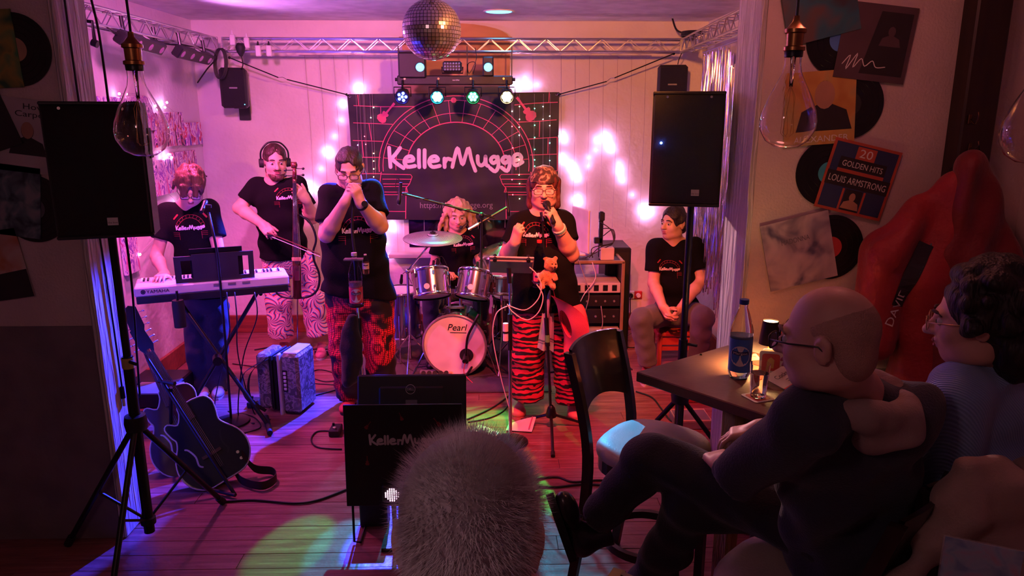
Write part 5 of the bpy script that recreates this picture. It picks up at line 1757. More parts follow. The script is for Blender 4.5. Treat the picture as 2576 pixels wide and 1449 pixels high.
# pedals
c = fl(822, 893, 0)
t = thing('effect_pedal', 'black foot pedal with glowing red lamp near cello player', 'pedal', c)
MB().box(c + V((0, .04, .025)), (.20, .13, .05), bev=.006).build('case', BLACK, t)
MB().box(c + V((0, .05, .056)), (.16, .08, .012), bev=.003).build('treadle', GREYP, t)
MB().box(c + V((-.005, -.026, .024)), (.016, .004, .014)).build('lamp', glow('red_led', (1, .12, .03), 12), t)
for px, py, lab in ((845, 1090, 'small black pedal with clip behind monitor screen'), (640, 1020, 'small black pedal beside accordion strap')):
    c = fl(px, py, 0)
    t = thing('effect_pedal', lab, 'pedal', c)
    MB().box(c + V((0, 0, .022)), (.07, .12, .044), bev=.006).build('case', BLACK, t)
    MB().cyl(c + V((0, -.03, .044)), c + V((0, -.03, .056)), .012, n=10).build('switch', CHROME, t)
    MB().cyl(c + V((-.02, .03, .044)), c + V((-.02, .03, .06)), .008, n=8).build('dial', SATIN, t)

# ---- guitars --------------------------------------------------------
def guitar(lab, bot, top, nrm, m_body, m_face, kbody=1.0, fhole=True, name='guitar'):
    """bot: tail of the body, top: head end; nrm: out of the face"""
    bot, top = V(bot), V(top)
    v = unit(top - bot); u = unit(v.cross(V(nrm))); n = u.cross(v)
    L = (top - bot).length
    ks = L / 1.04
    t = thing(name, lab, 'guitar', bot)
    half = [(0, 0), (.11, .005), (.175, .06), (.20, .14), (.185, .22), (.14, .29), (.125, .33), (.14, .39), (.145, .44), (.12, .485), (.06, .50), (.03, .50)]
    cut = [(-.03, .50), (-.04, .46), (-.075, .41), (-.12, .44), (-.145, .42), (-.135, .36), (-.125, .33), (-.14, .29), (-.185, .22), (-.20, .14), (-.175, .06), (-.11, .005)]
    ol = [(p[0] * ks * kbody, p[1] * ks) for p in half + cut]
    ol = [tuple(p) for p in smooth_path(ol, 3, True)]
    MB().prism(ol, bot - n * .075 * ks, u, v, .075 * ks).build('body', m_body, t, smooth=35)
    MB().prism([(p[0] * .965, p[1] * .965 + .008) for p in ol], bot, u, v, .004).build('face', m_face, t)
    MB().tube([bot + u * p[0] + v * p[1] + n * .002 for p in ol], .004, n=6, closed=True).build('binding', mat('cream_binding', (.7, .62, .45), .4), t)
    MB().prism([(-.028 * ks, .40 * ks), (.028 * ks, .40 * ks), (.022 * ks, .86 * ks), (-.022 * ks, .86 * ks)], bot + n * .006, u, v, .016).build('fingerboard', mat('rosewood', (.10, .035, .018), .4), t)
    MB().tube([bot + v * .47 * ks - n * .01, bot + v * .88 * ks - n * .006], .019 * ks, n=8).build('neck', mat('neck_wood', (.16, .06, .03), .35), t, smooth=True)
    MB().prism([(-.024 * ks, .86 * ks), (.024 * ks, .86 * ks), (.040 * ks, .90 * ks), (.036 * ks, 1.02 * ks), (0, 1.04 * ks), (-.036 * ks, 1.02 * ks), (-.040 * ks, .90 * ks)], bot - n * .006, u, v, .015).build('headstock', SATIN, t)
    for i in range(3):
        for sx in (-1, 1):
            q = bot + v * (.905 + .04 * i) * ks + u * (sx * .038 * ks)
            MB().cyl(q, q + u * (sx * .022), .003, n=6).build('tuner_post', CHROME, t)
            MB().ball(q + u * (sx * .026), (.008, .008, .006), 8, 6).build('tuning_peg', CHROME, t, smooth=True)
    MB().box(bot + v * .17 * ks + n * .013, (.11 * ks, .018, .015), rot_from(u, v, n)).build('bridge', mat('rosewood', (.1, .035, .018), .4), t)
    for k in range(6):
        o_ = (k - 2.5) * .0085
        MB().tube([bot + v * .08 * ks + u * o_ + n * .008, bot + v * .17 * ks + u * o_ + n * .022, bot + v * .87 * ks + u * o_ * .8 + n * .026], .0008, n=3).build('string', CHROME, t)
    if fhole:
        for sx in (-1, 1):
            pts = [(sx * .075, .13), (sx * .088, .15), (sx * .080, .20), (sx * .094, .25), (sx * .108, .265)]
            MB().ribbon([(p[0] * ks, p[1] * ks) for p in smooth_path(pts, 4)], .009, bot, u, v, lift=.0055).build('sound_hole', mat('cream_binding', (.7, .62, .45), .4) if sx < 0 else SATIN, t)
    for i in range(2):
        q = bot + v * (.06 + .04 * i) * ks + u * (.12 * ks) + n * .004
        MB().cyl(q, q + n * .014, .009, n=10).build('knob', CHROME, t)
    return t
gb_ = mat('black_lacquer', (.008, .008, .010), .3, coat=.1)
gbr = mat('brown_lacquer', (.14, .045, .022), .2, col2=(.05, .014, .010), scale=2.5, coat=.1, spec=.3)
guitar('black archtop guitar leaning on a stand beside left speaker', at(572, 1205, Y=3.80), at(338, 822, Y=4.10), (.45, -1, .35), gb_, mat('black_face', (.008, .007, .009), .38, coat=.0, spec=.3))
guitar('brown guitar with cream edging behind the black guitar', at(500, 1180, Y=3.98), at(322, 770, Y=4.30), (.45, -1, .35), gbr, gbr)
t = thing('guitar_stand', 'black tubular guitar stand holding two guitars', 'stand', fl(520, 1220, 0))
for a, b in ((at(372, 905, Y=3.98), at(592, 1246, Y=3.70)), (at(430, 975, Y=3.92), at(430, 1180, Y=4.25))):
    MB().cyl(a, b, .010, n=8).build('tube', SATIN, t, smooth=40)
MB().cyl(fl(592, 1246, .02), fl(505, 1225, .02), .010, n=8).build('foot', SATIN, t, smooth=40)
MB().cyl(fl(505, 1225, .02), fl(480, 1190, .02), .010, n=8).build('foot', SATIN, t, smooth=40)
MB().cyl(at(400, 958, Y=3.95), at(440, 965, Y=3.9), .012, n=8).build('neck_rest', SATIN, t)
def strap(name, lab, pts, w, m, cat='strap', wdir=(0, 0, 1)):
    pp = smooth_path(pts, 6); b = MB(); vs = []
    W = unit(wdir) * w / 2
    for i, p in enumerate(pp):
        d = unit(V(pp[min(i + 1, len(pp) - 1)]) - V(pp[max(i - 1, 0)])); nn = unit(d.cross(W)) * .0015
        vs += [V(p) - W - nn, V(p) + W - nn, V(p) + W + nn, V(p) - W + nn]
    b.add(vs, [(4 * i + a, 4 * i + (a + 1) % 4, 4 * i + 4 + (a + 1) % 4, 4 * i + 4 + a) for i in range(len(pp) - 1) for a in range(4)])
    return tag(b.build(name, m, smooth=30), lab, cat)
strap('guitar_strap', 'dark guitar strap curling on the floor beside guitars', [at(608, 1140, Y=3.85), at(640, 1178, z=.06), fl(685, 1185, .03), fl(694, 1203, .03), fl(660, 1222, .03), fl(610, 1210, .03), at(590, 1185, z=.06)], .05, mat('brown_strap', (.03, .018, .014), .6))
t = thing('pedal_case', 'dark equipment case with cables behind the guitars', 'case', fl(395, 1000, 0))
MB().box(fl(395, 990, .10) + V((0, .1, 0)), (.36, .26, .20), bev=.01).build('case_body', BLACK, t)
MB().box(fl(395, 990, .205) + V((-.05, .1, 0)), (.30, .22, .012), bev=.004).build('case_lid', GREYP, t)

# ---- drum kit -------------------------------------------------------
t = thing('drum_mat', 'dark grey mat under the drum kit', 'mat', (-.35, 5.85, 0))
MB().box((-.35, 5.85, .006), (1.55, 1.35, .010), bev=.003).build('mat_sheet', mat('grey_mat', (.085, .075, .080), .9, bump=.4, bscale=200), t)
steel = mat('mirror_wrap', (.62, .62, .66), .14, .95, scale=5, col2=(.42, .42, .48), stretch=(3, 3, .4))
def skin_head(name='drum_head'): return mat('drum_head_white', (.78, .74, .74), .45)
def drum(name, lab, c, ax, r, L, lugs=6, front=None, mat_shell=None, group=None):
    c, ax = V(c), unit(ax)
    t = thing(name, lab, 'drum', c - ax * L / 2)
    x, y, _ = frame(ax)
    MB().lathe([(r * .97, -L / 2), (r * .97, L / 2)], c, ax, 36).build('shell', mat_shell or steel, t, smooth=True)
    for e in (-1, 1):
        q = c + ax * (e * L / 2)
        MB().disc(q - ax * e * .002, r * .965, ax, 36, .004).build('drum_head', front if (front and e > 0) else skin_head(), t)
        MB().lathe([(r * .965, -.012), (r * 1.02, -.014), (r * 1.035, 0), (r * 1.02, .012), (r * .965, .010)], q, ax, 36).build('hoop', CHROME if r < .2 else mat('bass_hoop', (.35, .30, .32), .3, .5), t, smooth=True)
    for i in range(lugs):
        a = 2 * math.pi * (i + .5) / lugs
        d = x * math.cos(a) + y * math.sin(a)
        for e in (-1, 1):
            MB().box(c + d * (r * 1.0) + ax * (e * L * .28), (.018, .018, .035) if abs(ax.z) > .5 else (.022, .03, .022), bev=.004).build('lug', CHROME, t)
            MB().cyl(c + d * (r * 1.03) + ax * (e * L * .28), c + d * (r * 1.03) + ax * (e * L * .5), .004, n=6).build('tension_rod', CHROME, t)
    return t, x, y
bd_ax = unit(V((-.10, -1, 0)))
bdc = at(1143, 858, Y=5.52)
bdc.z = .262
t, x, y = drum('bass_drum', 'bass drum with white front head on the floor in front of drummer', bdc - bd_ax * .20, bd_ax, .25, .40, 8, front=mat('bass_head', (.80, .76, .78), .4))
u_ = unit(V((0, 0, 1)).cross(bd_ax)) ; u_ = u_ if u_.x > 0 else -u_
fc = bdc + bd_ax * .004
text('Pearl', .075, fc + V((0, 0, .125)) + u_ * .02, u_, V((0, 0, 1)), SATIN, t, shear=.25, width=.155)
MB().ribbon([(-.03, .108), (.095, .108)], .004, fc, u_, V((0, 0, 1)), lift=.001).build('lettering', SATIN, t)
hp_ = fc + u_ * .095 + V((0, 0, -.075))
MB().disc(hp_ + bd_ax * .001, .055, bd_ax, 24, .002).build('port_hole', RUBBER, t)
for sx in (-1, 1): MB().cyl(bdc - bd_ax * .12 + u_ * (sx * .24) + V((0, 0, -.05)), bdc - bd_ax * .02 + u_ * (sx * .34) + V((0, 0, -.255)), .008, n=8).build('spur', CHROME, t)
t = thing('bass_drum_microphone', 'black microphone on curved arm at bass drum hole', 'microphone', hp_)
MB().tube(smooth_path([at(1205, 790, Y=5.40), at(1192, 815, Y=5.38), at(1176, 850, Y=5.40), hp_ + bd_ax * .03], 6), .010, n=8).build('gooseneck', SATIN, t, smooth=True)
MB().cyl(hp_ + bd_ax * .01, hp_ + bd_ax * .07 - V((0, 0, .03)), .025, n=14).build('mic_head', SATIN, t, smooth=40)
MB().tube(smooth_path([hp_ + bd_ax * .06 - V((0, 0, .03)), hp_ + bd_ax * .08 - V((.01, 0, .12)), V((hp_.x + .05, 5.36, .01))], 5), .0035, n=5).build('red_cable', mat('red_cable', (.5, .02, .03), .5), t)
for (px, py, lab, r, axv) in ((1084, 712, 'chrome rack tom above the bass drum at left', .145, (-.12, .42, 1)), (1192, 715, 'chrome rack tom above the bass drum at right', .130, (.18, .42, 1))):
    c = at(px, py, Y=5.55)
    t, x, y = drum('rack_tom', lab, c, axv, r, .20, 6)
    MB().disc(c - frame(axv)[2] * .01 + V((-.02, -r * 1.0, .02)), .022, (0, -1, .3), 14, .004).build('badge', WHITEP, t)
t = thing('tom_holder', 'chrome tom holder tubes on top of bass drum', 'stand', (bdc.x, 5.72, .5))
for sx in (-1, 1):
    MB().cyl((bdc.x + sx * .045, 5.72, .50), (bdc.x + sx * .045, 5.70, .80), .013, n=10).build('tube', CHROME, t, smooth=40)
    MB().cyl((bdc.x + sx * .045, 5.70, .79), (bdc.x + sx * .13, 5.62, .80), .011, n=10).build('arm', CHROME, t, smooth=40)
MB().box((bdc.x, 5.72, .525), (.15, .07, .03), bev=.008).build('bracket', CHROME, t)
drum('floor_tom', 'tall chrome floor tom behind the bass drum at left', V((-.80, 6.02, .40)), (0, 0, 1), .18, .38, 8, mat_shell=mat('blue_steel_wrap', (.35, .38, .62), .16, .95, stretch=(3, 3, .4)))
t = [o for o in COL.objects if o.name.startswith('floor_tom')][0]
for a in (.6, 2.7, 4.8): MB().cyl(V((-.80 + .195 * math.cos(a), 6.02 + .195 * math.sin(a), .012)), V((-.80 + .195 * math.cos(a), 6.02 + .195 * math.sin(a), .42)), .008, n=8).build('leg', CHROME, t, smooth=40)
drum('floor_tom', 'dark chrome floor tom behind the tablet stand at right', V((.15, 6.02, .37)), (0, 0, 1), .17, .34, 8, mat_shell=mat('dark_steel_wrap', (.25, .25, .30), .16, .95))
t = [o for o in COL.objects if o.name == 'floor_tom.001'][0]
for a in (.6, 2.7, 4.8): MB().cyl(V((.15 + .185 * math.cos(a), 6.02 + .185 * math.sin(a), .012)), V((.15 + .185 * math.cos(a), 6.02 + .185 * math.sin(a), .42)), .008, n=8).build('leg', CHROME, t, smooth=40)
t, x, y = drum('snare_drum', 'shallow chrome snare drum on stand right of rack toms', at(1262, 712, Y=5.75), (0.05, .1, 1), .165, .13, 8)
c = at(1262, 712, Y=5.75)
MB().cyl((c.x, c.y, .30), (c.x, c.y, c.z - .07), .012, n=8).build('stand_tube', CHROME, t, smooth=40)
for a in (0.4, 2.5, 4.6): MB().cyl((c.x, c.y, .32), (c.x + .26 * math.cos(a), c.y + .26 * math.sin(a), .012), .007, n=8).build('stand_leg', CHROME, t, smooth=40)
t = thing('drum_throne', 'round black drum stool under the drummer', 'stool', (-.32, 6.32, 0))
MB().lathe([(0, .50), (.14, .50), (.16, .48), (.16, .44), (.14, .43), (0, .43)], (-.32, 6.32, .04), (0, 0, 1), 24).build('seat', RUBBER, t, smooth=40)
MB().cyl((-.32, 6.32, .2), (-.32, 6.32, .47), .014, n=8).build('pole', CHROME, t)
for a in (.5, 2.6, 4.7): MB().cyl((-.32, 6.32, .22), (-.32 + .22 * math.cos(a), 6.32 + .22 * math.sin(a), .012), .009, n=8).build('leg', CHROME, t)
def cym_mat(nt, co):
    vm = N(nt, 'ShaderNodeVectorMath', operation='LENGTH'); nt.links.new(co, vm.inputs[0])
    m_ = N(nt, 'ShaderNodeMath', operation='MULTIPLY'); m_.inputs[1].default_value = 95.0
    nt.links.new(vm.outputs['Value'], m_.inputs[0])
    f_ = N(nt, 'ShaderNodeMath', operation='FRACT'); nt.links.new(m_.outputs[0], f_.inputs[0])
    return ramp(nt, f_.outputs[0], [(.42, (.02, .025, .03)), (.55, (.62, .66, .66))])
ringed = node_mat('perforated_cymbal', cym_mat, rough=.35, metal=.4)
bronze = mat('bronze_cymbal', (.62, .55, .42), .25, 1.0)
def cymbal(lab, c, ax, r, m, stand_xy, joint=None):
    c = V(c)
    t = thing('cymbal', lab, 'cymbal', c)
    MB().lathe([(.006, .022), (.03, .02), (.045, .008), (r * .6, -.004), (r, -.018), (r, -.0205), (r * .6, -.007), (.045, .004)], c, ax, 48).build('plate', m, t, smooth=True)
    MB().cyl(c, c + unit(ax) * .045, .006, n=8).build('wing_nut', SATIN, t)
    MB().cyl(c + unit(ax) * .022, c + unit(ax) * .034, .022, n=14).build('felt', RUBBER, t)
    s = thing('cymbal_stand', lab.replace('cymbal', 'stand for cymbal', 1), 'stand', (stand_xy[0], stand_xy[1], 0))
    j = V(joint) if joint is not None else V((stand_xy[0], stand_xy[1], c.z - .1))
    MB().cyl(c - unit(ax) * .03, c - unit(ax) * .004, .006, n=8).build('tilter', CHROME, s)
    MB().ball(c - unit(ax) * .035, .018, 10, 8).build('tilter_joint', CHROME, s, smooth=True)
    MB().cyl(c - unit(ax) * .035, j, .007, n=8).build('boom', CHROME, s, smooth=40)
    MB().ball(j, .022, 10, 8).build('boom_joint', CHROME, s, smooth=True)
    MB().cyl(j, V((stand_xy[0], stand_xy[1], .10)), .011, n=10).build('tube', CHROME, s, smooth=40)
    for a in (.5, 2.6, 4.7):
        MB().cyl(V((stand_xy[0], stand_xy[1], .30)), V((stand_xy[0] + .24 * math.cos(a), stand_xy[1] + .24 * math.sin(a), .014)), .007, n=8).build('leg', CHROME, s, smooth=40)
    return t
b0 = fl(1034, 930, 0)
cymbal('perforated ring-patterned cymbal at left of drummer', at(1089, 594, Y=5.75), (.02, -.10, 1), .235, ringed, (b0.x, b0.y), at(1025, 682, Y=b0.y))
cymbal('green-lit plain cymbal at right of drummer', at(1262, 622, Y=5.85), (-.25, -.15, 1), .20, bronze, (.24, 5.95), (.20, 5.95, 1.0))
for px, py, lab in ((1088, 665, 'black clip microphone on left rack tom, outer one'), (1098, 660, 'black clip microphone on left rack tom, inner one'), (1198, 668, 'black clip microphone on right rack tom'), (1008, 700, 'black clip microphone on the floor tom rim')):
    p = at(px, py, Y=5.66 if px > 1020 else 5.8)
    t = thing('clip_microphone', lab, 'microphone', p)
    mic(t, p + V((0, .0, -.05)), (.15, -.2, 1), .085, .014)
    MB().tube(smooth_path([p + V((.02, -.02, .04)), p + V((.05, -.03, .05)), p + V((.09, -.02, -.04))], 4), .0025, n=5).build('wire', CABLE, t)
# overhead microphone stand with two booms
b0 = fl(1211, 935, 0)
t = thing('overhead_stand', 'black microphone stand with two booms in front of the drummer', 'microphone stand', b0)
tp = at(1211, 542, Y=b0.y)
MB().cyl((b0.x, b0.y, .1), tp, .010, n=10).build('pole', SATIN, t, smooth=40)
tripod(t, (b0.x, b0.y), .16, [(b0.x + .30 * math.cos(a), b0.y + .30 * math.sin(a)) for a in (-.5, 2.0, 4.2)])
MB().ball(tp, .026, 10, 8).build('boom_clamp', SATIN, t, smooth=True)
e1, e0 = at(1012, 487, Y=b0.y - .10), at(1244, 548, Y=b0.y + .02)
bo = MB().cyl(e0, e1, .0085, n=8).build('boom', SATIN, t, smooth=40)
pts = [lerp(e0, e1, f) + V((0, math.cos(f * 28) * .012, math.sin(f * 28) * .012)) for f in np.linspace(.02, 1, 60)]
MB().tube(pts, .003, n=5).build('boom_cable', CABLE, bo)
mic(t, at(1003, 516, Y=b0.y - .10), V((.12, 0, .9)), .17, .017)
MB().tube(smooth_path([at(1010, 455, Y=b0.y - .1), at(998, 450, Y=b0.y - .1), at(996, 475, Y=b0.y - .1), at(1008, 495, Y=b0.y - .1)], 5), .003, n=5).build('mic_wire', CABLE, t)
e2, e3 = at(1178, 577, Y=b0.y - .03), at(1278, 520, Y=b0.y + .06)
MB().cyl(e2, e3, .0085, n=8).build('boom', SATIN, t, smooth=40)
MB().cyl(lerp(e2, e3, .0), lerp(e2, e3, .25), .013, n=8).build('counterweight', CHROME, t, smooth=40)
mic(t, at(1280, 545, Y=b0.y + .06), V((-.08, 0, .9)), .19, .016)
t = thing('power_strip', 'grey power strip with red switch on floor before bass drum', 'power strip', fl(1110, 938, 0))
MB().box(fl(1110, 938, .02), (.34, .055, .04), bev=.006).build('strip_body', GREYP, t)
MB().box(fl(1134, 936, .043), (.025, .03, .008)).build('switch', glow('switch_red', (1, .05, .03), 2), t)
for i in range(5): MB().cyl(fl(1110, 938, .04) + V((-.14 + i * .045, 0, 0)), fl(1110, 938, .042) + V((-.14 + i * .045, 0, 0)), .018, n=12).build('outlet', RUBBER, t)

# ---- stand with bottle in front of the harmonica player ---------------
b0 = V((at(903, 770, Y=4.58).x, 4.58, 0))
t = thing('bottle_stand', 'chrome pole stand with drink holder in front of harmonica player', 'stand', b0)
MB().cyl((b0.x, b0.y, .02), at(900, 770, Y=b0.y), .010, n=10).build('pole', CHROME, t, smooth=40)
MB().cyl(at(900, 770, Y=b0.y), at(893, 655, Y=b0.y), .008, n=10).build('upper_pole', SATIN, t, smooth=40)
MB().cyl(at(905, 850, Y=b0.y), at(903, 800, Y=b0.y), .016, n=10).build('clutch', SATIN, t, smooth=40)
MB().lathe([(0, .03), (.03, .03), (.12, .014), (.13, 0), (0, 0)], b0, (0, 0, 1), 28).build('base', SATIN, t, smooth=40)
hr = at(897, 765, Y=b0.y - .05)
MB().tube([hr + V((.045 * math.cos(a), .045 * math.sin(a), 0)) for a in np.linspace(0, 6.28, 19)[:-1]], .004, closed=True).build('holder_ring', SATIN, t)
MB().disc(hr + V((0, 0, -.012)), .045, n=18, th=.004).build('holder_base', SATIN, t)
MB().box(at(890, 652, Y=b0.y - .01), (.12, .06, .008)).build('tray', GREYP, t)
PET = mat('clear_pet', (.92, .95, .97), .06, trans=1.0, ior=1.12)
def bottle(lab, base, H, R, liquid, lblcol, capcol, fill=.5, words=None, name='bottle', lblband=(.28, .58)):
    base = V(base)
    t = thing(name, lab, 'bottle', base)
    prof = [(0, .004), (R * .8, 0), (R, .02 * H / .3), (R, .30 * H), (R * .94, .36 * H), (R, .42 * H), (R, .60 * H), (R * .92, .66 * H), (R * .55, .83 * H), (R * .36, .90 * H), (R * .36, .95 * H)]
    MB().lathe(prof, base, (0, 0, 1), 24).build('bottle_wall', PET, t, smooth=50)
    if liquid:
        MB().lathe([(0, .006), (R * .78, .005), (R * .97, .025 * H / .3), (R * .97, fill * H), (0, fill * H)], base, (0, 0, 1), 20).build('liquid', mat('liquid_%.2f_%.2f_%.2f' % liquid, liquid, .1, trans=.75, ior=1.33), t, smooth=40)
    if lblcol:
        lm = mat('label_%.2f_%.2f_%.2f' % lblcol, lblcol, .5)
        lb = MB().lathe([(R * 1.01, lblband[0] * H), (R * 1.015, lblband[1] * H)], base, (0, 0, 1), 28).build('paper_label', lm, t, smooth=True)
        f = unit(V((-base.x, -base.y, 0))); u = V((0, 0, 1)).cross(f)
        zc = (lblband[0] + lblband[1]) / 2 * H
        ob = MB()
        ol = [(a_ * R * .9, b_ * H * .13) for a_, b_ in ((math.cos(q), math.sin(q)) for q in np.linspace(0, 6.28, 21)[:-1])]
        def wrap(x_, z_, l=1.025): return base + V((0, 0, zc + z_)) + (f * math.cos(x_ / R) + u * math.sin(x_ / R)) * (R * l)
        MB().add([wrap(*p) for p in ol] + [wrap(0, 0)], [(i, (i + 1) % 20, 20) for i in range(20)]).build('label_oval', mat('label_cream', (.72, .70, .66), .5), lb)
        MB().add([wrap(x_, z_, 1.035) for x_, z_ in ((-R * .75, .02 * H), (-R * .35, .015 * H), (0, .01 * H), (R * .35, .015 * H), (R * .75, .02 * H), (R * .75, .065 * H), (R * .35, .06 * H), (0, .055 * H), (-R * .35, .06 * H), (-R * .75, .065 * H))],
                 [(0, 1, 8, 9), (1, 2, 7, 8), (2, 3, 6, 7), (3, 4, 5, 6)]).build('label_ribbon', mat('label_navy', (.02, .02, .08), .5), lb)
        if words:
            mb = text(words, .042 * H, (0, 0, 0), (1, 0, 0), (0, 0, 1), None, None, width=R * 1.2)
            mb.v = [tuple(wrap(v_[0], v_[2] + .024 * H, 1.05)) for v_ in mb.v]
            mb.build('lettering', WHITEP, lb)
    cm = mat('cap_%.2f_%.2f_%.2f' % capcol, capcol, .4)
    MB().lathe([(R * .40, .94 * H), (R * .42, .945 * H), (R * .42, H), (0, H)], base, (0, 0, 1), 20).build('cap', cm, t, smooth=40)
    return t
bottle('clear water bottle with red label in holder before harmonica player', hr + V((0, 0, -.008)), .34, .042, (.75, .5, .55), (.60, .05, .10), (.65, .70, .75), .45, 'Margon', lblband=(.06, .36))
bottle('small brown glass bottle clipped beside the red-label bottle', at(921, 690, Y=b0.y), .13, .021, (.5, .25, .1), (.75, .5, .35), (.75, .75, .72), .6)
t = thing('cloth_bag', 'black cloth bag hanging from the bottle stand', 'bag', at(885, 870, Y=b0.y - .02))
S = SDF(*bounds([at(885, 790, Y=b0.y), at(885, 970, Y=b0.y)], .16), .009)
S.ell(at(884, 880, Y=b0.y - .03), (.075, .04, .20), None, .02); S.cone(at(890, 800, Y=b0.y - .02), at(880, 950, Y=b0.y - .03), .03, .06, .03)
S.folds(.006, 60, 31, (1, 1, .3)); S.build('bag_body', fabric('bag', (.012, .011, .012)), t)

# ---- singer's tablet stand ---------------------------------------------
b0 = fl(1284, 1113, 0)
t = thing('tablet_stand', 'chrome pole stand with round black base holding a tablet', 'stand', b0)
MB().lathe([(0, .035), (.02, .035), (.035, .026), (.095, .022), (.112, .012), (.114, .002), (0, 0)], b0, (0, 0, 1), 36).build('base', SATIN, t, smooth=40)
MB().cyl((b0.x, b0.y, .03), at(1283, 880, Y=b0.y), .011, n=12).build('pole', CHROME, t, smooth=40)
MB().cyl(at(1283, 880, Y=b0.y), at(1283, 790, Y=b0.y), .015, n=12).build('clutch', SATIN, t, smooth=40)
MB().cyl(at(1283, 790, Y=b0.y), at(1282, 700, Y=b0.y), .007, n=12).build('upper_pole', CHROME, t, smooth=40)
MB().cyl(at(1282, 712, Y=b0.y), at(1280, 675, Y=b0.y), .014, n=12).build('tilt_head', SATIN, t, smooth=40)
tc_ = at(1286, 664, Y=b0.y + .05)
tu = unit(V((1, 0, -.03))); tn = unit(V((0, -.62, -.8))); tv = tn.cross(tu); tv = tv if tv.y > 0 else -tv
Rt = rot_from(tu, tv, tu.cross(tv))
MB().box(tc_ - Rt @ V((0, 0, .018)), (.26, .16, .012), Rt, bev=.004).build('holder_plate', GREYP, t)
for sx in (-1, 1): MB().cyl(tc_ + Rt @ V((sx * .10, -.10, -.03)), tc_ + Rt @ V((sx * .10, -.07, .02)), .012, n=8).build('grip', SATIN, t)
tb = thing('tablet_computer', 'white-backed tablet on the chrome stand in front of singer', 'tablet', tc_)
MB().box(tc_, (.27, .19, .009), Rt, bev=.004).build('tablet_shell', mat('tablet_white', (.62, .60, .60), .35), tb)
MB().box(tc_ + Rt @ V((0, 0, .0052)), (.25, .17, .0012), Rt).build('screen', glow('screen_dim', (.35, .3, .5), .4), tb)
ad = at(1272, 835, Y=b0.y - .02)
t = thing('power_adapter', 'long white adapter strapped to the chrome tablet stand', 'adapter', ad)
MB().cyl(ad + V((0, 0, -.055)), ad + V((0, 0, .055)), .017, n=12).build('case', WHITEP, t, smooth=40)
MB().lathe([(.019, -.006), (.021, 0), (.019, .006)], ad, (0, 0, 1), 14).build('strap', SATIN, t)
WC = mat('white_cable', (.75, .70, .68), .45)
for i, pts in enumerate(([(1332, 672), (1350, 690), (1362, 720), (1352, 755), (1320, 780), (1278, 768)], [(1350, 715), (1366, 745), (1355, 785), (1325, 805), (1290, 785), (1276, 765)], [(1276, 770), (1248, 790), (1240, 850), (1260, 950), (1282, 1030)])):
    cord('white_cable', ('upper white cable looped from tablet to its stand', 'lower white cable hanging in a loop below tablet', 'white cable hanging down beside chrome tablet stand')[i], [at(px, py, Y=b0.y - .02) for px, py in pts], .0035, WC)

# ---- singer's microphone stand and what hangs on it ----------------------
b0 = fl(1386, 1078, 0)
t = thing('microphone_stand', 'black tripod microphone stand in front of the singing woman', 'microphone stand', b0)
tp = at(1365, 556, Y=b0.y)
MB().cyl((b0.x, b0.y, .06), at(1378, 870, Y=b0.y), .0095, n=10).build('pole', SATIN, t, smooth=40)
MB().cyl(at(1378, 870, Y=b0.y), at(1374, 800, Y=b0.y), .015, n=10).build('clutch', SATIN, t, smooth=40)
MB().cyl(at(1374, 800, Y=b0.y), tp, .0075, n=10).build('upper_pole', SATIN, t, smooth=40)
MB().cyl(at(1377, 860, Y=b0.y), at(1377, 842, Y=b0.y), .0165, n=12).build('green_tape', mat('green_tape', (.12, .35, .12), .6), t)
tripod(t, (b0.x, b0.y), .105, [tuple(fl(1482, 1073, 0))[:2], tuple(fl(1391, 1152, 0))[:2], tuple(fl(1312, 1062, 0))[:2]], r=.0095, hub_r=.035)
MB().lathe([(.012, .06), (.02, .05), (.036, 0), (.034, -.02)], (b0.x, b0.y, .105), (0, 0, 1), 16).build('base_cone', SATIN, t, smooth=40)
MB().tube(smooth_path([tp, at(1363, 545, Y=b0.y), at(1361, 533, Y=b0.y)], 4), .010, n=8).build('mic_clip', CHROME, t)
bh = at(1356, 718, Y=b0.y - .02)
MB().tube([bh + V((.044 * math.cos(a), .044 * math.sin(a), .03)) for a in np.linspace(0, 6.28, 19)[:-1]], .004, closed=True).build('holder_ring', SATIN, t)
MB().disc(bh + V((0, 0, -.006)), .04, n=18, th=.005).build('holder_base', SATIN, t)
bottle('clear bottle with red cap and pink drink beside the teddy', bh, .29, .038, (.75, .12, .22), (.55, .05, .12), (.7, .03, .03), .32, lblband=(.06, .30))
# teddy
tcx = at(1380, 690, Y=b0.y - .05)
t = thing('teddy_bear', 'small orange-brown plush teddy clipped to singer\'s microphone stand', 'soft toy', tcx)
plush = mat('plush', (.50, .20, .07), .95, bump=1.0, bscale=220, sheen=.6)
S = SDF(*bounds([tcx + V((0, 0, -.12)), tcx + V((0, 0, .16))], .11), .005)
S.ell(tcx + V((-.012, 0, -.02)), (.045, .04, .055), None, .02); S.ell(tcx + V((.012, -.01, .062)), (.042, .040, .044), None, .015)
S.ell(tcx + V((.03, -.045, .055)), (.018, .02, .015), None, .01)
for sx in (-1, 1):
    S.ell(tcx + V((.012 + sx * .034, 0, .10)), (.014, .009, .014), None, .006)
    S.cone(tcx + V((sx * .03, -.01, .005)), tcx + V((sx * .05 - .01, -.04, -.02)), .018, .016, .01)
    S.cone(tcx + V((sx * .025 - .01, -.01, -.05)), tcx + V((sx * .035 - .01, -.05, -.07)), .02, .018, .01)
S.folds(.003, 200, 3)
S.build('plush_body', plush, t)
for dx in (.018, .04): MB().ball(tcx + V((dx, -.05, .075)), .005, 8, 6).build('eye', SATIN, t, smooth=True)
MB().ball(tcx + V((.034, -.064, .058)), .006, 8, 6).build('nose', SATIN, t, smooth=True)
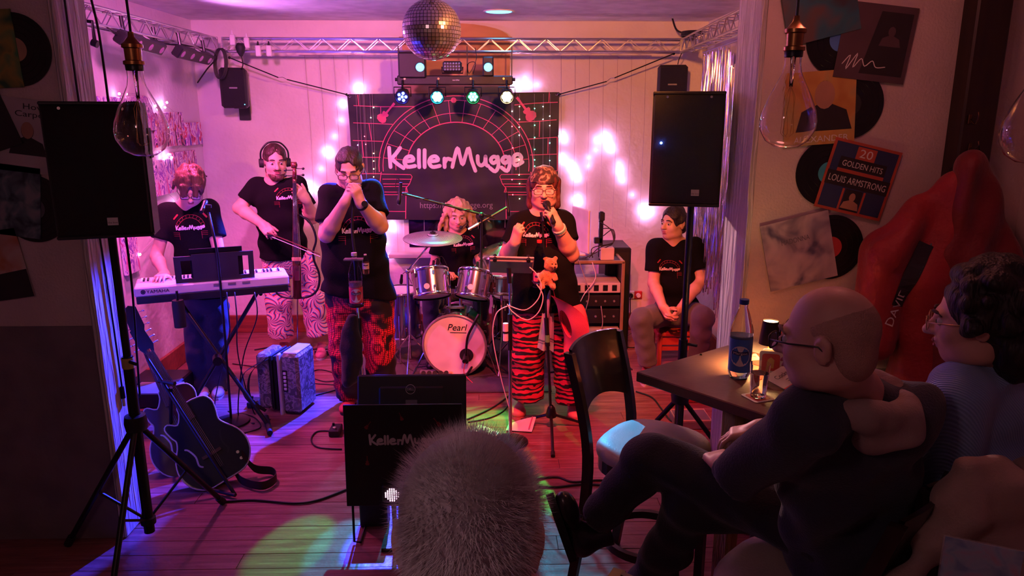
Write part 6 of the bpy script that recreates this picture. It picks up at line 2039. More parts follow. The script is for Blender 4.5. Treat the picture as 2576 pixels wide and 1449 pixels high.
# towel
t = thing('towel', 'pale blue-grey towel hanging on the microphone stand', 'towel', at(1385, 700, Y=b0.y + .03))
b = MB(); rows_ = 22; colsn = 12
L0, R0, L1, R1 = at(1378, 690, Y=b0.y + .03), at(1395, 690, Y=b0.y + .04), at(1352, 878, Y=b0.y + .02), at(1392, 884, Y=b0.y + .06)
vs = []
for j in range(rows_ + 1):
    for i in range(colsn + 1):
        f, g = i / colsn, j / rows_
        p = lerp(lerp(L0, R0, f), lerp(L1, R1, f), g)
        vs.append(p + V((0, .018 * math.sin(f * 9 + g * 1.5) * (.4 + g), 0)))
fs = [(j * (colsn + 1) + i, j * (colsn + 1) + i + 1, (j + 1) * (colsn + 1) + i + 1, (j + 1) * (colsn + 1) + i) for j in range(rows_) for i in range(colsn)]
b.add(vs, fs); b.add([p + V((0, .006, 0)) for p in vs], [f[::-1] for f in fs])
def tow(nt, co):
    sp = N(nt, 'ShaderNodeSeparateXYZ'); nt.links.new(co, sp.inputs[0])
    m_ = N(nt, 'ShaderNodeMapRange'); nt.links.new(sp.outputs['Z'], m_.inputs['Value'])
    m_.inputs['From Min'].default_value = -.50; m_.inputs['From Max'].default_value = 0
    return ramp(nt, m_.outputs[0], [(.0, (.45, .5, .52)), (.13, (.45, .5, .52)), (.135, (.03, .04, .06)), (.15, (.45, .5, .52)), (.17, (.03, .04, .06)), (.185, (.45, .5, .52)), (.75, (.45, .5, .52)), (.85, (.65, .60, .45))])
b.build('cloth', node_mat('towel_cloth', tow, rough=.95, bump=.5, bscale=300), t, smooth=True)
# pink cowboy hat, hanging brim-on
hc = at(1424, 815, Y=b0.y - .10)
t = thing('cowboy_hat', 'pink cowboy hat hanging from the microphone stand', 'hat', hc)
ha = unit(V((.86, .38, .25)))                     # crown points to the right
hx, hy, _ = frame(ha, (0, 0, 1))                   # hx sideways, hy along the brim
felt = mat('pink_felt', (.80, .10, .14), .75, bump=.3, bscale=200)
b = MB(); nr, na = 9, 40; vs = []
for i in range(nr + 1):
    for k in range(na):
        a = 2 * math.pi * k / na; f = i / nr
        rx_ = .070 + f * .085; ry_ = .095 + f * .115
        lift = .075 * (abs(math.cos(a)) ** 2) * f ** 1.6 - .045 * (math.sin(a) ** 2) * f ** 2
        vs.append(hc + hx * (rx_ * math.cos(a)) + hy * (ry_ * math.sin(a)) + ha * lift)
fs = [(i * na + k, i * na + (k + 1) % na, (i + 1) * na + (k + 1) % na, (i + 1) * na + k) for i in range(nr) for k in range(na)]
b.add(vs, fs); b.add([p - ha * .004 for p in vs], [f[::-1] for f in fs])
b.build('brim', felt, t, smooth=True)
b = MB(); vs = []; nr = 10
for i in range(nr + 1):
    f = i / nr
    for k in range(na):
        a = 2 * math.pi * k / na
        if f < .7: q = 1 - .16 * f; hh_ = .125 * f / .7
        else: q = (1 - .112) * (1 - (f - .7) / .3) + .0; hh_ = .125 - .035 * ((f - .7) / .3)
        vs.append(hc + hx * (.070 * q * math.cos(a)) + hy * (.095 * q * math.sin(a)) + ha * (hh_ + .015 * math.sin(a) ** 2 * f))
b.add(vs, [(i * na + k, i * na + (k + 1) % na, (i + 1) * na + (k + 1) % na, (i + 1) * na + k) for i in range(nr) for k in range(na)])
b.build('crown', felt, t, smooth=True)
MB().tube([hc + hx * (.0715 * math.cos(a)) + hy * (.0965 * math.sin(a)) + ha * .014 for a in np.linspace(0, 6.28, 33)[:-1]], .006, closed=True).build('hat_band', mat('hat_band', (.6, .03, .06), .4), t)
MB().tube(smooth_path([hc + hy * .10, at(1400, 760, Y=b0.y), at(1388, 712, Y=b0.y - .01)], 5), .0025).build('chin_cord', mat('red_cord', (.6, .03, .05), .5), t)

# ---- equipment rack at the right -----------------------------------------
rc = V((.80, 6.05, 0))
RW, RD, RH = .50, .42, .86
t = thing('equipment_rack', 'open flight-case rack with amplifiers and gold edging beside the singer', 'rack', rc)
gold = mat('gold_edge', (.62, .45, .22), .35, .7)
for sx in (-1, 1): MB().box(rc + V((sx * RW / 2, 0, RH / 2)), (.018, RD, RH), bev=.002).build('side_panel', BLACK, t)
for z in (.02, RH - .01): MB().box(rc + V((0, 0, z)), (RW, RD, .02)).build('shelf', BLACK, t)
for sx in (-1, 1): MB().box(rc + V((sx * RW / 2, -RD / 2, RH / 2)), (.026, .018, RH), bev=.003).build('corner_edge', gold, t)
for z in (.01, RH): MB().box(rc + V((0, -RD / 2, z)), (RW + .02, .018, .024), bev=.003).build('corner_edge', gold, t)
MB().box(rc + V((RW / 2 - .005, 0, RH)), (.022, RD, .022), bev=.003).build('corner_edge', gold, t)
for z, hh_, m_, lab in ((.12, .13, GREYP, 'grey audio interface'), (.26, .075, mat('beige_panel', (.42, .38, .32), .5), 'power distribution panel'), (.40, .13, BLACK, None), (.53, .10, BLACK, None), (.64, .09, mat('light_panel', (.5, .47, .48), .5), None)):
    u = MB().box(rc + V((0, -.02, z)), (RW - .03, RD - .06, hh_ * .92), bev=.004).build('rack_unit', m_, t, label=lab)
    for i in range(6):
        q = rc + V((-.19 + i * .075, -RD / 2 + .012, z))
        if m_ is GREYP or hh_ < .08: MB().cyl(q, q + V((0, -.008, 0)), .018 if hh_ < .08 else .010, n=12).build('outlet', RUBBER, u)
        elif m_ is not BLACK: MB().box(q + V((0, -.001, 0)), (.04, .004, .05)).build('slot', SATIN, u)
        else: MB().cyl(q, q + V((0, -.012, 0)), .009, n=10).build('dial', GREYP, u)
for px, py in ((1466, 795), (1497, 858)):
    p = at(px, py, Y=rc.y - RD / 2 - .012)
    MB().ball(p, .011, 8, 6).build('blue_lamp', glow('blue_led', (.08, .18, 1.0), 25), t, smooth=True)
for i, pts in enumerate(([(1450, 640), (1468, 690), (1482, 740), (1470, 790)], [(1490, 660), (1498, 700), (1470, 740), (1455, 770)], [(1512, 770), (1515, 820), (1490, 850), (1455, 845)], [(1470, 870), (1480, 890), (1505, 880), (1500, 862)])):
    cord('rack_cable', 'pale patch cable in the equipment rack, %s of four' % ('topmost', 'second', 'third', 'lowest')[i], [at(px, py, Y=rc.y - RD / 2 - .03) for px, py in pts], .004, WC if i % 2 else mat('grey_cable', (.3, .28, .27), .5))
t = thing('subwoofer', 'tall black cabinet behind the equipment rack', 'speaker', (1.06, 6.35, 0))
MB().box((1.06, 6.35, .46), (.22, .40, .92), bev=.012).build('cabinet', BLACK, t)
MB().box((1.06, 6.148, .46), (.18, .006, .84)).build('grille', RUBBER, t)
top = RH + .012
t = thing('upright_monitor', 'narrow upright screen seen edge-on on the equipment rack', 'monitor', rc + V((-.05, 0, top)))
p = at(1462, 600, Y=6.02)
MB().box(V((p.x, 6.05, top + .22)), (.022, .30, .36), rz(.35), bev=.006).build('panel', mat('monitor_white', (.7, .68, .7), .35), t)
MB().box(V((p.x + .012, 6.05, top + .22)), (.004, .28, .33), rz(.35)).build('screen', glow('screen_purple', (.5, .2, .9), 1.2), t)
MB().box(V((p.x, 6.05, top + .02)), (.12, .14, .02), bev=.005).build('foot', WHITEP, t)
t = thing('antenna_receiver', 'black upright receiver with aerial on top of the rack', 'receiver', V((.88, 6.0, top)))
MB().box((.88, 6.0, top + .19), (.035, .05, .38), bev=.006).build('mast', SATIN, t)
MB().box((.885, 6.0, top + .34), (.045, .06, .07), bev=.006).build('head', BLACK, t)
MB().box((.86, 6.0, top + .14), (.07, .05, .05), bev=.006).build('bracket', BLACK, t)
t = thing('cardboard_box', 'small beige box with cables on top of the rack', 'box', V((.90, 5.93, top)))
MB().box((.92, 5.90, top + .05), (.11, .09, .10), bev=.003).build('box_body', mat('beige_card', (.55, .48, .40), .8), t)
for i in range(3): cord('rack_top_cable', 'black cable tangled on top of the rack, %s one' % ('left', 'middle', 'right')[i], [V((.86 + .02 * i, 5.98, top + .30 - i * .06)), V((.95 + .01 * i, 5.93, top + .24)), V((.97, 5.90, top + .14)), V((.90 - i * .05, 5.87, top + .10)), V((.74 + .03 * i, 5.86, top + .02))], .004)

# ---- monitor screen, placard and floor lamp at the front ------------------
my = 3.62
t = thing('computer_monitor', 'black computer monitor seen from the back, behind the placard', 'monitor', (at(1033, 1000, Y=my).x, my, 0))
ml, mr_ = at(896, 950, Y=my), at(1172, 950, Y=my)
mw = mr_.x - ml.x; mz1 = ml.z; mz0 = mz1 - .31
mxc = (ml.x + mr_.x) / 2
tiltm = Matrix.Rotation(math.radians(-16), 3, 'X')
cm_ = V((mxc, my, (mz0 + mz1) / 2))
shellm = mat('monitor_shell', (.018, .02, .022), .4)
MB().box(cm_, (mw, .03, .32), tiltm, bev=.008).build('shell', shellm, t)
MB().box(cm_ + tiltm @ V((0, -.02, 0)), (mw * .6, .02, .2), tiltm, bev=.009).build('back_bulge', shellm, t)
MB().box(cm_ + tiltm @ V((0, .0155, 0)), (mw * .95, .002, .29), tiltm).build('screen', glow('screen_dim2', (.4, .5, .7), .8), t)
lc_ = cm_ + tiltm @ V((-.005, -.0305, .085))
tn_ = tiltm @ V((0, 0, 1))
MB().tube([lc_ + V((.024 * math.cos(a), 0, 0)) + tn_ * (.024 * math.sin(a)) for a in np.linspace(0, 6.28, 25)[:-1]], .0014, closed=True).build('emblem', ALU, t)
text('DELL', .016, lc_ - tn_ * .005, (1, 0, 0), tn_, WHITEP, t, width=.036)
MB().box(cm_ + tiltm @ V((0, -.031, .02)), (.06, .003, .02), tiltm).build('sticker', GREYP, t)
MB().box((mxc, my + .06, mz0 / 2), (.06, .04, mz0 + .08)).build('stand_neck', SATIN, t)
MB().box((mxc, my + .06, .010), (.26, .2, .02), bev=.005).build('stand_foot', SATIN, t)
py_ = 3.22
pa, pb, pcn = at(858, 1022, Y=py_), at(1164, 1018, Y=py_), at(872, 1268, Y=py_)
pw, ph = pb.x - pa.x - .01, pa.z - pcn.z
t = thing('band_placard', 'black placard with white band name on wire legs at front', 'sign', ((pa.x + pb.x) / 2, py_, 0))
pcx, pcz = (pa.x + pb.x) / 2, (pa.z + pcn.z) / 2
Rp = Matrix.Rotation(math.radians(-4), 3, 'X')
MB().box((pcx, py_, pcz), (pw, .012, ph), Rp, bev=.002).build('board', mat('placard_black', (.010, .010, .011), .4), t)
po = V((pcx, py_, pcz)); pu, pv = V((1, 0, 0)), Rp @ V((0, 0, 1))
kpx = pw / 306.0
b = MB()
for st in band_strokes():
    b.ribbon([((1011 - 1011) * kpx + p[0] * .33 , (1143 - 1100) * kpx + p[1] * .33) for p in st], .0105, po, pu, pv, lift=.0075)
b.build('band_name', mat('placard_white', (.55, .53, .54), .5), t)
for (px, py, ang, kk) in ((918, 1062, -38, .13), (1103, 1056, 38, .15), (1008, 1040, 20, .12), (916, 1160, 0, .14)):
    b = MB(); a = math.radians(ang); cx, cy = (px - 1011) * kpx, (1143 - py) * kpx
    ol = [(cx + kk * (x_ * math.cos(a) - (y_ - .1) * math.sin(a)), cy + kk * (x_ * math.sin(a) + (y_ - .1) * math.cos(a))) for x_, y_ in gt]
    b.add([po + pu * p[0] + pv * p[1] + V((0, -.0078, 0)) for p in ol] + [po + pu * cx + pv * cy + V((0, -.0078, 0))], [(i, (i + 1) % len(ol), len(ol)) for i in range(len(ol))])
    b.build('printed_guitar', mat('placard_red', (.22, .03, .035), .5), t)
for sx in (-1, 1):
    xx = pcx + sx * pw * .46
    MB().tube([V((xx, py_ + .02, pcz)), V((xx, py_ - .005, .012)), V((xx + .03 * -sx, py_ - .01, .010)), V((xx + .03 * -sx, py_ + .22, .012)), V((xx + .03 * -sx, py_ + .03, pcz + .05))], .006, n=8).build('wire_leg', SATIN, t, smooth=True)
MB().box((pcx - pw * .33, py_ + .19, .11), (.14, .10, .22), bev=.006).build('weight_box', BLACK, t)
p = at(985, 1250, Y=3.14)
t = thing('floor_led_lamp', 'small lamp with glowing pink-white LED dots below the placard', 'stage light', (p.x, 3.2, 0))
MB().box(p + V((0, .05, 0)), (.10, .06, .09), bev=.01).build('case', BLACK, t)
MB().box(V((p.x, p.y + .06, p.z / 2 - .03)), (.02, .02, max(.02, p.z - .06))).build('post', SATIN, t)
MB().box(V((p.x, p.y + .06, .01)), (.12, .12, .02)).build('foot', SATIN, t)
g = glow('matrix', (1.0, .6, .8), 6)
for i in range(7):
    for k in range(7):
        if (i - 3) ** 2 + (k - 3) ** 2 > 11: continue
        MB().ball(p + V((-.03 + i * .010, .018, -.03 + k * .010)), .0035, 6, 4).build('led', g, t)
# sheets of paper on the floor
paper = mat('white_paper', (.78, .78, .76), .7)
for i, (c4, lab) in enumerate((([(1160, 1100), (1225, 1110), (1258, 1090), (1205, 1068)], 'sheet of paper lying on floor beside the monitor'), ([(1272, 1082), (1338, 1086), (1349, 1048), (1280, 1066)], 'curled sheet of paper on floor behind round base'))):
    q = [fl(*c, .012 if k < 2 else (.014 + .05 * (i and k == 2))) for k, c in enumerate(c4)]
    t = thing('paper_sheet', lab, 'paper', q[0])
    b = MB(); vs = []
    for j in range(7):
        for k in range(7):
            f, g_ = j / 6, k / 6
            p = lerp(lerp(q[0], q[1], f), lerp(q[3], q[2], f), g_)
            vs.append(p + V((0, 0, .012 * math.sin(f * 3) * math.sin(g_ * 2.5))))
    fs = [(j * 7 + k, (j + 1) * 7 + k, (j + 1) * 7 + k + 1, j * 7 + k + 1) for j in range(6) for k in range(6)]
    b.add(vs, fs); b.add([p - V((0, 0, .0012)) for p in vs], [f[::-1] for f in fs])
    b.build('sheet', paper, t, smooth=True)
    b = MB(); b.add([lerp(lerp(q[0], q[1], f), lerp(q[3], q[2], f), g_) + V((0, 0, .0135 * 1.0)) for f, g_ in ((.85, .06), (.90, .06), (.90, .94), (.85, .94))], [(0, 1, 2, 3)])
    b.build('printed_stripe', mat('stripe_print', (.55, .12, .25), .6), t)
# cables on the floor
floor_c = [([(560, 1262), (640, 1258), (740, 1266), (800, 1258), (870, 1232)], 'black cable along floor from guitar stand to placard', .006),
           ([(1340, 1205), (1400, 1200), (1440, 1212), (1500, 1208), (1560, 1210)], 'upper of two black cables on floor below tripod', .006),
           ([(1345, 1222), (1400, 1225), (1470, 1218), (1560, 1224)], 'lower of two black cables on floor below tripod', .006),
           ([(1175, 1055), (1220, 1035), (1255, 1015), (1290, 985), (1300, 960)], 'black cable crossing the green light patch', .006),
           ([(1178, 1062), (1235, 1050), (1270, 1030), (1285, 1005)], 'thin black cable beside the green light patch', .005),
           ([(640, 880), (700, 872), (780, 878), (840, 876)], 'black cable on floor behind the accordion', .006),
           ([(585, 915), (650, 925), (700, 945), (760, 950)], 'thin black cable on floor left of accordion', .004),
           ([(775, 940), (800, 930), (830, 935), (860, 952), (820, 960), (785, 952), (772, 962), (840, 968)], 'coil of cable on floor right of accordion', .004),
           ([(770, 1000), (830, 985), (870, 975), (900, 985)], 'black cable on floor between accordion and harmonica player', .005),
           ([(850, 1085), (800, 1085), (783, 1105), (800, 1125), (860, 1130)], 'looped black cable beside the monitor screen', .005),
           ([(1600, 985), (1640, 1000), (1665, 1030), (1690, 1060), (1720, 1055)], 'black cables on floor beneath the table corner', .006),
           ([(1540, 835), (1570, 870), (1610, 875), (1640, 890)], 'black cable by the wall below the sockets', .006),
           ([(1530, 850), (1560, 900), (1590, 930)], 'black cable on floor right of equipment rack', .006),
           ([(575, 1050), (600, 1040), (640, 1050), (655, 1075), (610, 1090)], 'curled cable by the cross stand foot', .004),
           ([(1000, 900), (1040, 935), (1080, 930), (1130, 950), (1240, 945), (1300, 920)], 'black cable on floor before the drum kit', .006),
           ([(1240, 900), (1260, 930), (1300, 945), (1350, 940), (1420, 930), (1470, 905)], 'black cable on floor behind the singer', .006)]
for pts, lab, r in floor_c:
    cord('floor_cable', lab, [fl(px, py, r + .001) for px, py in pts], r, group='cables on the floor')
cord('socket_cable', 'black cord hanging from the wall socket', [at(1586, 745, Y=6.75), at(1586, 780, Y=6.74), at(1588, 800, Y=6.72), fl(1592, 836), fl(1560, 850)], .004)
# small mains leads hanging on the left side of the opening
cord('pull_cable', 'thin black cable hanging down the left timber lining', [V((PL + .035, 3.36, 2.8)), V((PL + .035, 3.37, 2.0)), V((PL + .037, 3.40, 1.2)), V((PL + .036, 3.41, .75))], .0045)
t = thing('cable_plug', 'small pale plug at end of cable on left timber lining', 'plug', V((PL + .036, 3.41, .70)))
MB().cyl(V((PL + .036, 3.41, .75)), V((PL + .036, 3.41, .69)), .009, .011, n=10).build('plug_sleeve', SATIN, t)
MB().cyl(V((PL + .036, 3.41, .69)), V((PL + .036, 3.41, .65)), .008, n=10).build('plug_tip', mat('cream_plug', (.6, .52, .3), .4), t)
cord('speaker_cable', 'black cable hanging from ceiling beside left speaker', [at(230, 0, Y=3.3), at(250, 90, Y=3.3), at(272, 250, Y=3.25), at(300, 480, Y=3.2), at(330, 700, Y=3.2), at(345, 900, Y=3.3), at(352, 1000, Y=3.35)], .005)
# ================================================================ front of the stage opening
# ---- loudspeakers on tripod stands ------------------------------------
def loudspeaker(lab, c, yaw, w, hgt, d, pole_xy, stand_lab, legs_xy, hub, tape=None, led=False, badge=.05):
    c = V(c); R = rz(yaw)
    t = thing('loudspeaker', lab, 'speaker', c - V((0, 0, hgt / 2)))
    ol = [(-w / 2, -d / 2), (w / 2, -d / 2), (w / 2, 0), (w * .32, d / 2), (-w * .32, d / 2), (-w / 2, 0)]
    MB().prism(ol, c - V((0, 0, hgt / 2)), R @ V((1, 0, 0)), R @ V((0, 1, 0)), hgt).build('cabinet', mat('speaker_cabinet', (.016, .016, .018), .45, bump=.3, bscale=200), t)
    MB().box(c + R @ V((0, -d / 2 - .006, 0)), (w * .97, .014, hgt * .97), R, bev=.006).build('grille', mat('speaker_mesh', (.010, .010, .010), .5, bump=.8, bscale=700), t)
    for sz in (-1, 1): MB().box(c + R @ V((0, -d / 2 + .01, sz * hgt * .495)), (w, .05, .014), R, bev=.004).build('edge_trim', BLACK, t)
    MB().box(c + R @ V((badge, -d / 2 - .0145, -hgt * .38)), (.038, .003, .030), R).build('badge', mat('badge_silver', (.6, .6, .6), .3, .6), t)
    text('the box', .011, c + R @ V((badge, -d / 2 - .0165, -hgt * .395)), R @ V((1, 0, 0)), V((0, 0, 1)), SATIN, t)
    MB().box(c + R @ V((w / 2 + .002, -.02, .10)), (.006, .08, .12), R, bev=.002).build('side_handle', RUBBER, t)
    for sx in (-1, 1): MB().cyl(c + R @ V((sx * w * .3, -d / 2 - .013, hgt * .46)), c + R @ V((sx * w * .3, -d / 2 - .016, hgt * .46)), .006, n=8).build('screw', CHROME, t)
    if led: MB().ball(c + R @ V((-w * .36, -d / 2 - .014, hgt * .06)), .006, 8, 6).build('status_lamp', glow('spk_led', (.05, .15, 1), 60), t, smooth=True)
    px, py = pole_xy
    s = thing('speaker_stand', stand_lab, 'stand', (px, py, 0))
    zt = c.z - hgt / 2
    MB().cyl((px, py, hub + .25), (px, py, zt), .0175, n=14).build('pole', SATIN, s, smooth=40)
    MB().cyl((px, py, .10), (px, py, hub + .32), .024, n=14).build('lower_tube', SATIN, s, smooth=40)
    MB().lathe([(.025, .04), (.045, .035), (.05, 0), (.045, -.035), (.025, -.04)], (px, py, hub), (0, 0, 1), 18).build('hub', BLACK, s, smooth=40)
    MB().cyl((px + .02, py - .02, hub + .30), (px + .06, py - .05, hub + .30), .008, n=8).build('knob', RUBBER, s)
    if tape: MB().lathe([(.0255, -.025), (.0265, -.02), (.0265, .02), (.0255, .025)], (px, py, tape), (0, 0, 1), 16).build('yellow_tape', mat('yellow_tape', (.5, .42, .12), .6), s, smooth=True)
    MB().lathe([(.025, .02), (.034, .015), (.034, -.015), (.025, -.02)], (px, py, .16), (0, 0, 1), 16).build('slider', BLACK, s, smooth=40)
    for q in legs_xy:
        e = V((q[0], q[1], .012)); h0 = V((px, py, hub))
        l = MB().cyl(h0, e, .0135, n=10).build('leg', SATIN, s, smooth=40)
        dd = unit(e - h0)
        MB().cyl(e - dd * .05, e, .019, n=10).build('rubber_foot', RUBBER, l, smooth=40)
        MB().cyl(V((px, py, .16)), lerp(h0, e, .55), .007, n=6).build('brace', SATIN, s)
    return t
b0 = at(378, 1390, z=0)
lt, lb = at(205, 262, Y=2.98), at(215, 580, Y=2.98)
loudspeaker('black loudspeaker on stand at left edge of stage opening', ((lt.x + lb.x) / 2 + .05, 3.06, (lt.z + lb.z) / 2 - .005), math.radians(16), .345, lt.z - lb.z + .02, .30, (b0.x, b0.y + .02),
            'black tripod stand with yellow tape under the left loudspeaker', [tuple(fl(562, 1268, 0))[:2], (b0.x + .02, b0.y - .42), (b0.x - .42, b0.y + .06)], .66, tape=.95, badge=.03)
pr = at(1737, 540, Y=3.72)
rt_, rb_ = at(1752, 232, Y=3.55), at(1752, 517, Y=3.55)
loudspeaker('black loudspeaker with blue lamp on right side of stage opening', (rt_.x, 3.70, (rt_.z + rb_.z) / 2), math.radians(-12), .335, rt_.z - rb_.z, .30, (pr.x, 3.72),
            'black pole stand under the right loudspeaker', [(pr.x + .40, 3.80), (pr.x - .28, 4.0), (pr.x - .1, 3.35)], .55, led=True)

# ---- pendant bulbs --------------------------------------------------------
GLASS = mat('thin_glass', (1.0, .96, .95), .0, trans=1.0, ior=1.38)
amber = mat('amber_coil', (.45, .18, .05), .3, .8, emit=(1, .35, .08), estr=.02)
def pendant(lab, px, py, Y, k=1.0):
    c = at(px, py, Y=Y)                         # middle of the wide part of the glass
    t = thing('pendant_lamp', lab, 'pendant lamp', V((c.x, c.y, c.z + .30 * k)))
    prof = [(0, -.080), (.035, -.076), (.062, -.058), (.080, -.025), (.083, .0), (.078, .030), (.062, .070), (.042, .110), (.028, .140), (.024, .165), (.024, .19)]
    o = MB().lathe([(r * k, h_ * k) for r, h_ in prof], c, (0, 0, 1), 40)
    o.lathe([((r - .0008) * k, (h_ + (.0008 if r < .03 else 0)) * k) for r, h_ in prof[::-1]], c, (0, 0, 1), 40)
    o.build('glass_bulb', GLASS, t, smooth=True)
    MB().lathe([(.026, .185), (.027, .20), (.024, .205)], c, (0, 0, 1), 24).build('black_collar', SATIN, t, smooth=True)
    MB().lathe([(.024, .20), (.031, .203), (.031, .213), (.024, .216), (.025, .25), (.031, .253), (.031, .263), (.022, .27), (.010, .285), (.008, .30)], c, (0, 0, 1), 28).build('brass_socket', BRASS, t, smooth=35)
    MB().tube([V((c.x, c.y, c.z + .295)), V((c.x, c.y, c.z + .34)), V((c.x - .01, c.y, CEIL))], .004, n=6).build('cord', CABLE, t)
    MB().cyl(c + V((0, 0, .19)), c + V((0, 0, .10)), .008, .005, n=10).build('glass_stem', GLASS, t, smooth=True)
    for i in range(5):
        a = 6.28 * i / 5
        q = V((.016 * math.cos(a), .016 * math.sin(a), 0)); q2 = V((.016 * math.cos(a + .63), .016 * math.sin(a + .63), 0))
        MB().tube([c + V((0, 0, .105)), c + q + V((0, 0, .07)), c + q2 * 1.2 + V((0, 0, -.035)), c + q * .6 + V((0, 0, -.045))], .0007, n=4).build('filament', amber, t)
    MB().lathe([(.040, 0), (.045, -.012), (0, -.025)], (c.x - .01, c.y, CEIL), (0, 0, 1), 20).build('ceiling_rose', BRASS, t, smooth=True)
pendant('large clear teardrop bulb hanging at left before the loudspeaker', 357, 330, 2.42)
pendant('large clear teardrop bulb hanging in front of the records at right', 1982, 305, 2.25)
pendant('large clear teardrop bulb cut off by the right picture edge', 2604, 335, 1.95)

# ---- records and sleeves on the two piers -----------------------------------
WY = 3.294
vinyl = mat('black_vinyl', (.008, .008, .009), .3)
def record(lab, px, py, col, r=.150):
    c = at(px, py, Y=WY)
    t = thing('vinyl_record', lab, 'record', c)
    MB().disc(c, r, (0, -1, 0), 48, .003).build('disc', vinyl, t)
    MB().disc(c + V((0, -.002, 0)), r * .33, (0, -1, 0), 32, .002).build('centre_label', mat('lbl_%.2f%.2f' % col[:2], col, .5), t)
    for q in (.5, .68, .86): MB().tube([c + V((r * q * math.cos(a), -.0022, r * q * math.sin(a))) for a in np.linspace(0, 6.28, 41)[:-1]], .0008, n=3, closed=True).build('groove', mat('groove', (.02, .02, .022), .2), t)
def blotch(nm, c1, c2, c3, sc=9.0):
    def f(nt, co):
        nz = N(nt, 'ShaderNodeTexNoise', Scale=sc, Detail=2.5, Distortion=.6); nt.links.new(co, nz.inputs['Vector'])
        return ramp(nt, nz.outputs['Fac'], [(.36, c1), (.5, c2), (.64, c3)])
    return node_mat('print_' + nm, f, rough=.45)
def sleeve(lab, px, py, ang, m, size=.315, dy=.004, extra=None):
    c = at(px, py, Y=WY - dy); a = math.radians(ang)
    u, v = V((math.cos(a), 0, math.sin(a))), V((-math.sin(a), 0, math.cos(a)))
    t = thing('record_sleeve', lab, 'record sleeve', c)
    MB().box(c, (size, .004, size), rot_from(u, V((0, 1, 0)), v)).build('cover', m, t)
    if extra: extra(t, c - V((0, .0024, 0)), u, v)
    return t
def patch(t, c, u, v, ol, m, lift=.0004, name='printed_area'):
    b = MB(); b.add([c + u * p[0] + v * p[1] - V((0, lift, 0)) for p in ol], [tuple(range(len(ol)))])
    return b.build(name, m, t)
def bust(k, x0, y0):
    hd = [(x0 + k * .32 * math.cos(a), y0 + k * (.62 + .42 * math.sin(a))) for a in np.linspace(-.9, math.pi + .9, 16)]
    return hd + [(x0 - k * .75, y0 + k * .05), (x0 - k * .95, y0 - k * .6), (x0 + k * .95, y0 - k * .6), (x0 + k * .75, y0 + k * .05)]
ink = mat('print_dark', (.025, .02, .022), .5); skinp = mat('print_tan', (.45, .24, .15), .5); wht = mat('print_white', (.75, .70, .68), .5)
redp = mat('print_red', (.50, .09, .05), .5); navy = mat('print_navy', (.03, .045, .12), .5)
def ex_a(t, c, u, v):
    patch(t, c, u, v, bust(.13, .02, -.02), ink); patch(t, c, u, v, [(.02 + .045 * math.cos(a), .055 + .06 * math.sin(a)) for a in np.linspace(0, 6.28, 17)[:-1]], skinp, .0008)
    text('ALEXANDER', .038, c + u * .01 - v * .145, u, v, wht, t, lift=.0012, width=.24)
def ex_l(t, c, u, v):
    patch(t, c, u, v, [(-.145, -.145), (.145, -.145), (.145, .145), (-.145, .145)], navy)
    for (x0, x1, y0, y1, m) in ((-.045, .045, .085, .14, redp), (-.11, .11, .035, .085, ink), (-.11, .11, .018, .033, redp), (-.148, .148, -.045, .018, ink), (-.04, .04, -.145, -.05, ink), (-.055, -.045, -.145, -.05, redp), (.045, .055, -.145, -.05, redp)):
        patch(t, c, u, v, [(x0, y0), (x1, y0), (x1, y1), (x0, y1)], m, .0008)
    text('20', .052, c + v * .095, u, v, wht, t, lift=.0014, width=.06)
    text('GOLDEN HITS', .036, c + v * .046, u, v, wht, t, lift=.0014, width=.19)
    text('LOUIS ARMSTRONG', .042, c - v * .028, u, v, wht, t, lift=.0014, width=.27)
    patch(t, c, u, v, bust(.045, 0, -.11), skinp, .0012)
def ex_m(t, c, u, v):
    text('MADONNA', .034, c + v * .045 - u * .01, u, v, mat('print_grey', (.16, .14, .18), .5), t, lift=.001, width=.13)
def ex_s(t, c, u, v):
    patch(t, c, u, v, [(-.05, -.13), (.14, -.13), (.14, .13), (.0, .13)], ink)
    pts = [(-.13, -.10), (-.10, -.06), (-.11, -.12), (-.07, -.05), (-.08, -.11), (-.05, -.07), (-.03, -.10), (.0, -.075), (.02, -.10), (.06, -.095)]
    MB().ribbon(smooth_path(pts, 4), .004, c, u, v, lift=.001).build('signature', wht, t)
    patch(t, c, u, v, bust(.05, .06, .02), mat('print_shadow', (.10, .06, .07), .5), .0008)
def ex_h(t, c, u, v):
    patch(t, c, u, v, bust(.085, -.03, -.03), ink); patch(t, c, u, v, [(-.03 + .026 * math.cos(a), .025 + .036 * math.sin(a)) for a in np.linspace(0, 6.28, 17)[:-1]], skinp, .0008)
    text('Howard', .034, c + v * .115 + u * .03, u, v, ink, t, lift=.0012, width=.15); text('Carpendale', .034, c + v * .083 + u * .03, u, v, ink, t, lift=.0012, width=.22)
def ex_b(t, c, u, v):
    patch(t, c, u, v, [(-.1575, -.1575), (.1575, -.1575), (.1575, -.03), (-.1575, -.05)], ink)
record('black record with pale label sticking out of green sleeve', 38, 125, (.42, .28, .16))
sleeve('green patterned record sleeve cut off by left picture edge', -52, 125, 2, blotch('green', (.02, .10, .04), (.30, .25, .05), (.06, .22, .08)))
sleeve('white record sleeve with portrait and dark lettering behind left loudspeaker', 88, 345, -7, mat('print_pale', (.48, .42, .42), .5), extra=ex_h)
sleeve('dark record sleeve corner at left picture edge', -70, 300, 18, ink, dy=.010)
record('black record beside the blue-grey sleeve at lower left', 85, 525, (.10, .10, .12))
sleeve('blue-grey record sleeve with dim group picture at lower left', 10, 502, -8, blotch('teal', (.03, .05, .06), (.10, .16, .18), (.25, .26, .27), 14))
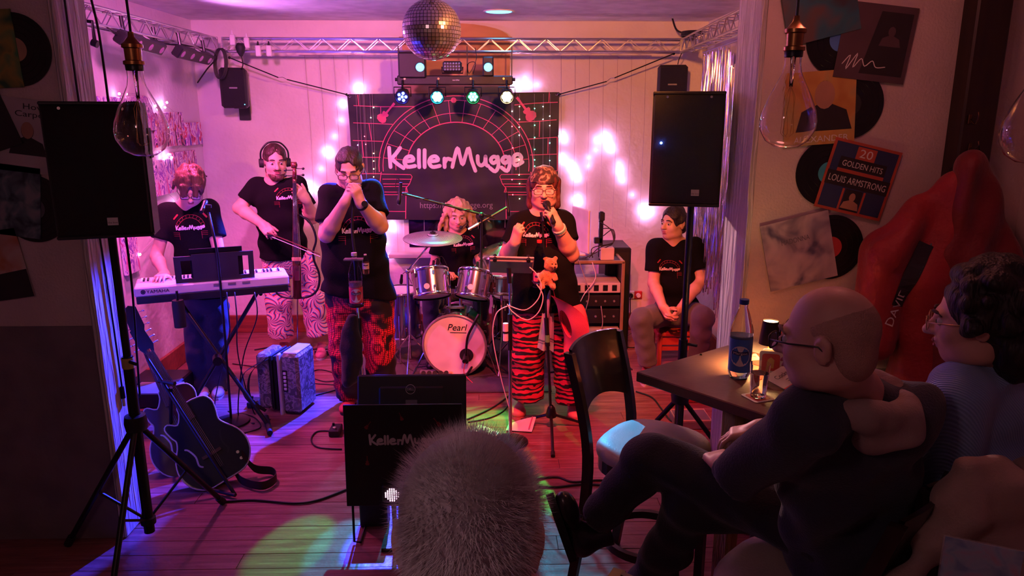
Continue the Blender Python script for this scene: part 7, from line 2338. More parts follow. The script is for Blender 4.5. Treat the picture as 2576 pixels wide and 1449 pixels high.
sleeve('record sleeve with orange top and black bottom at lower left', -25, 672, 8, blotch('peach', (.5, .2, .1), (.55, .35, .28), (.6, .5, .45)), extra=ex_b)
sleeve('dark record sleeve with teal patch at top of right pier', 2062, 0, 14, blotch('dim', (.05, .045, .05), (.03, .12, .15), (.12, .08, .07), 5), dy=.010)
record('black record with blue label beside the dark signed sleeve', 2115, 100, (.08, .22, .55))
sleeve('dark record sleeve with white handwritten signature on right pier', 2203, 108, -6, mat('print_mauve', (.10, .06, .07), .45), extra=ex_s, dy=.007)
record('black record beside the orange portrait sleeve', 2138, 262, (.03, .03, .03))
sleeve('orange portrait record sleeve lettered along its bottom edge', 2062, 272, 4, blotch('amber', (.45, .20, .05), (.55, .30, .08), (.40, .32, .12), 6), extra=ex_a)
record('black record with turquoise label beside the navy sleeve', 2085, 435, (.05, .35, .45))
sleeve('navy and red golden hits record sleeve on right pier', 2158, 452, -13, redp, extra=ex_l, dy=.007)
record('black record with red label beside the pale purple sleeve', 2090, 622, (.55, .06, .06))
sleeve('pale purple blurred record sleeve lowest on the right pier', 2010, 632, 14, blotch('lilac', (.10, .09, .16), (.42, .34, .40), (.55, .45, .48), 8), extra=ex_m)

# ---- canvases on the left wall -----------------------------------------------
def art(nm, sc, cols):
    def f(nt, co):
        mp = N(nt, 'ShaderNodeMapping'); mp.inputs['Scale'].default_value = (1, 1, .35); nt.links.new(co, mp.inputs[0])
        nz = N(nt, 'ShaderNodeTexNoise', Scale=sc, Detail=4.0, Distortion=1.5); nt.links.new(mp.outputs[0], nz.inputs['Vector'])
        return ramp(nt, nz.outputs['Fac'], list(zip((.34, .42, .48, .54, .62), cols)), 'CONSTANT')
    return node_mat('canvas_' + nm, f, rough=.7)
sets = [art('a', 16, [(.55, .10, .30), (.70, .60, .65), (.25, .10, .45), (.80, .70, .72), (.10, .05, .2)]), art('b', 20, [(.05, .02, .08), (.65, .10, .12), (.75, .65, .65), (.35, .10, .40), (.8, .75, .7)]),
        art('c', 14, [(.10, .10, .40), (.55, .15, .55), (.75, .70, .72), (.60, .08, .15), (.15, .05, .2)])]
LY = XL + .028
cv = [(252, 245, 392, 332), (396, 282, 462, 368), (466, 308, 506, 365), (372, 402, 440, 492), (436, 380, 494, 452), (352, 442, 374, 560), (312, 572, 346, 690), (256, 345, 305, 470), (316, 385, 362, 440)]
words_ = ('topmost wide', 'bright upper', 'small far-corner', 'large red middle', 'middle right', 'tall narrow', 'lowest', 'leftmost', 'small middle')
for i, (x0, y0, x1, y1) in enumerate(cv):
    a, b = at(x0, (y0 + y1) / 2, X=LY), at(x1, (y0 + y1) / 2, X=LY)
    zt, zb = at((x0 + x1) / 2, y0, X=LY).z, at((x0 + x1) / 2, y1, X=LY).z
    c = V((LY - .008, (a.y + b.y) / 2, (zt + zb) / 2))
    t = thing('canvas_print', 'abstract colourful canvas on left wall, the %s one' % words_[i], 'picture', c, group='canvases on the left wall')
    MB().box(c, (.03, abs(b.y - a.y), zt - zb), bev=.003).build('canvas', sets[i % 3], t)
    MB().box(c - V((.010, 0, 0)), (.012, abs(b.y - a.y) - .02, zt - zb - .02)).build('stretcher', mat('pine', (.5, .35, .2), .6), t)
t = thing('wall_light_string', 'pinkish white bulbs glowing between canvases on the left wall', 'fairy lights', at(415, 330, X=LY))
for px, py in ((408, 262), (415, 270), (420, 258), (424, 388), (432, 396), (415, 398), (300, 236), (345, 428), (440, 520), (450, 512), (352, 640), (330, 560)):
    bulb(at(px, py, X=LY + .012), .0085, gw, t)
MB().tube(smooth_path([at(px, py, X=LY + .002) for px, py in ((300, 234), (410, 260), (470, 330), (428, 392), (345, 430), (445, 516), (350, 640))], 6), .0018, n=4).build('wire', wire, t)

# ---- table at the right --------------------------------------------------------
TZ = .97
A = at(1600, 935, z=TZ); u = unit(V((.817, .577, 0))); v = unit(V((.636, -.771, 0)))
topm = mat('brown_table_top', (.17, .085, .05), .42, col2=(.12, .055, .035), scale=4, stretch=(1, 1, 1), bump=.08, bscale=40)
tab = thing('high_table', 'brown square high table on a pale rough post at right', 'table', A + (u * .31 + v * .45) - V((0, 0, TZ)))
cT = A + u * .31 + v * .46
MB().box(cT - V((0, 0, .022)), (.62, .92, .044), rot_from(u, -v, V((0, 0, 1))), bev=.004).build('table_top', topm, tab)
lp = at(1836, 1100, Y=2.80)
rough_post = mat('pale_rough_timber', (.60, .42, .22), .8, col2=(.42, .26, .12), scale=6, stretch=(6, 6, .8), bump=.8, bscale=25)
MB().box((lp.x + .02, 2.82, (TZ - .044) / 2), (.075, .075, TZ - .044), rz(.6), bev=.006).build('leg', rough_post, tab)
q = A + u * .5 + v * .75
MB().box((q.x, q.y, (TZ - .044) / 2), (.075, .075, TZ - .044), rz(.6), bev=.006).build('leg', rough_post, tab)
MB().cyl(at(1763, 893, z=TZ + .0005), at(1763, 893, z=TZ + .0015), .006, n=10).build('screw_head', SATIN, tab)
bottle('half-full mineral water bottle with blue label on the high table', at(1858, 948, z=TZ + .001), .335, .046, (.35, .55, .75), (.05, .16, .50), (.02, .04, .22), .55, 'Margon', lblband=(.10, .52))
# drinking glass on a beer mat
gc_ = at(1906, 1000, z=TZ)
t = thing('beer_mat', 'red and cream beer mat under the drinking glass', 'coaster', gc_)
cream = mat('mat_cream', (.62, .52, .40), .7); matred = mat('mat_red', (.55, .07, .05), .6)
def rrect(a, r=.012): return [(sx * (a - r) + r * math.cos(q), sy * (a - r) + r * math.sin(q)) for sx, sy, q0 in ((1, 1, 0), (-1, 1, 1.57), (-1, -1, 3.14), (1, -1, 4.71)) for q in np.linspace(q0, q0 + 1.57, 5)]
MB().prism(rrect(.047), gc_ + V((0, 0, .001)), V((math.cos(.35), math.sin(.35), 0)), V((-math.sin(.35), math.cos(.35), 0)), .002).build('card', cream, t)
MB().prism(rrect(.036), gc_ + V((0, 0, .003)), V((math.cos(.35), math.sin(.35), 0)), V((-math.sin(.35), math.cos(.35), 0)), .0006).build('print', matred, t)
t = thing('drinking_glass', 'clear tumbler of water on the beer mat', 'glass', gc_ + V((0, 0, .004)))
g0 = gc_ + V((0, 0, .0045))
MB().lathe([(0, 0), (.027, 0), (.029, .003), (.0385, .135), (.0372, .135), (.0280, .014), (0, .012)], g0, (0, 0, 1), 32).build('glass_wall', GLASS, t, smooth=40)
MB().lathe([(0, .0125), (.0276, .0145), (.0345, .098), (0, .098)], g0, (0, 0, 1), 28).build('water', mat('water', (.95, .97, 1), .0, trans=1.0, ior=1.33), t, smooth=40)
MB().lathe([(.0325, .045), (.0362, .095)], g0, (0, 0, 1), 32).build('printed_band', mat('faint_print', (.5, .12, .08), .5, alpha=.18), t, smooth=True)
# table lamp and beer mats
lc = at(1929, 928, z=TZ)
t = thing('table_lamp', 'small table lamp with dark metal shade glowing warm on high table', 'lamp', lc)
sh_z = at(1933, 835, Y=lc.y).z
MB().lathe([(.043, -.052), (.033, .050), (.0315, .050), (.0415, -.052)], V((lc.x, lc.y, sh_z)), (0, 0, 1), 32).build('shade', mat('dark_copper', (.05, .03, .025), .35, .7), t, smooth=40)
MB().cyl(lc + V((0, 0, .008)), V((lc.x, lc.y, sh_z + .01)), .006, n=10).build('stem', BRASS, t)
MB().lathe([(0, .012), (.035, .010), (.040, 0), (0, 0)], lc, (0, 0, 1), 24).build('base', SATIN, t, smooth=40)
MB().disc(V((lc.x, lc.y, sh_z + .043)), .0315, n=24, th=.003).build('upper_diffuser', glow('lamp_top', (1, .55, .22), 14), t)
MB().disc(V((lc.x, lc.y, sh_z - .042)), .038, n=24, th=.003).build('lower_diffuser', glow('lamp_low', (1, .55, .22), 18), t)
spot('table_lamp_light', V((lc.x, lc.y, sh_z - .055)), lc, (1.0, .50, .18), 75, 76, .5, .03)
spot('table_lamp_up_light', V((lc.x, lc.y, sh_z + .055)), V((lc.x, lc.y, 3)), (1.0, .5, .2), 4, 60, .8, .03)
hc_ = at(1938, 937, z=TZ)
fa = unit(V((-hc_.x * .7, -hc_.y, 0))); fu = V((0, 0, 1)).cross(fa)
for i, (dx, dd) in enumerate(((-.004, .018), (.010, -.012))):
    t = thing('beer_mat', ('front', 'rear')[i] + ' red and cream beer mat standing in the holder by lamp', 'coaster', hc_)
    o = hc_ + fa * dd + fu * dx + V((0, 0, .052))
    MB().prism(rrect(.047), o, fu, unit(V((0, 0, 1)) - fa * .12), .002).build('card', cream, t)
    MB().prism(rrect(.036), o + fa * .0022, fu, unit(V((0, 0, 1)) - fa * .12), .0006).build('print', matred, t)
    MB().prism([(-.012, -.025), (.012, -.025), (.014, .01), (.0, .022), (-.014, .01)], o + fa * .003, fu, unit(V((0, 0, 1)) - fa * .12), .0005).build('print', mat('mat_gold', (.55, .35, .10), .5), t)
t = thing('menu_card', 'cocktail menu card lying tilted on the high table', 'menu', at(1985, 950, z=TZ))
m0, m1, m2 = at(1937, 965, z=TZ + .006), at(2040, 905, z=TZ + .045), at(1962, 985, z=TZ + .004)
mu = unit(m1 - m0); mn = unit(V((-.10, -.35, 1))); mv = mn.cross(mu)
mo = at(1983, 945, z=TZ + .028)
MB().box(mo, (.20, .11, .004), rot_from(mu, mv, mn)).build('card', mat('menu_paper', (.62, .55, .48), .6), t)
MB().box(mo - mv * .050 + mn * .0023, (.20, .010, .001), rot_from(mu, mv, mn)).build('red_stripe', matred, t)
text('Cocktails', .032, mo + mn * .003 + mv * .006 - mu * .005, mu, mv, ink, t, width=.12)
for k in range(3): MB().box(mo - mv * (.012 + .012 * k) + mn * .0026, (.07, .003, .0006), rot_from(mu, mv, mn)).build('small_print', mat('print_grey', (.16, .14, .18), .5), t)
for i, (px, py, a_) in enumerate(((1965, 935, .5), (1900, 915, -.7), (2010, 868, .1))):
    p = at(px, py, z=TZ)
    t = thing('red_napkin', ('folded red napkin right of standing beer mats', 'folded red napkin between bottle and lamp', 'large red folded card standing behind the lamp')[i], 'napkin', p)
    k = .05 if i < 2 else .13
    uu = V((math.cos(a_), math.sin(a_), 0))
    MB().prism([(-k, 0), (k, 0), (k * .1 if i < 2 else k, k * .9), (-k * .9, k * .75) if i == 2 else (-k * .1, k * .85)], p + V((0, 0, .001)), uu, unit(V((0, .35, 1))), .003).build('fold', matred, t)
    MB().prism([(-k, 0), (k, 0), (k * .1 if i < 2 else k, k * .7), (-k * .1 if i < 2 else -k, k * .7)], p + V((0, .02, .001)), uu, unit(V((0, -.35, 1))), .003).build('fold', matred, t)

# ---- bar chairs --------------------------------------------------------------------
SZ = .64
wood = mat('espresso_wood', (.035, .017, .012), .32, col2=(.022, .010, .008), scale=4, stretch=(4, 4, .7), coat=.2)
cush = mat('beige_leatherette', (.60, .48, .42), .5, bump=.15, bscale=120)
def bar_chair(lab, loc, yaw, group='bar chairs'):
    """local: +y is forward, back posts at -y"""
    t = thing('bar_chair', lab, 'chair', loc, yaw, group)
    B = lambda m, n_, mt, sm=False: m.build(n_, mt, t, smooth=sm, local=True)
    ol = [(.225 * math.copysign(abs(math.cos(a)) ** .75, math.cos(a)), .215 * math.copysign(abs(math.sin(a)) ** .75, math.sin(a))) for a in np.linspace(0, 6.28, 33)[:-1]]
    m = MB()
    prof = [(1.0, 0), (1.03, .015), (1.03, .035), (.97, .052), (.75, .062), (.4, .067), (.01, .068)]
    vs = [V((x * f, y * f, SZ + h_)) for f, h_ in prof for x, y in ol]
    m.add(vs, [(i * 32 + k, i * 32 + (k + 1) % 32, (i + 1) * 32 + (k + 1) % 32, (i + 1) * 32 + k) for i in range(6) for k in range(32)])
    B(m, 'seat_cushion', cush, True)
    B(MB().prism([(x * .99, y * .99) for x, y in ol], (0, 0, SZ - .055), (1, 0, 0), (0, 1, 0), .058), 'seat_frame', wood)
    for sx in (-1, 1):
        pts = [(sx * .20, -.27, .0), (sx * .195, -.22, .35), (sx * .195, -.205, SZ), (sx * .20, -.24, SZ + .22), (sx * .205, -.30, SZ + .44)]
        m = MB(); pp = smooth_path(pts, 4)
        vs = []
        for p in pp: vs += [V(p) + V((-.014, -.020, 0)), V(p) + V((.014, -.020, 0)), V(p) + V((.014, .020, 0)), V(p) + V((-.014, .020, 0))]
        n_ = len(pp)
        m.add(vs, [(4 * i + a, 4 * i + (a + 1) % 4, 4 * i + 4 + (a + 1) % 4, 4 * i + 4 + a) for i in range(n_ - 1) for a in range(4)] + [(3, 2, 1, 0), tuple(range(4 * n_ - 4, 4 * n_))])
        B(m, 'back_leg', wood)
        B(MB().prism([(-.018, -.018), (.018, -.018), (.018, .018), (-.018, .018)], (sx * .17, .17, 0), (1, 0, 0), (0, 1, 0), SZ - .03), 'front_leg', wood)
    m = MB(); vs = []; na_, nz_ = 14, 8
    for lay in (0, 1):
        for j in range(nz_ + 1):
            for i in range(na_ + 1):
                f, g = i / na_ * 2 - 1, j / nz_
                lowz = SZ + .15 + .05 * (1 - f * f)
                z = lowz + (SZ + .45 + .012 * (1 - f * f) - lowz) * g
                yb = -.235 - .06 * (z - SZ - .2) / .24 - .035 * (1 - f * f)
                vs.append((f * .192, yb - .014 * lay, z))
    nn = (na_ + 1) * (nz_ + 1)
    fs = [(j * (na_ + 1) + i, j * (na_ + 1) + i + 1, (j + 1) * (na_ + 1) + i + 1, (j + 1) * (na_ + 1) + i) for j in range(nz_) for i in range(na_)]
    m.add(vs, [f[::-1] for f in fs] + [tuple(q + nn for q in f) for f in fs])
    e = [(nz_ * (na_ + 1) + i, nz_ * (na_ + 1) + i + 1, nn + nz_ * (na_ + 1) + i + 1, nn + nz_ * (na_ + 1) + i) for i in range(na_)] + [(i + 1, i, nn + i, nn + i + 1) for i in range(na_)]
    m.f += [tuple(f) for f in e]
    B(m, 'backrest', wood, 40)
    pts = [(.185 * math.cos(a), .185 * math.sin(a) - .01, .24) for a in np.linspace(0, 6.28, 33)[:-1]]
    m = MB(); vs = []
    for p in pts:
        d_ = unit(V((p[0], p[1], 0)))
        vs += [V(p) + d_ * .012 - V((0, 0, .017)), V(p) + d_ * .012 + V((0, 0, .017)), V(p) - d_ * .012 + V((0, 0, .017)), V(p) - d_ * .012 - V((0, 0, .017))]
    m.add(vs, [(4 * i + a, 4 * i + (a + 1) % 4, (4 * i + 4) % 128 + (a + 1) % 4, (4 * i + 4) % 128 + a) for i in range(32) for a in range(4)])
    B(m, 'foot_ring', wood, 40)
    return t
ch = bar_chair('empty dark bar chair with beige seat at corner of the high table', (.67, 2.86, 0), math.radians(-128))
c2 = copy_tree(ch); c2.location = (.90, 1.92, 0); c2.rotation_euler.z = math.radians(45); c2['label'] = 'dark bar chair under the bald man in navy hoodie'
p = at(1790, 1415, Y=1.46)
c3 = copy_tree(ch); c3.location = (p.x + .10, 1.55, 0); c3.rotation_euler.z = math.radians(-30); c3['label'] = 'dark bar chair with curved top rail at bottom of picture'
c4 = copy_tree(ch); c4.location = (1.42, 2.0, 0); c4.rotation_euler.z = math.radians(50); c4['label'] = 'dark bar chair under the woman in blue jumper'

# ---- bald man ------------------------------------------------------------------------
P = thing('person', 'bald man with glasses in navy hoodie sitting with crossed legs at high table', 'person', (.9, 1.95, 0))
sk2 = skin_mat('ruddy', (.60, .33, .25))
h = Head(at(2084, 855, Y=1.62), (-.74, .66, -.10), k=1.04)
neck, pel = at(2140, 985, Y=1.72), at(2130, 1330, Y=1.92)
shA, shB = at(2010, 1062, Y=1.60), at(2295, 1050, Y=1.76)
elA, elB = at(1856, 1190, Y=1.84), V((1.18, 2.08, 1.10))
wrA, wrB = at(1822, 1168, Y=2.02), V((.88, 2.25, 1.02))
knA, knB = at(1640, 1150, Y=2.26), at(1745, 1262, Y=2.16)
anA, anB = at(1500, 1310, Y=2.34), V((.47, 2.42, .10))
hipA, hipB = pel + V((-.08, -.02, 0)), pel + V((.05, .12, 0))
body(P, sk2, h, neck, pel, shA, shB, [(shA, elA, wrA, dict(d=at(1795, 1142, Y=2.12) - wrA, palm=(.2, .2, -1), flip=-1, curl=(25, 35, 25))),
     (shB, elB, wrB, dict(d=V((-.3, .1, -.1)), palm=(0, 0, -1), flip=1))], (hipA, knA, anA, hipB, knB, anB), arm_r=(.055, .050, .034), tr=.12)
face_parts(h, P, (.25, .16, .12))
glasses(h, P, gb)
S = SDF(*bounds([h.p(0, 0, .16), h.p(0, 0, -.14)], .14), .006)
S.ell(h.p(0, -.015, .032), h.r(.0752, .0950, .0845), h.R, .01); S.ell(h.p(0, -.055, -.03), h.r(.066, .046, .06), h.R, .02)
S.plane_cut(h.p(0, .0, .085), h.v(0, .75, .66)); S.ell(h.p(0, .03, -.05), h.r(.1, .06, .06), h.R, .01, 'sub')
S.build('cropped_hair', mat('grey_stubble', (.52, .29, .22), .8, bump=.6, bscale=400), P)
hood = fabric('navy_hoodie', (.030, .032, .052)); hoodl = fabric('hood_lining', (.34, .24, .21))
lo, hi = bounds([neck, pel - V((0, 0, .1)), shA, shB, elA, elB], .24)
S = SDF(lo, hi, .010)
torso_shape(S, neck, pel, shA, shB, [(.25, .20, .14, .0), (.55, .20, .15, .0), (.85, .20, .16, .0), (1.05, .20, .17, .0)], (-.74, .66, 0), .97, elA, elB, (.090, .085), .085)
S.folds(.011, 32, 41); S.build('hoodie', hood, P)
S = SDF(*bounds([neck + V((.2, -.1, 0)), neck - V((.2, 0, .1))], .2), .008)
bk = unit(V((.74, -.66, 0))); sd = unit(V((.66, .74, 0)))
for i in range(9):
    a = math.pi * (i / 8 - .5) * 1.25
    q = neck + bk * (.105 * math.cos(a) + .01) + sd * (.15 * math.sin(a)) + V((0, 0, -.035 + .03 * abs(math.sin(a))))
    if i: S.cone(pq, q, .028, .028, .03)
    pq = q
S.ell(neck + bk * .075 + V((0, 0, -.085)), (.10, .10, .045), None, .05)
S.folds(.009, 40, 43); S.build('hood', hoodl, P)
S = SDF(*bounds([lerp(elA, wrA, .0), wrA], .1), .008)
S.cone(lerp(shA, elA, .8), lerp(elA, wrA, .15), .066, .060, .01, flat1=True); S.folds(.006, 60, 44); S.build('pushed_up_sleeve', hood, P)
legs(P, fabric('black_trousers', (.016, .016, .020)), hipA, hipB, knA, knB, anA, anB, (.105, .085, .065), pel=pel, hw=.19, dp=.17, seed=45, fold=.006)
boot = mat('black_boot_leather', (.012, .012, .015), .28, coat=.3)
def boot_at(heel, toe, up, nm='boot'):
    heel, toe = V(heel), V(toe); d = unit(toe - heel); up = unit(V(up) - d * d.dot(V(up))); s_ = d.cross(up); R = rot_from(s_, d, up); L = (toe - heel).length
    S = SDF(*bounds([heel, toe, heel + up * .2, toe + up * .1], .09), .006)
    S.ell(heel + d * L * .25 + up * .05, (.040, L * .28, .055), R, .02); S.ell(heel + d * L * .74 + up * .038, (.048, L * .27, .042), R, .03); S.cone(heel + d * L * .22 + up * .06, heel + d * L * .20 + up * .16, .042, .048, .03, flat1=True)
    S.plane_cut(heel + up * .012, -up)
    o = S.build(nm, boot, P)
    ol = [(math.cos(q) * .05 * (1 if math.sin(q) > 0 else .85), L * .5 + math.sin(q) * L * .54) for q in np.linspace(0, 6.28, 25)[:-1]]
    MB().prism(ol, heel - up * .015, s_, d, .028).build('sole', RUBBER, o)
    for k in range(5):
        q = heel + d * L * (.56 - .055 * k) + up * (.072 + .016 * k)
        MB().tube([q - s_ * .022, q + up * .012, q + s_ * .022], .0028, n=5).build('lace', SATIN, o)
boot_at(at(1440, 1405, Y=2.33), at(1386, 1250, Y=2.30), (1, .1, .25))
boot_at(anB + V((.05, -.06, -.10)), anB + V((-.15, .12, -.10)), (0, 0, 1))

# ---- woman in the blue jumper -----------------------------------------------------------
P = thing('person', 'woman with short dark curly hair and blue jumper behind the bald man', 'person', (1.4, 2.0, 0))
h = Head(at(2462, 806, Y=1.90), (-.80, .58, -.12), k=1.06)
neck, pel = at(2500, 925, Y=1.97), V((1.42, 2.02, .80))
shA, shB = at(2400, 1000, Y=1.84), at(2640, 985, Y=2.05)
elA, elB = at(2385, 1235, Y=1.86), V((1.75, 2.2, 1.05))
wrA, wrB = at(2270, 1250, Y=1.96), V((1.5, 2.4, 1.0))
knA, knB = V((1.02, 2.32, .78)), V((1.15, 2.48, .78))
anA, anB = V((.98, 2.36, .32)), V((1.1, 2.5, .32))
body(P, sk2, h, neck, pel, shA, shB, [(shA, elA, wrA, dict(d=V((-.6, .5, -.1)), palm=(0, 0, -1), flip=-1)), (shB, elB, wrB, dict(d=V((-.5, .4, -.1)), palm=(0, 0, -1), flip=1))],
     (pel + V((-.05, 0, 0)), knA, anA, pel + V((.05, .1, 0)), knB, anB))
face_parts(h, P, (.06, .03, .02))
glasses(h, P, mat('thin_gold', (.5, .3, .15), .3, .8), th=.0014)
lo, hi = bounds([neck, pel - V((0, 0, .1)), shA, shB, elA, wrA], .24)
S = SDF(lo, hi, .010)
torso_shape(S, neck, pel, shA, shB, [(.22, .20, .14, .0), (.5, .20, .16, .0), (.8, .21, .17, .0), (1.05, .21, .18, .0)], (-.8, .58, 0), 1.0, elA, elB, (.088, .085), .085)
S.cone(elA, lerp(elA, wrA, .8), .068, .055, .02, flat1=True)
S.cone(h.p(0, -.03, -.10), neck, .075, .088, .03, flat0=True)
S.folds(.006, 30, 51)
def rib(nt, co):
    wv = N(nt, 'ShaderNodeTexWave', Scale=60.0, Distortion=.6); wv.bands_direction = 'DIAGONAL'
    nt.links.new(co, wv.inputs['Vector'])
    b = nt.nodes['Principled BSDF']; bp = N(nt, 'ShaderNodeBump', Strength=.5, Distance=.004)
    nt.links.new(wv.outputs['Fac'], bp.inputs['Height']); nt.links.new(bp.outputs[0], b.inputs['Normal'])
    return ramp(nt, wv.outputs['Fac'], [(.2, (.20, .30, .52)), (.8, (.25, .37, .60))])
S.build('jumper', node_mat('blue_ribbed_knit', rib, rough=.9, sheen=.3), P)
legs(P, fabric('dark_slacks', (.02, .02, .024)), pel + V((-.05, 0, 0)), pel + V((.05, .1, 0)), knA, knB, anA, anB, (.10, .085, .07), pel=pel, hw=.19, dp=.18, seed=53, res=.016)
S = SDF(*bounds([h.p(0, 0, .2), h.p(0, 0, -.2)], .2), .007)
rs = random.Random(12)
S.ell(h.p(0, -.035, .045), h.r(.105, .115, .105), h.R, .02); S.ell(h.p(0, -.08, -.06), h.r(.085, .065, .10), h.R, .03)
for i in range(120):
    a, e = rs.uniform(0, 6.28), rs.uniform(-.6, 1.5)
    d = V((math.cos(a) * math.cos(e), math.sin(a) * math.cos(e), math.sin(e)))
    if d.y > .45 and d.z < .55: continue
    S.ell(h.p(d.x * .108, -.035 + d.y * .118, .035 + d.z * .115), [rs.uniform(.018, .030)] * 3, None, .010)
S.ell(h.p(0, .125, -.035), h.r(.075, .085, .088), h.R, .015, 'sub')
S.folds(.003, 140, 4)
S.build('hair', hairm('dark_curls', (.018, .011, .010)), P)

# ---- spectator with cropped white hair --------------------------------------------------------
P = thing('person', 'spectator with short fuzzy white hair seen from behind at bottom centre', 'person', (-.04, .88, 0))
h = Head(at(1180, 1352, Y=.88), (.02, 1, -.22), k=1.12)
neck, pel = V((h.c.x, .83, h.c.z - .21)), V((h.c.x, .88, .86))
shA, shB = neck + V((-.19, 0, -.07)), neck + V((.19, 0, -.07))
elA, elB = shA + V((-.05, .02, -.28)), shB + V((.05, .02, -.28))
wrA, wrB = elA + V((.05, .18, -.12)), elB + V((-.05, .18, -.12))
knA, knB, anA, anB = V((-.14, .90, .47)), V((.07, .90, .47)), V((-.14, .88, .08)), V((.07, .88, .08))
body(P, sk2, h, neck, pel, shA, shB, [(shA, elA, wrA, dict(d=V((.2, .4, -.3)), palm=(.5, 0, -.5), flip=-1)), (shB, elB, wrB, dict(d=V((-.2, .4, -.3)), palm=(-.5, 0, -.5), flip=1))], (V((-.13, .88, .84)), knA, anA, V((.06, .88, .84)), knB, anB))
S = SDF(*bounds([neck, pel - V((0, 0, .1)), shA, shB, elA, elB], .22), .014)
torso_shape(S, neck, pel, shA, shB, [(.28, .19, .13, .0), (.6, .19, .13, .0), (1.0, .19, .14, .0)], (0, 1, 0), 1.0, elA, elB, (.08, .075), .075)
S.build('dark_top', fabric('dark_top', (.03, .03, .035)), P)
legs(P, fabric('dark_slacks', (.02, .02, .024)), V((-.13, .88, .84)), V((.06, .88, .84)), knA, knB, anA, anB, (.10, .08, .07), pel=pel, hw=.18, dp=.13, res=.016)
for an in (anA, anB): shoe('shoe', V((an.x, an.y - .08, 0)), V((an.x, an.y + .19, 0)), P, shoe_dark, sole_dark)
wh = mat('hair_white', (.42, .39, .42), .7, col2=(.30, .25, .25), scale=12)
S = SDF(*bounds([h.p(0, 0, .16), h.p(0, 0, -.16)], .14), .006)
S.ell(h.p(0, -.014, .036), h.r(.081, .101, .092), h.R, .01); S.ell(h.p(0, -.055, -.035), h.r(.074, .052, .075), h.R, .02)
S.ell(h.p(0, .115, -.03), h.r(.07, .08, .095), h.R, .012, 'sub')
S.build('hair', wh, P)
mb = MB(); rs = np.random.RandomState(3)
for i in range(15000):
    z = rs.uniform(-.45, 1); a = rs.uniform(0, 6.2832); r_ = math.sqrt(1 - z * z)
    d = (r_ * math.cos(a), r_ * math.sin(a), z)
    if d[1] > .55 and z < .6: continue
    base = h.p(d[0] * .081, -.014 + d[1] * .101, .036 + d[2] * (.092 if z > 0 else .13))
    n_ = h.v(d[0] + rs.normal() * .22, d[1] - .12 + rs.normal() * .22, d[2] + rs.normal() * .22)
    t_ = h.v(-d[1], d[0], .1) * .0006
    mb.add([base - t_, base + t_, base + n_ * rs.uniform(.012, .022)], [(0, 1, 2)])
mb.build('hair_tips', mat('hair_white_tips', (.80, .77, .80), .6), P, kind='stuff')

# ---- coats on the dark post --------------------------------------------------------------------
redc = fabric('red_jacket', (.36, .02, .025), rough=.6, bump=.3, bscale=60); redd = fabric('dark_red_jacket', (.18, .012, .016), rough=.6, bump=.3, bscale=60)
def coat(lab, hook, cones, m, seed, stripe=None):
    P = thing('jacket', lab, 'jacket', hook)
    pts = [c for k in cones for c in k[:2]]
    S = SDF(*bounds(pts, .22), .011)
    for a, b, r0, r1 in cones: S.cone(a, b, r0, r1, .04)
    S.plane_cut(V((0, 3.285, 0)), (0, 1, 0))
    S.folds(.014, 34, seed, (1, .6, .18)); o = S.build('shell', m, P, relax=2)
    MB().tube([hook + V((-.012, 0, .03)), hook + V((0, -.01, .05)), hook + V((.012, 0, .03))], .003).build('hanging_loop', SATIN, P)
    return P, o
cy_ = 3.15
def cc(px, py, Y=cy_): return at(px, py, Y=Y)
P, o = coat('red jacket with dark lettered sleeve stripe hanging from the dark post', cc(2392, 445), [(cc(2385, 470), cc(2230, 640), .05, .095), (cc(2230, 640), cc(2195, 860), .095, .09), (cc(2385, 470), cc(2330, 700), .07, .12), (cc(2330, 700), cc(2310, 960), .12, .13)], redc, 61)
tree = bvh_of(o)
def lay2(mb, m, nm, lift=.004):
    vs = []
    for p in mb.v:
        q = tree.ray_cast(V((p[0], 2.6, p[2])), V((0, 1, 0)))[0]
        vs.append(None if q is None else q - V((0, lift, 0)))
    fs = [f for f in mb.f if all(vs[i] is not None for i in f)]
    b = MB(); b.add([q if q is not None else V((2, 3.2, 1)) for q in vs], fs); return b.build(nm, m, P)
st = [cc(px, py) for px, py in ((2305, 605), (2265, 680), (2232, 758))]
b = MB(); b.ribbon(subdiv([(p[0], p[2]) for p in smooth_path(st, 5)], .02), .062, (0, 0, 0), (1, 0, 0), (0, 0, 1), cap=False); lay2(b, ink, 'sleeve_stripe', .004)
d_ = unit(cc(2275, 660) - cc(2208, 790)); d_ = unit(V((d_.x, 0, d_.z))); o_ = cc(2228, 760) + V((d_.z, 0, -d_.x)) * .018
lay2(text('DAVID', .056, o_, d_, V((-d_.z, 0, d_.x)), None, None, width=.17), wht, 'lettering', .008)
lay2(text('ORIGINAL', .05, o_ + d_ * .21, d_, V((-d_.z, 0, d_.x)), None, None, width=.19), mat('print_dim', (.09, .08, .09), .5), 'lettering', .008)
coat('dark red jacket hanging on front of the dark post', cc(2455, 395, 3.12), [(cc(2450, 420, 3.1), cc(2400, 640, 3.1), .05, .09), (cc(2450, 420, 3.1), cc(2490, 660, 3.1), .06, .10), (cc(2400, 640, 3.1), cc(2370, 920, 3.1), .10, .12), (cc(2490, 660, 3.1), cc(2470, 930, 3.1), .10, .14)], redd, 63)
DBZ = mat('dark_bronze', (.12, .06, .035), .35, .9)
for px, py, lab in ((2440, 300, 'bronze coat hook on dark post, upper'), (2440, 372, 'bronze double coat hook on dark post, lower')):
    p = at(px, py, Y=3.18)
    t = thing('coat_hook', lab, 'hook', p)
    MB().box(p, (.016, .008, .04), bev=.003).build('plate', DBZ, t)
    MB().tube(smooth_path([p, p + V((0, -.04, -.02)), p + V((0, -.055, .01)), p + V((0, -.05, .03))], 5), .004).build('prong', DBZ, t, smooth=True)

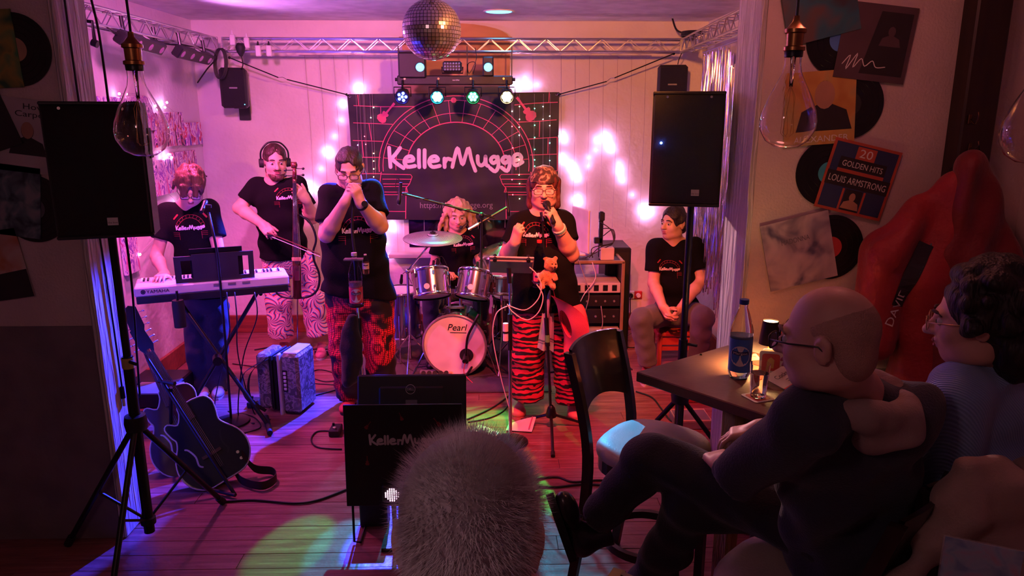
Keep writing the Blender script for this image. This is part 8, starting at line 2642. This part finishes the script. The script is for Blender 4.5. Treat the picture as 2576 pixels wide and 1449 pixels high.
# ---- bottom right: jacket over a chair back and a second table ------------------------------------
t = thing('high_table', 'orange-lit wooden table at bottom right picture corner', 'table', (1.25, 1.22, 0))
MB().box((1.36, 1.27, .95), (.62, .62, .04), rz(.25), bev=.005).build('table_top', mat('honey_table', (.42, .20, .08), .4, col2=(.34, .15, .05), scale=4), t)
MB().box((1.55, 1.08, .46), (.09, .09, .93), bev=.006).build('leg', dark_wood, t)
MB().box((1.55, 1.08, .02), (.36, .36, .04), bev=.008).build('foot', dark_wood, t)
p = at(2420, 1420, Y=1.45)
t = thing('menu_holder', 'clear upright menu holder on the table at bottom right', 'menu', V((p.x, 1.45, .97)))
R = rz(-.45)
MB().box(V((p.x + .03, 1.43, 1.045)), (.16, .004, .145), R).build('acrylic', mat('clear_acrylic', (.7, .75, .85), .08, alpha=.15), t)
MB().box(V((p.x + .031, 1.434, 1.045)), (.15, .002, .135), R).build('insert', blotch('menu', (.05, .15, .35), (.25, .35, .5), (.4, .2, .3), 20), t)
MB().box(V((p.x + .03, 1.43, .973)), (.16, .07, .005), R).build('base', PET, t)
P = thing('draped_jacket', 'beige jacket draped over a chair back at bottom right', 'jacket', (1.2, 1.6, .9))
J = lambda px, py, Y: at(px, py, Y=Y)
S = SDF(*bounds([J(2430, 1180, 1.62), J(2640, 1180, 1.6), J(2260, 1449, 1.62), J(2640, 1449, 1.6)], .14), .010)
S.cone(J(2445, 1215, 1.64), J(2660, 1225, 1.68), .05, .055, .05); S.cone(J(2440, 1225, 1.64), J(2350, 1360, 1.62), .055, .045, .04); S.cone(J(2350, 1360, 1.62), J(2262, 1475, 1.58), .045, .035, .03)
S.cone(J(2500, 1235, 1.64), J(2480, 1440, 1.66), .06, .07, .06); S.cone(J(2600, 1250, 1.66), J(2590, 1440, 1.66), .07, .08, .06)
S.folds(.013, 50, 71)
S.build('shell', fabric('beige_cloth', (.40, .28, .23)), P)
c5 = copy_tree(ch); c5.location = (1.33, 1.43, 0); c5.rotation_euler.z = math.radians(180); c5['label'] = 'dark bar chair hidden under the beige jacket'

# ---- under the high table ---------------------------------------------------------------------------
p = fl(1745, 1020, 0)
t = thing('tool_case', 'red and black case on floor behind the high table', 'case', p)
MB().box(p + V((.02, .1, .06)), (.22, .12, .12), bev=.01).build('case_body', mat('red_case', (.35, .02, .02), .4), t)
MB().box(p + V((.06, .035, .06)), (.05, .01, .05)).build('latch', CHROME, t)
MB().tube([p + V((-.05, .1, .12)), p + V((-.05, .1, .16)), p + V((.08, .1, .16)), p + V((.08, .1, .12))], .007).build('handle', SATIN, t)
p = fl(1742, 1075, 0)
t = thing('floor_wedge', 'pale edged flat case on floor behind the beige chair seat', 'case', p)
MB().box(p + V((0, .06, .03)), (.24, .20, .06), bev=.006).build('case_body', GREYP, t)
MB().tube([p + V((sx * .115, .06 + sy * .095, .062)) for sx, sy in ((-1, -1), (1, -1), (1, 1), (-1, 1))], .006, closed=True).build('edge', mat('pale_edge', (.6, .55, .35), .4), t)
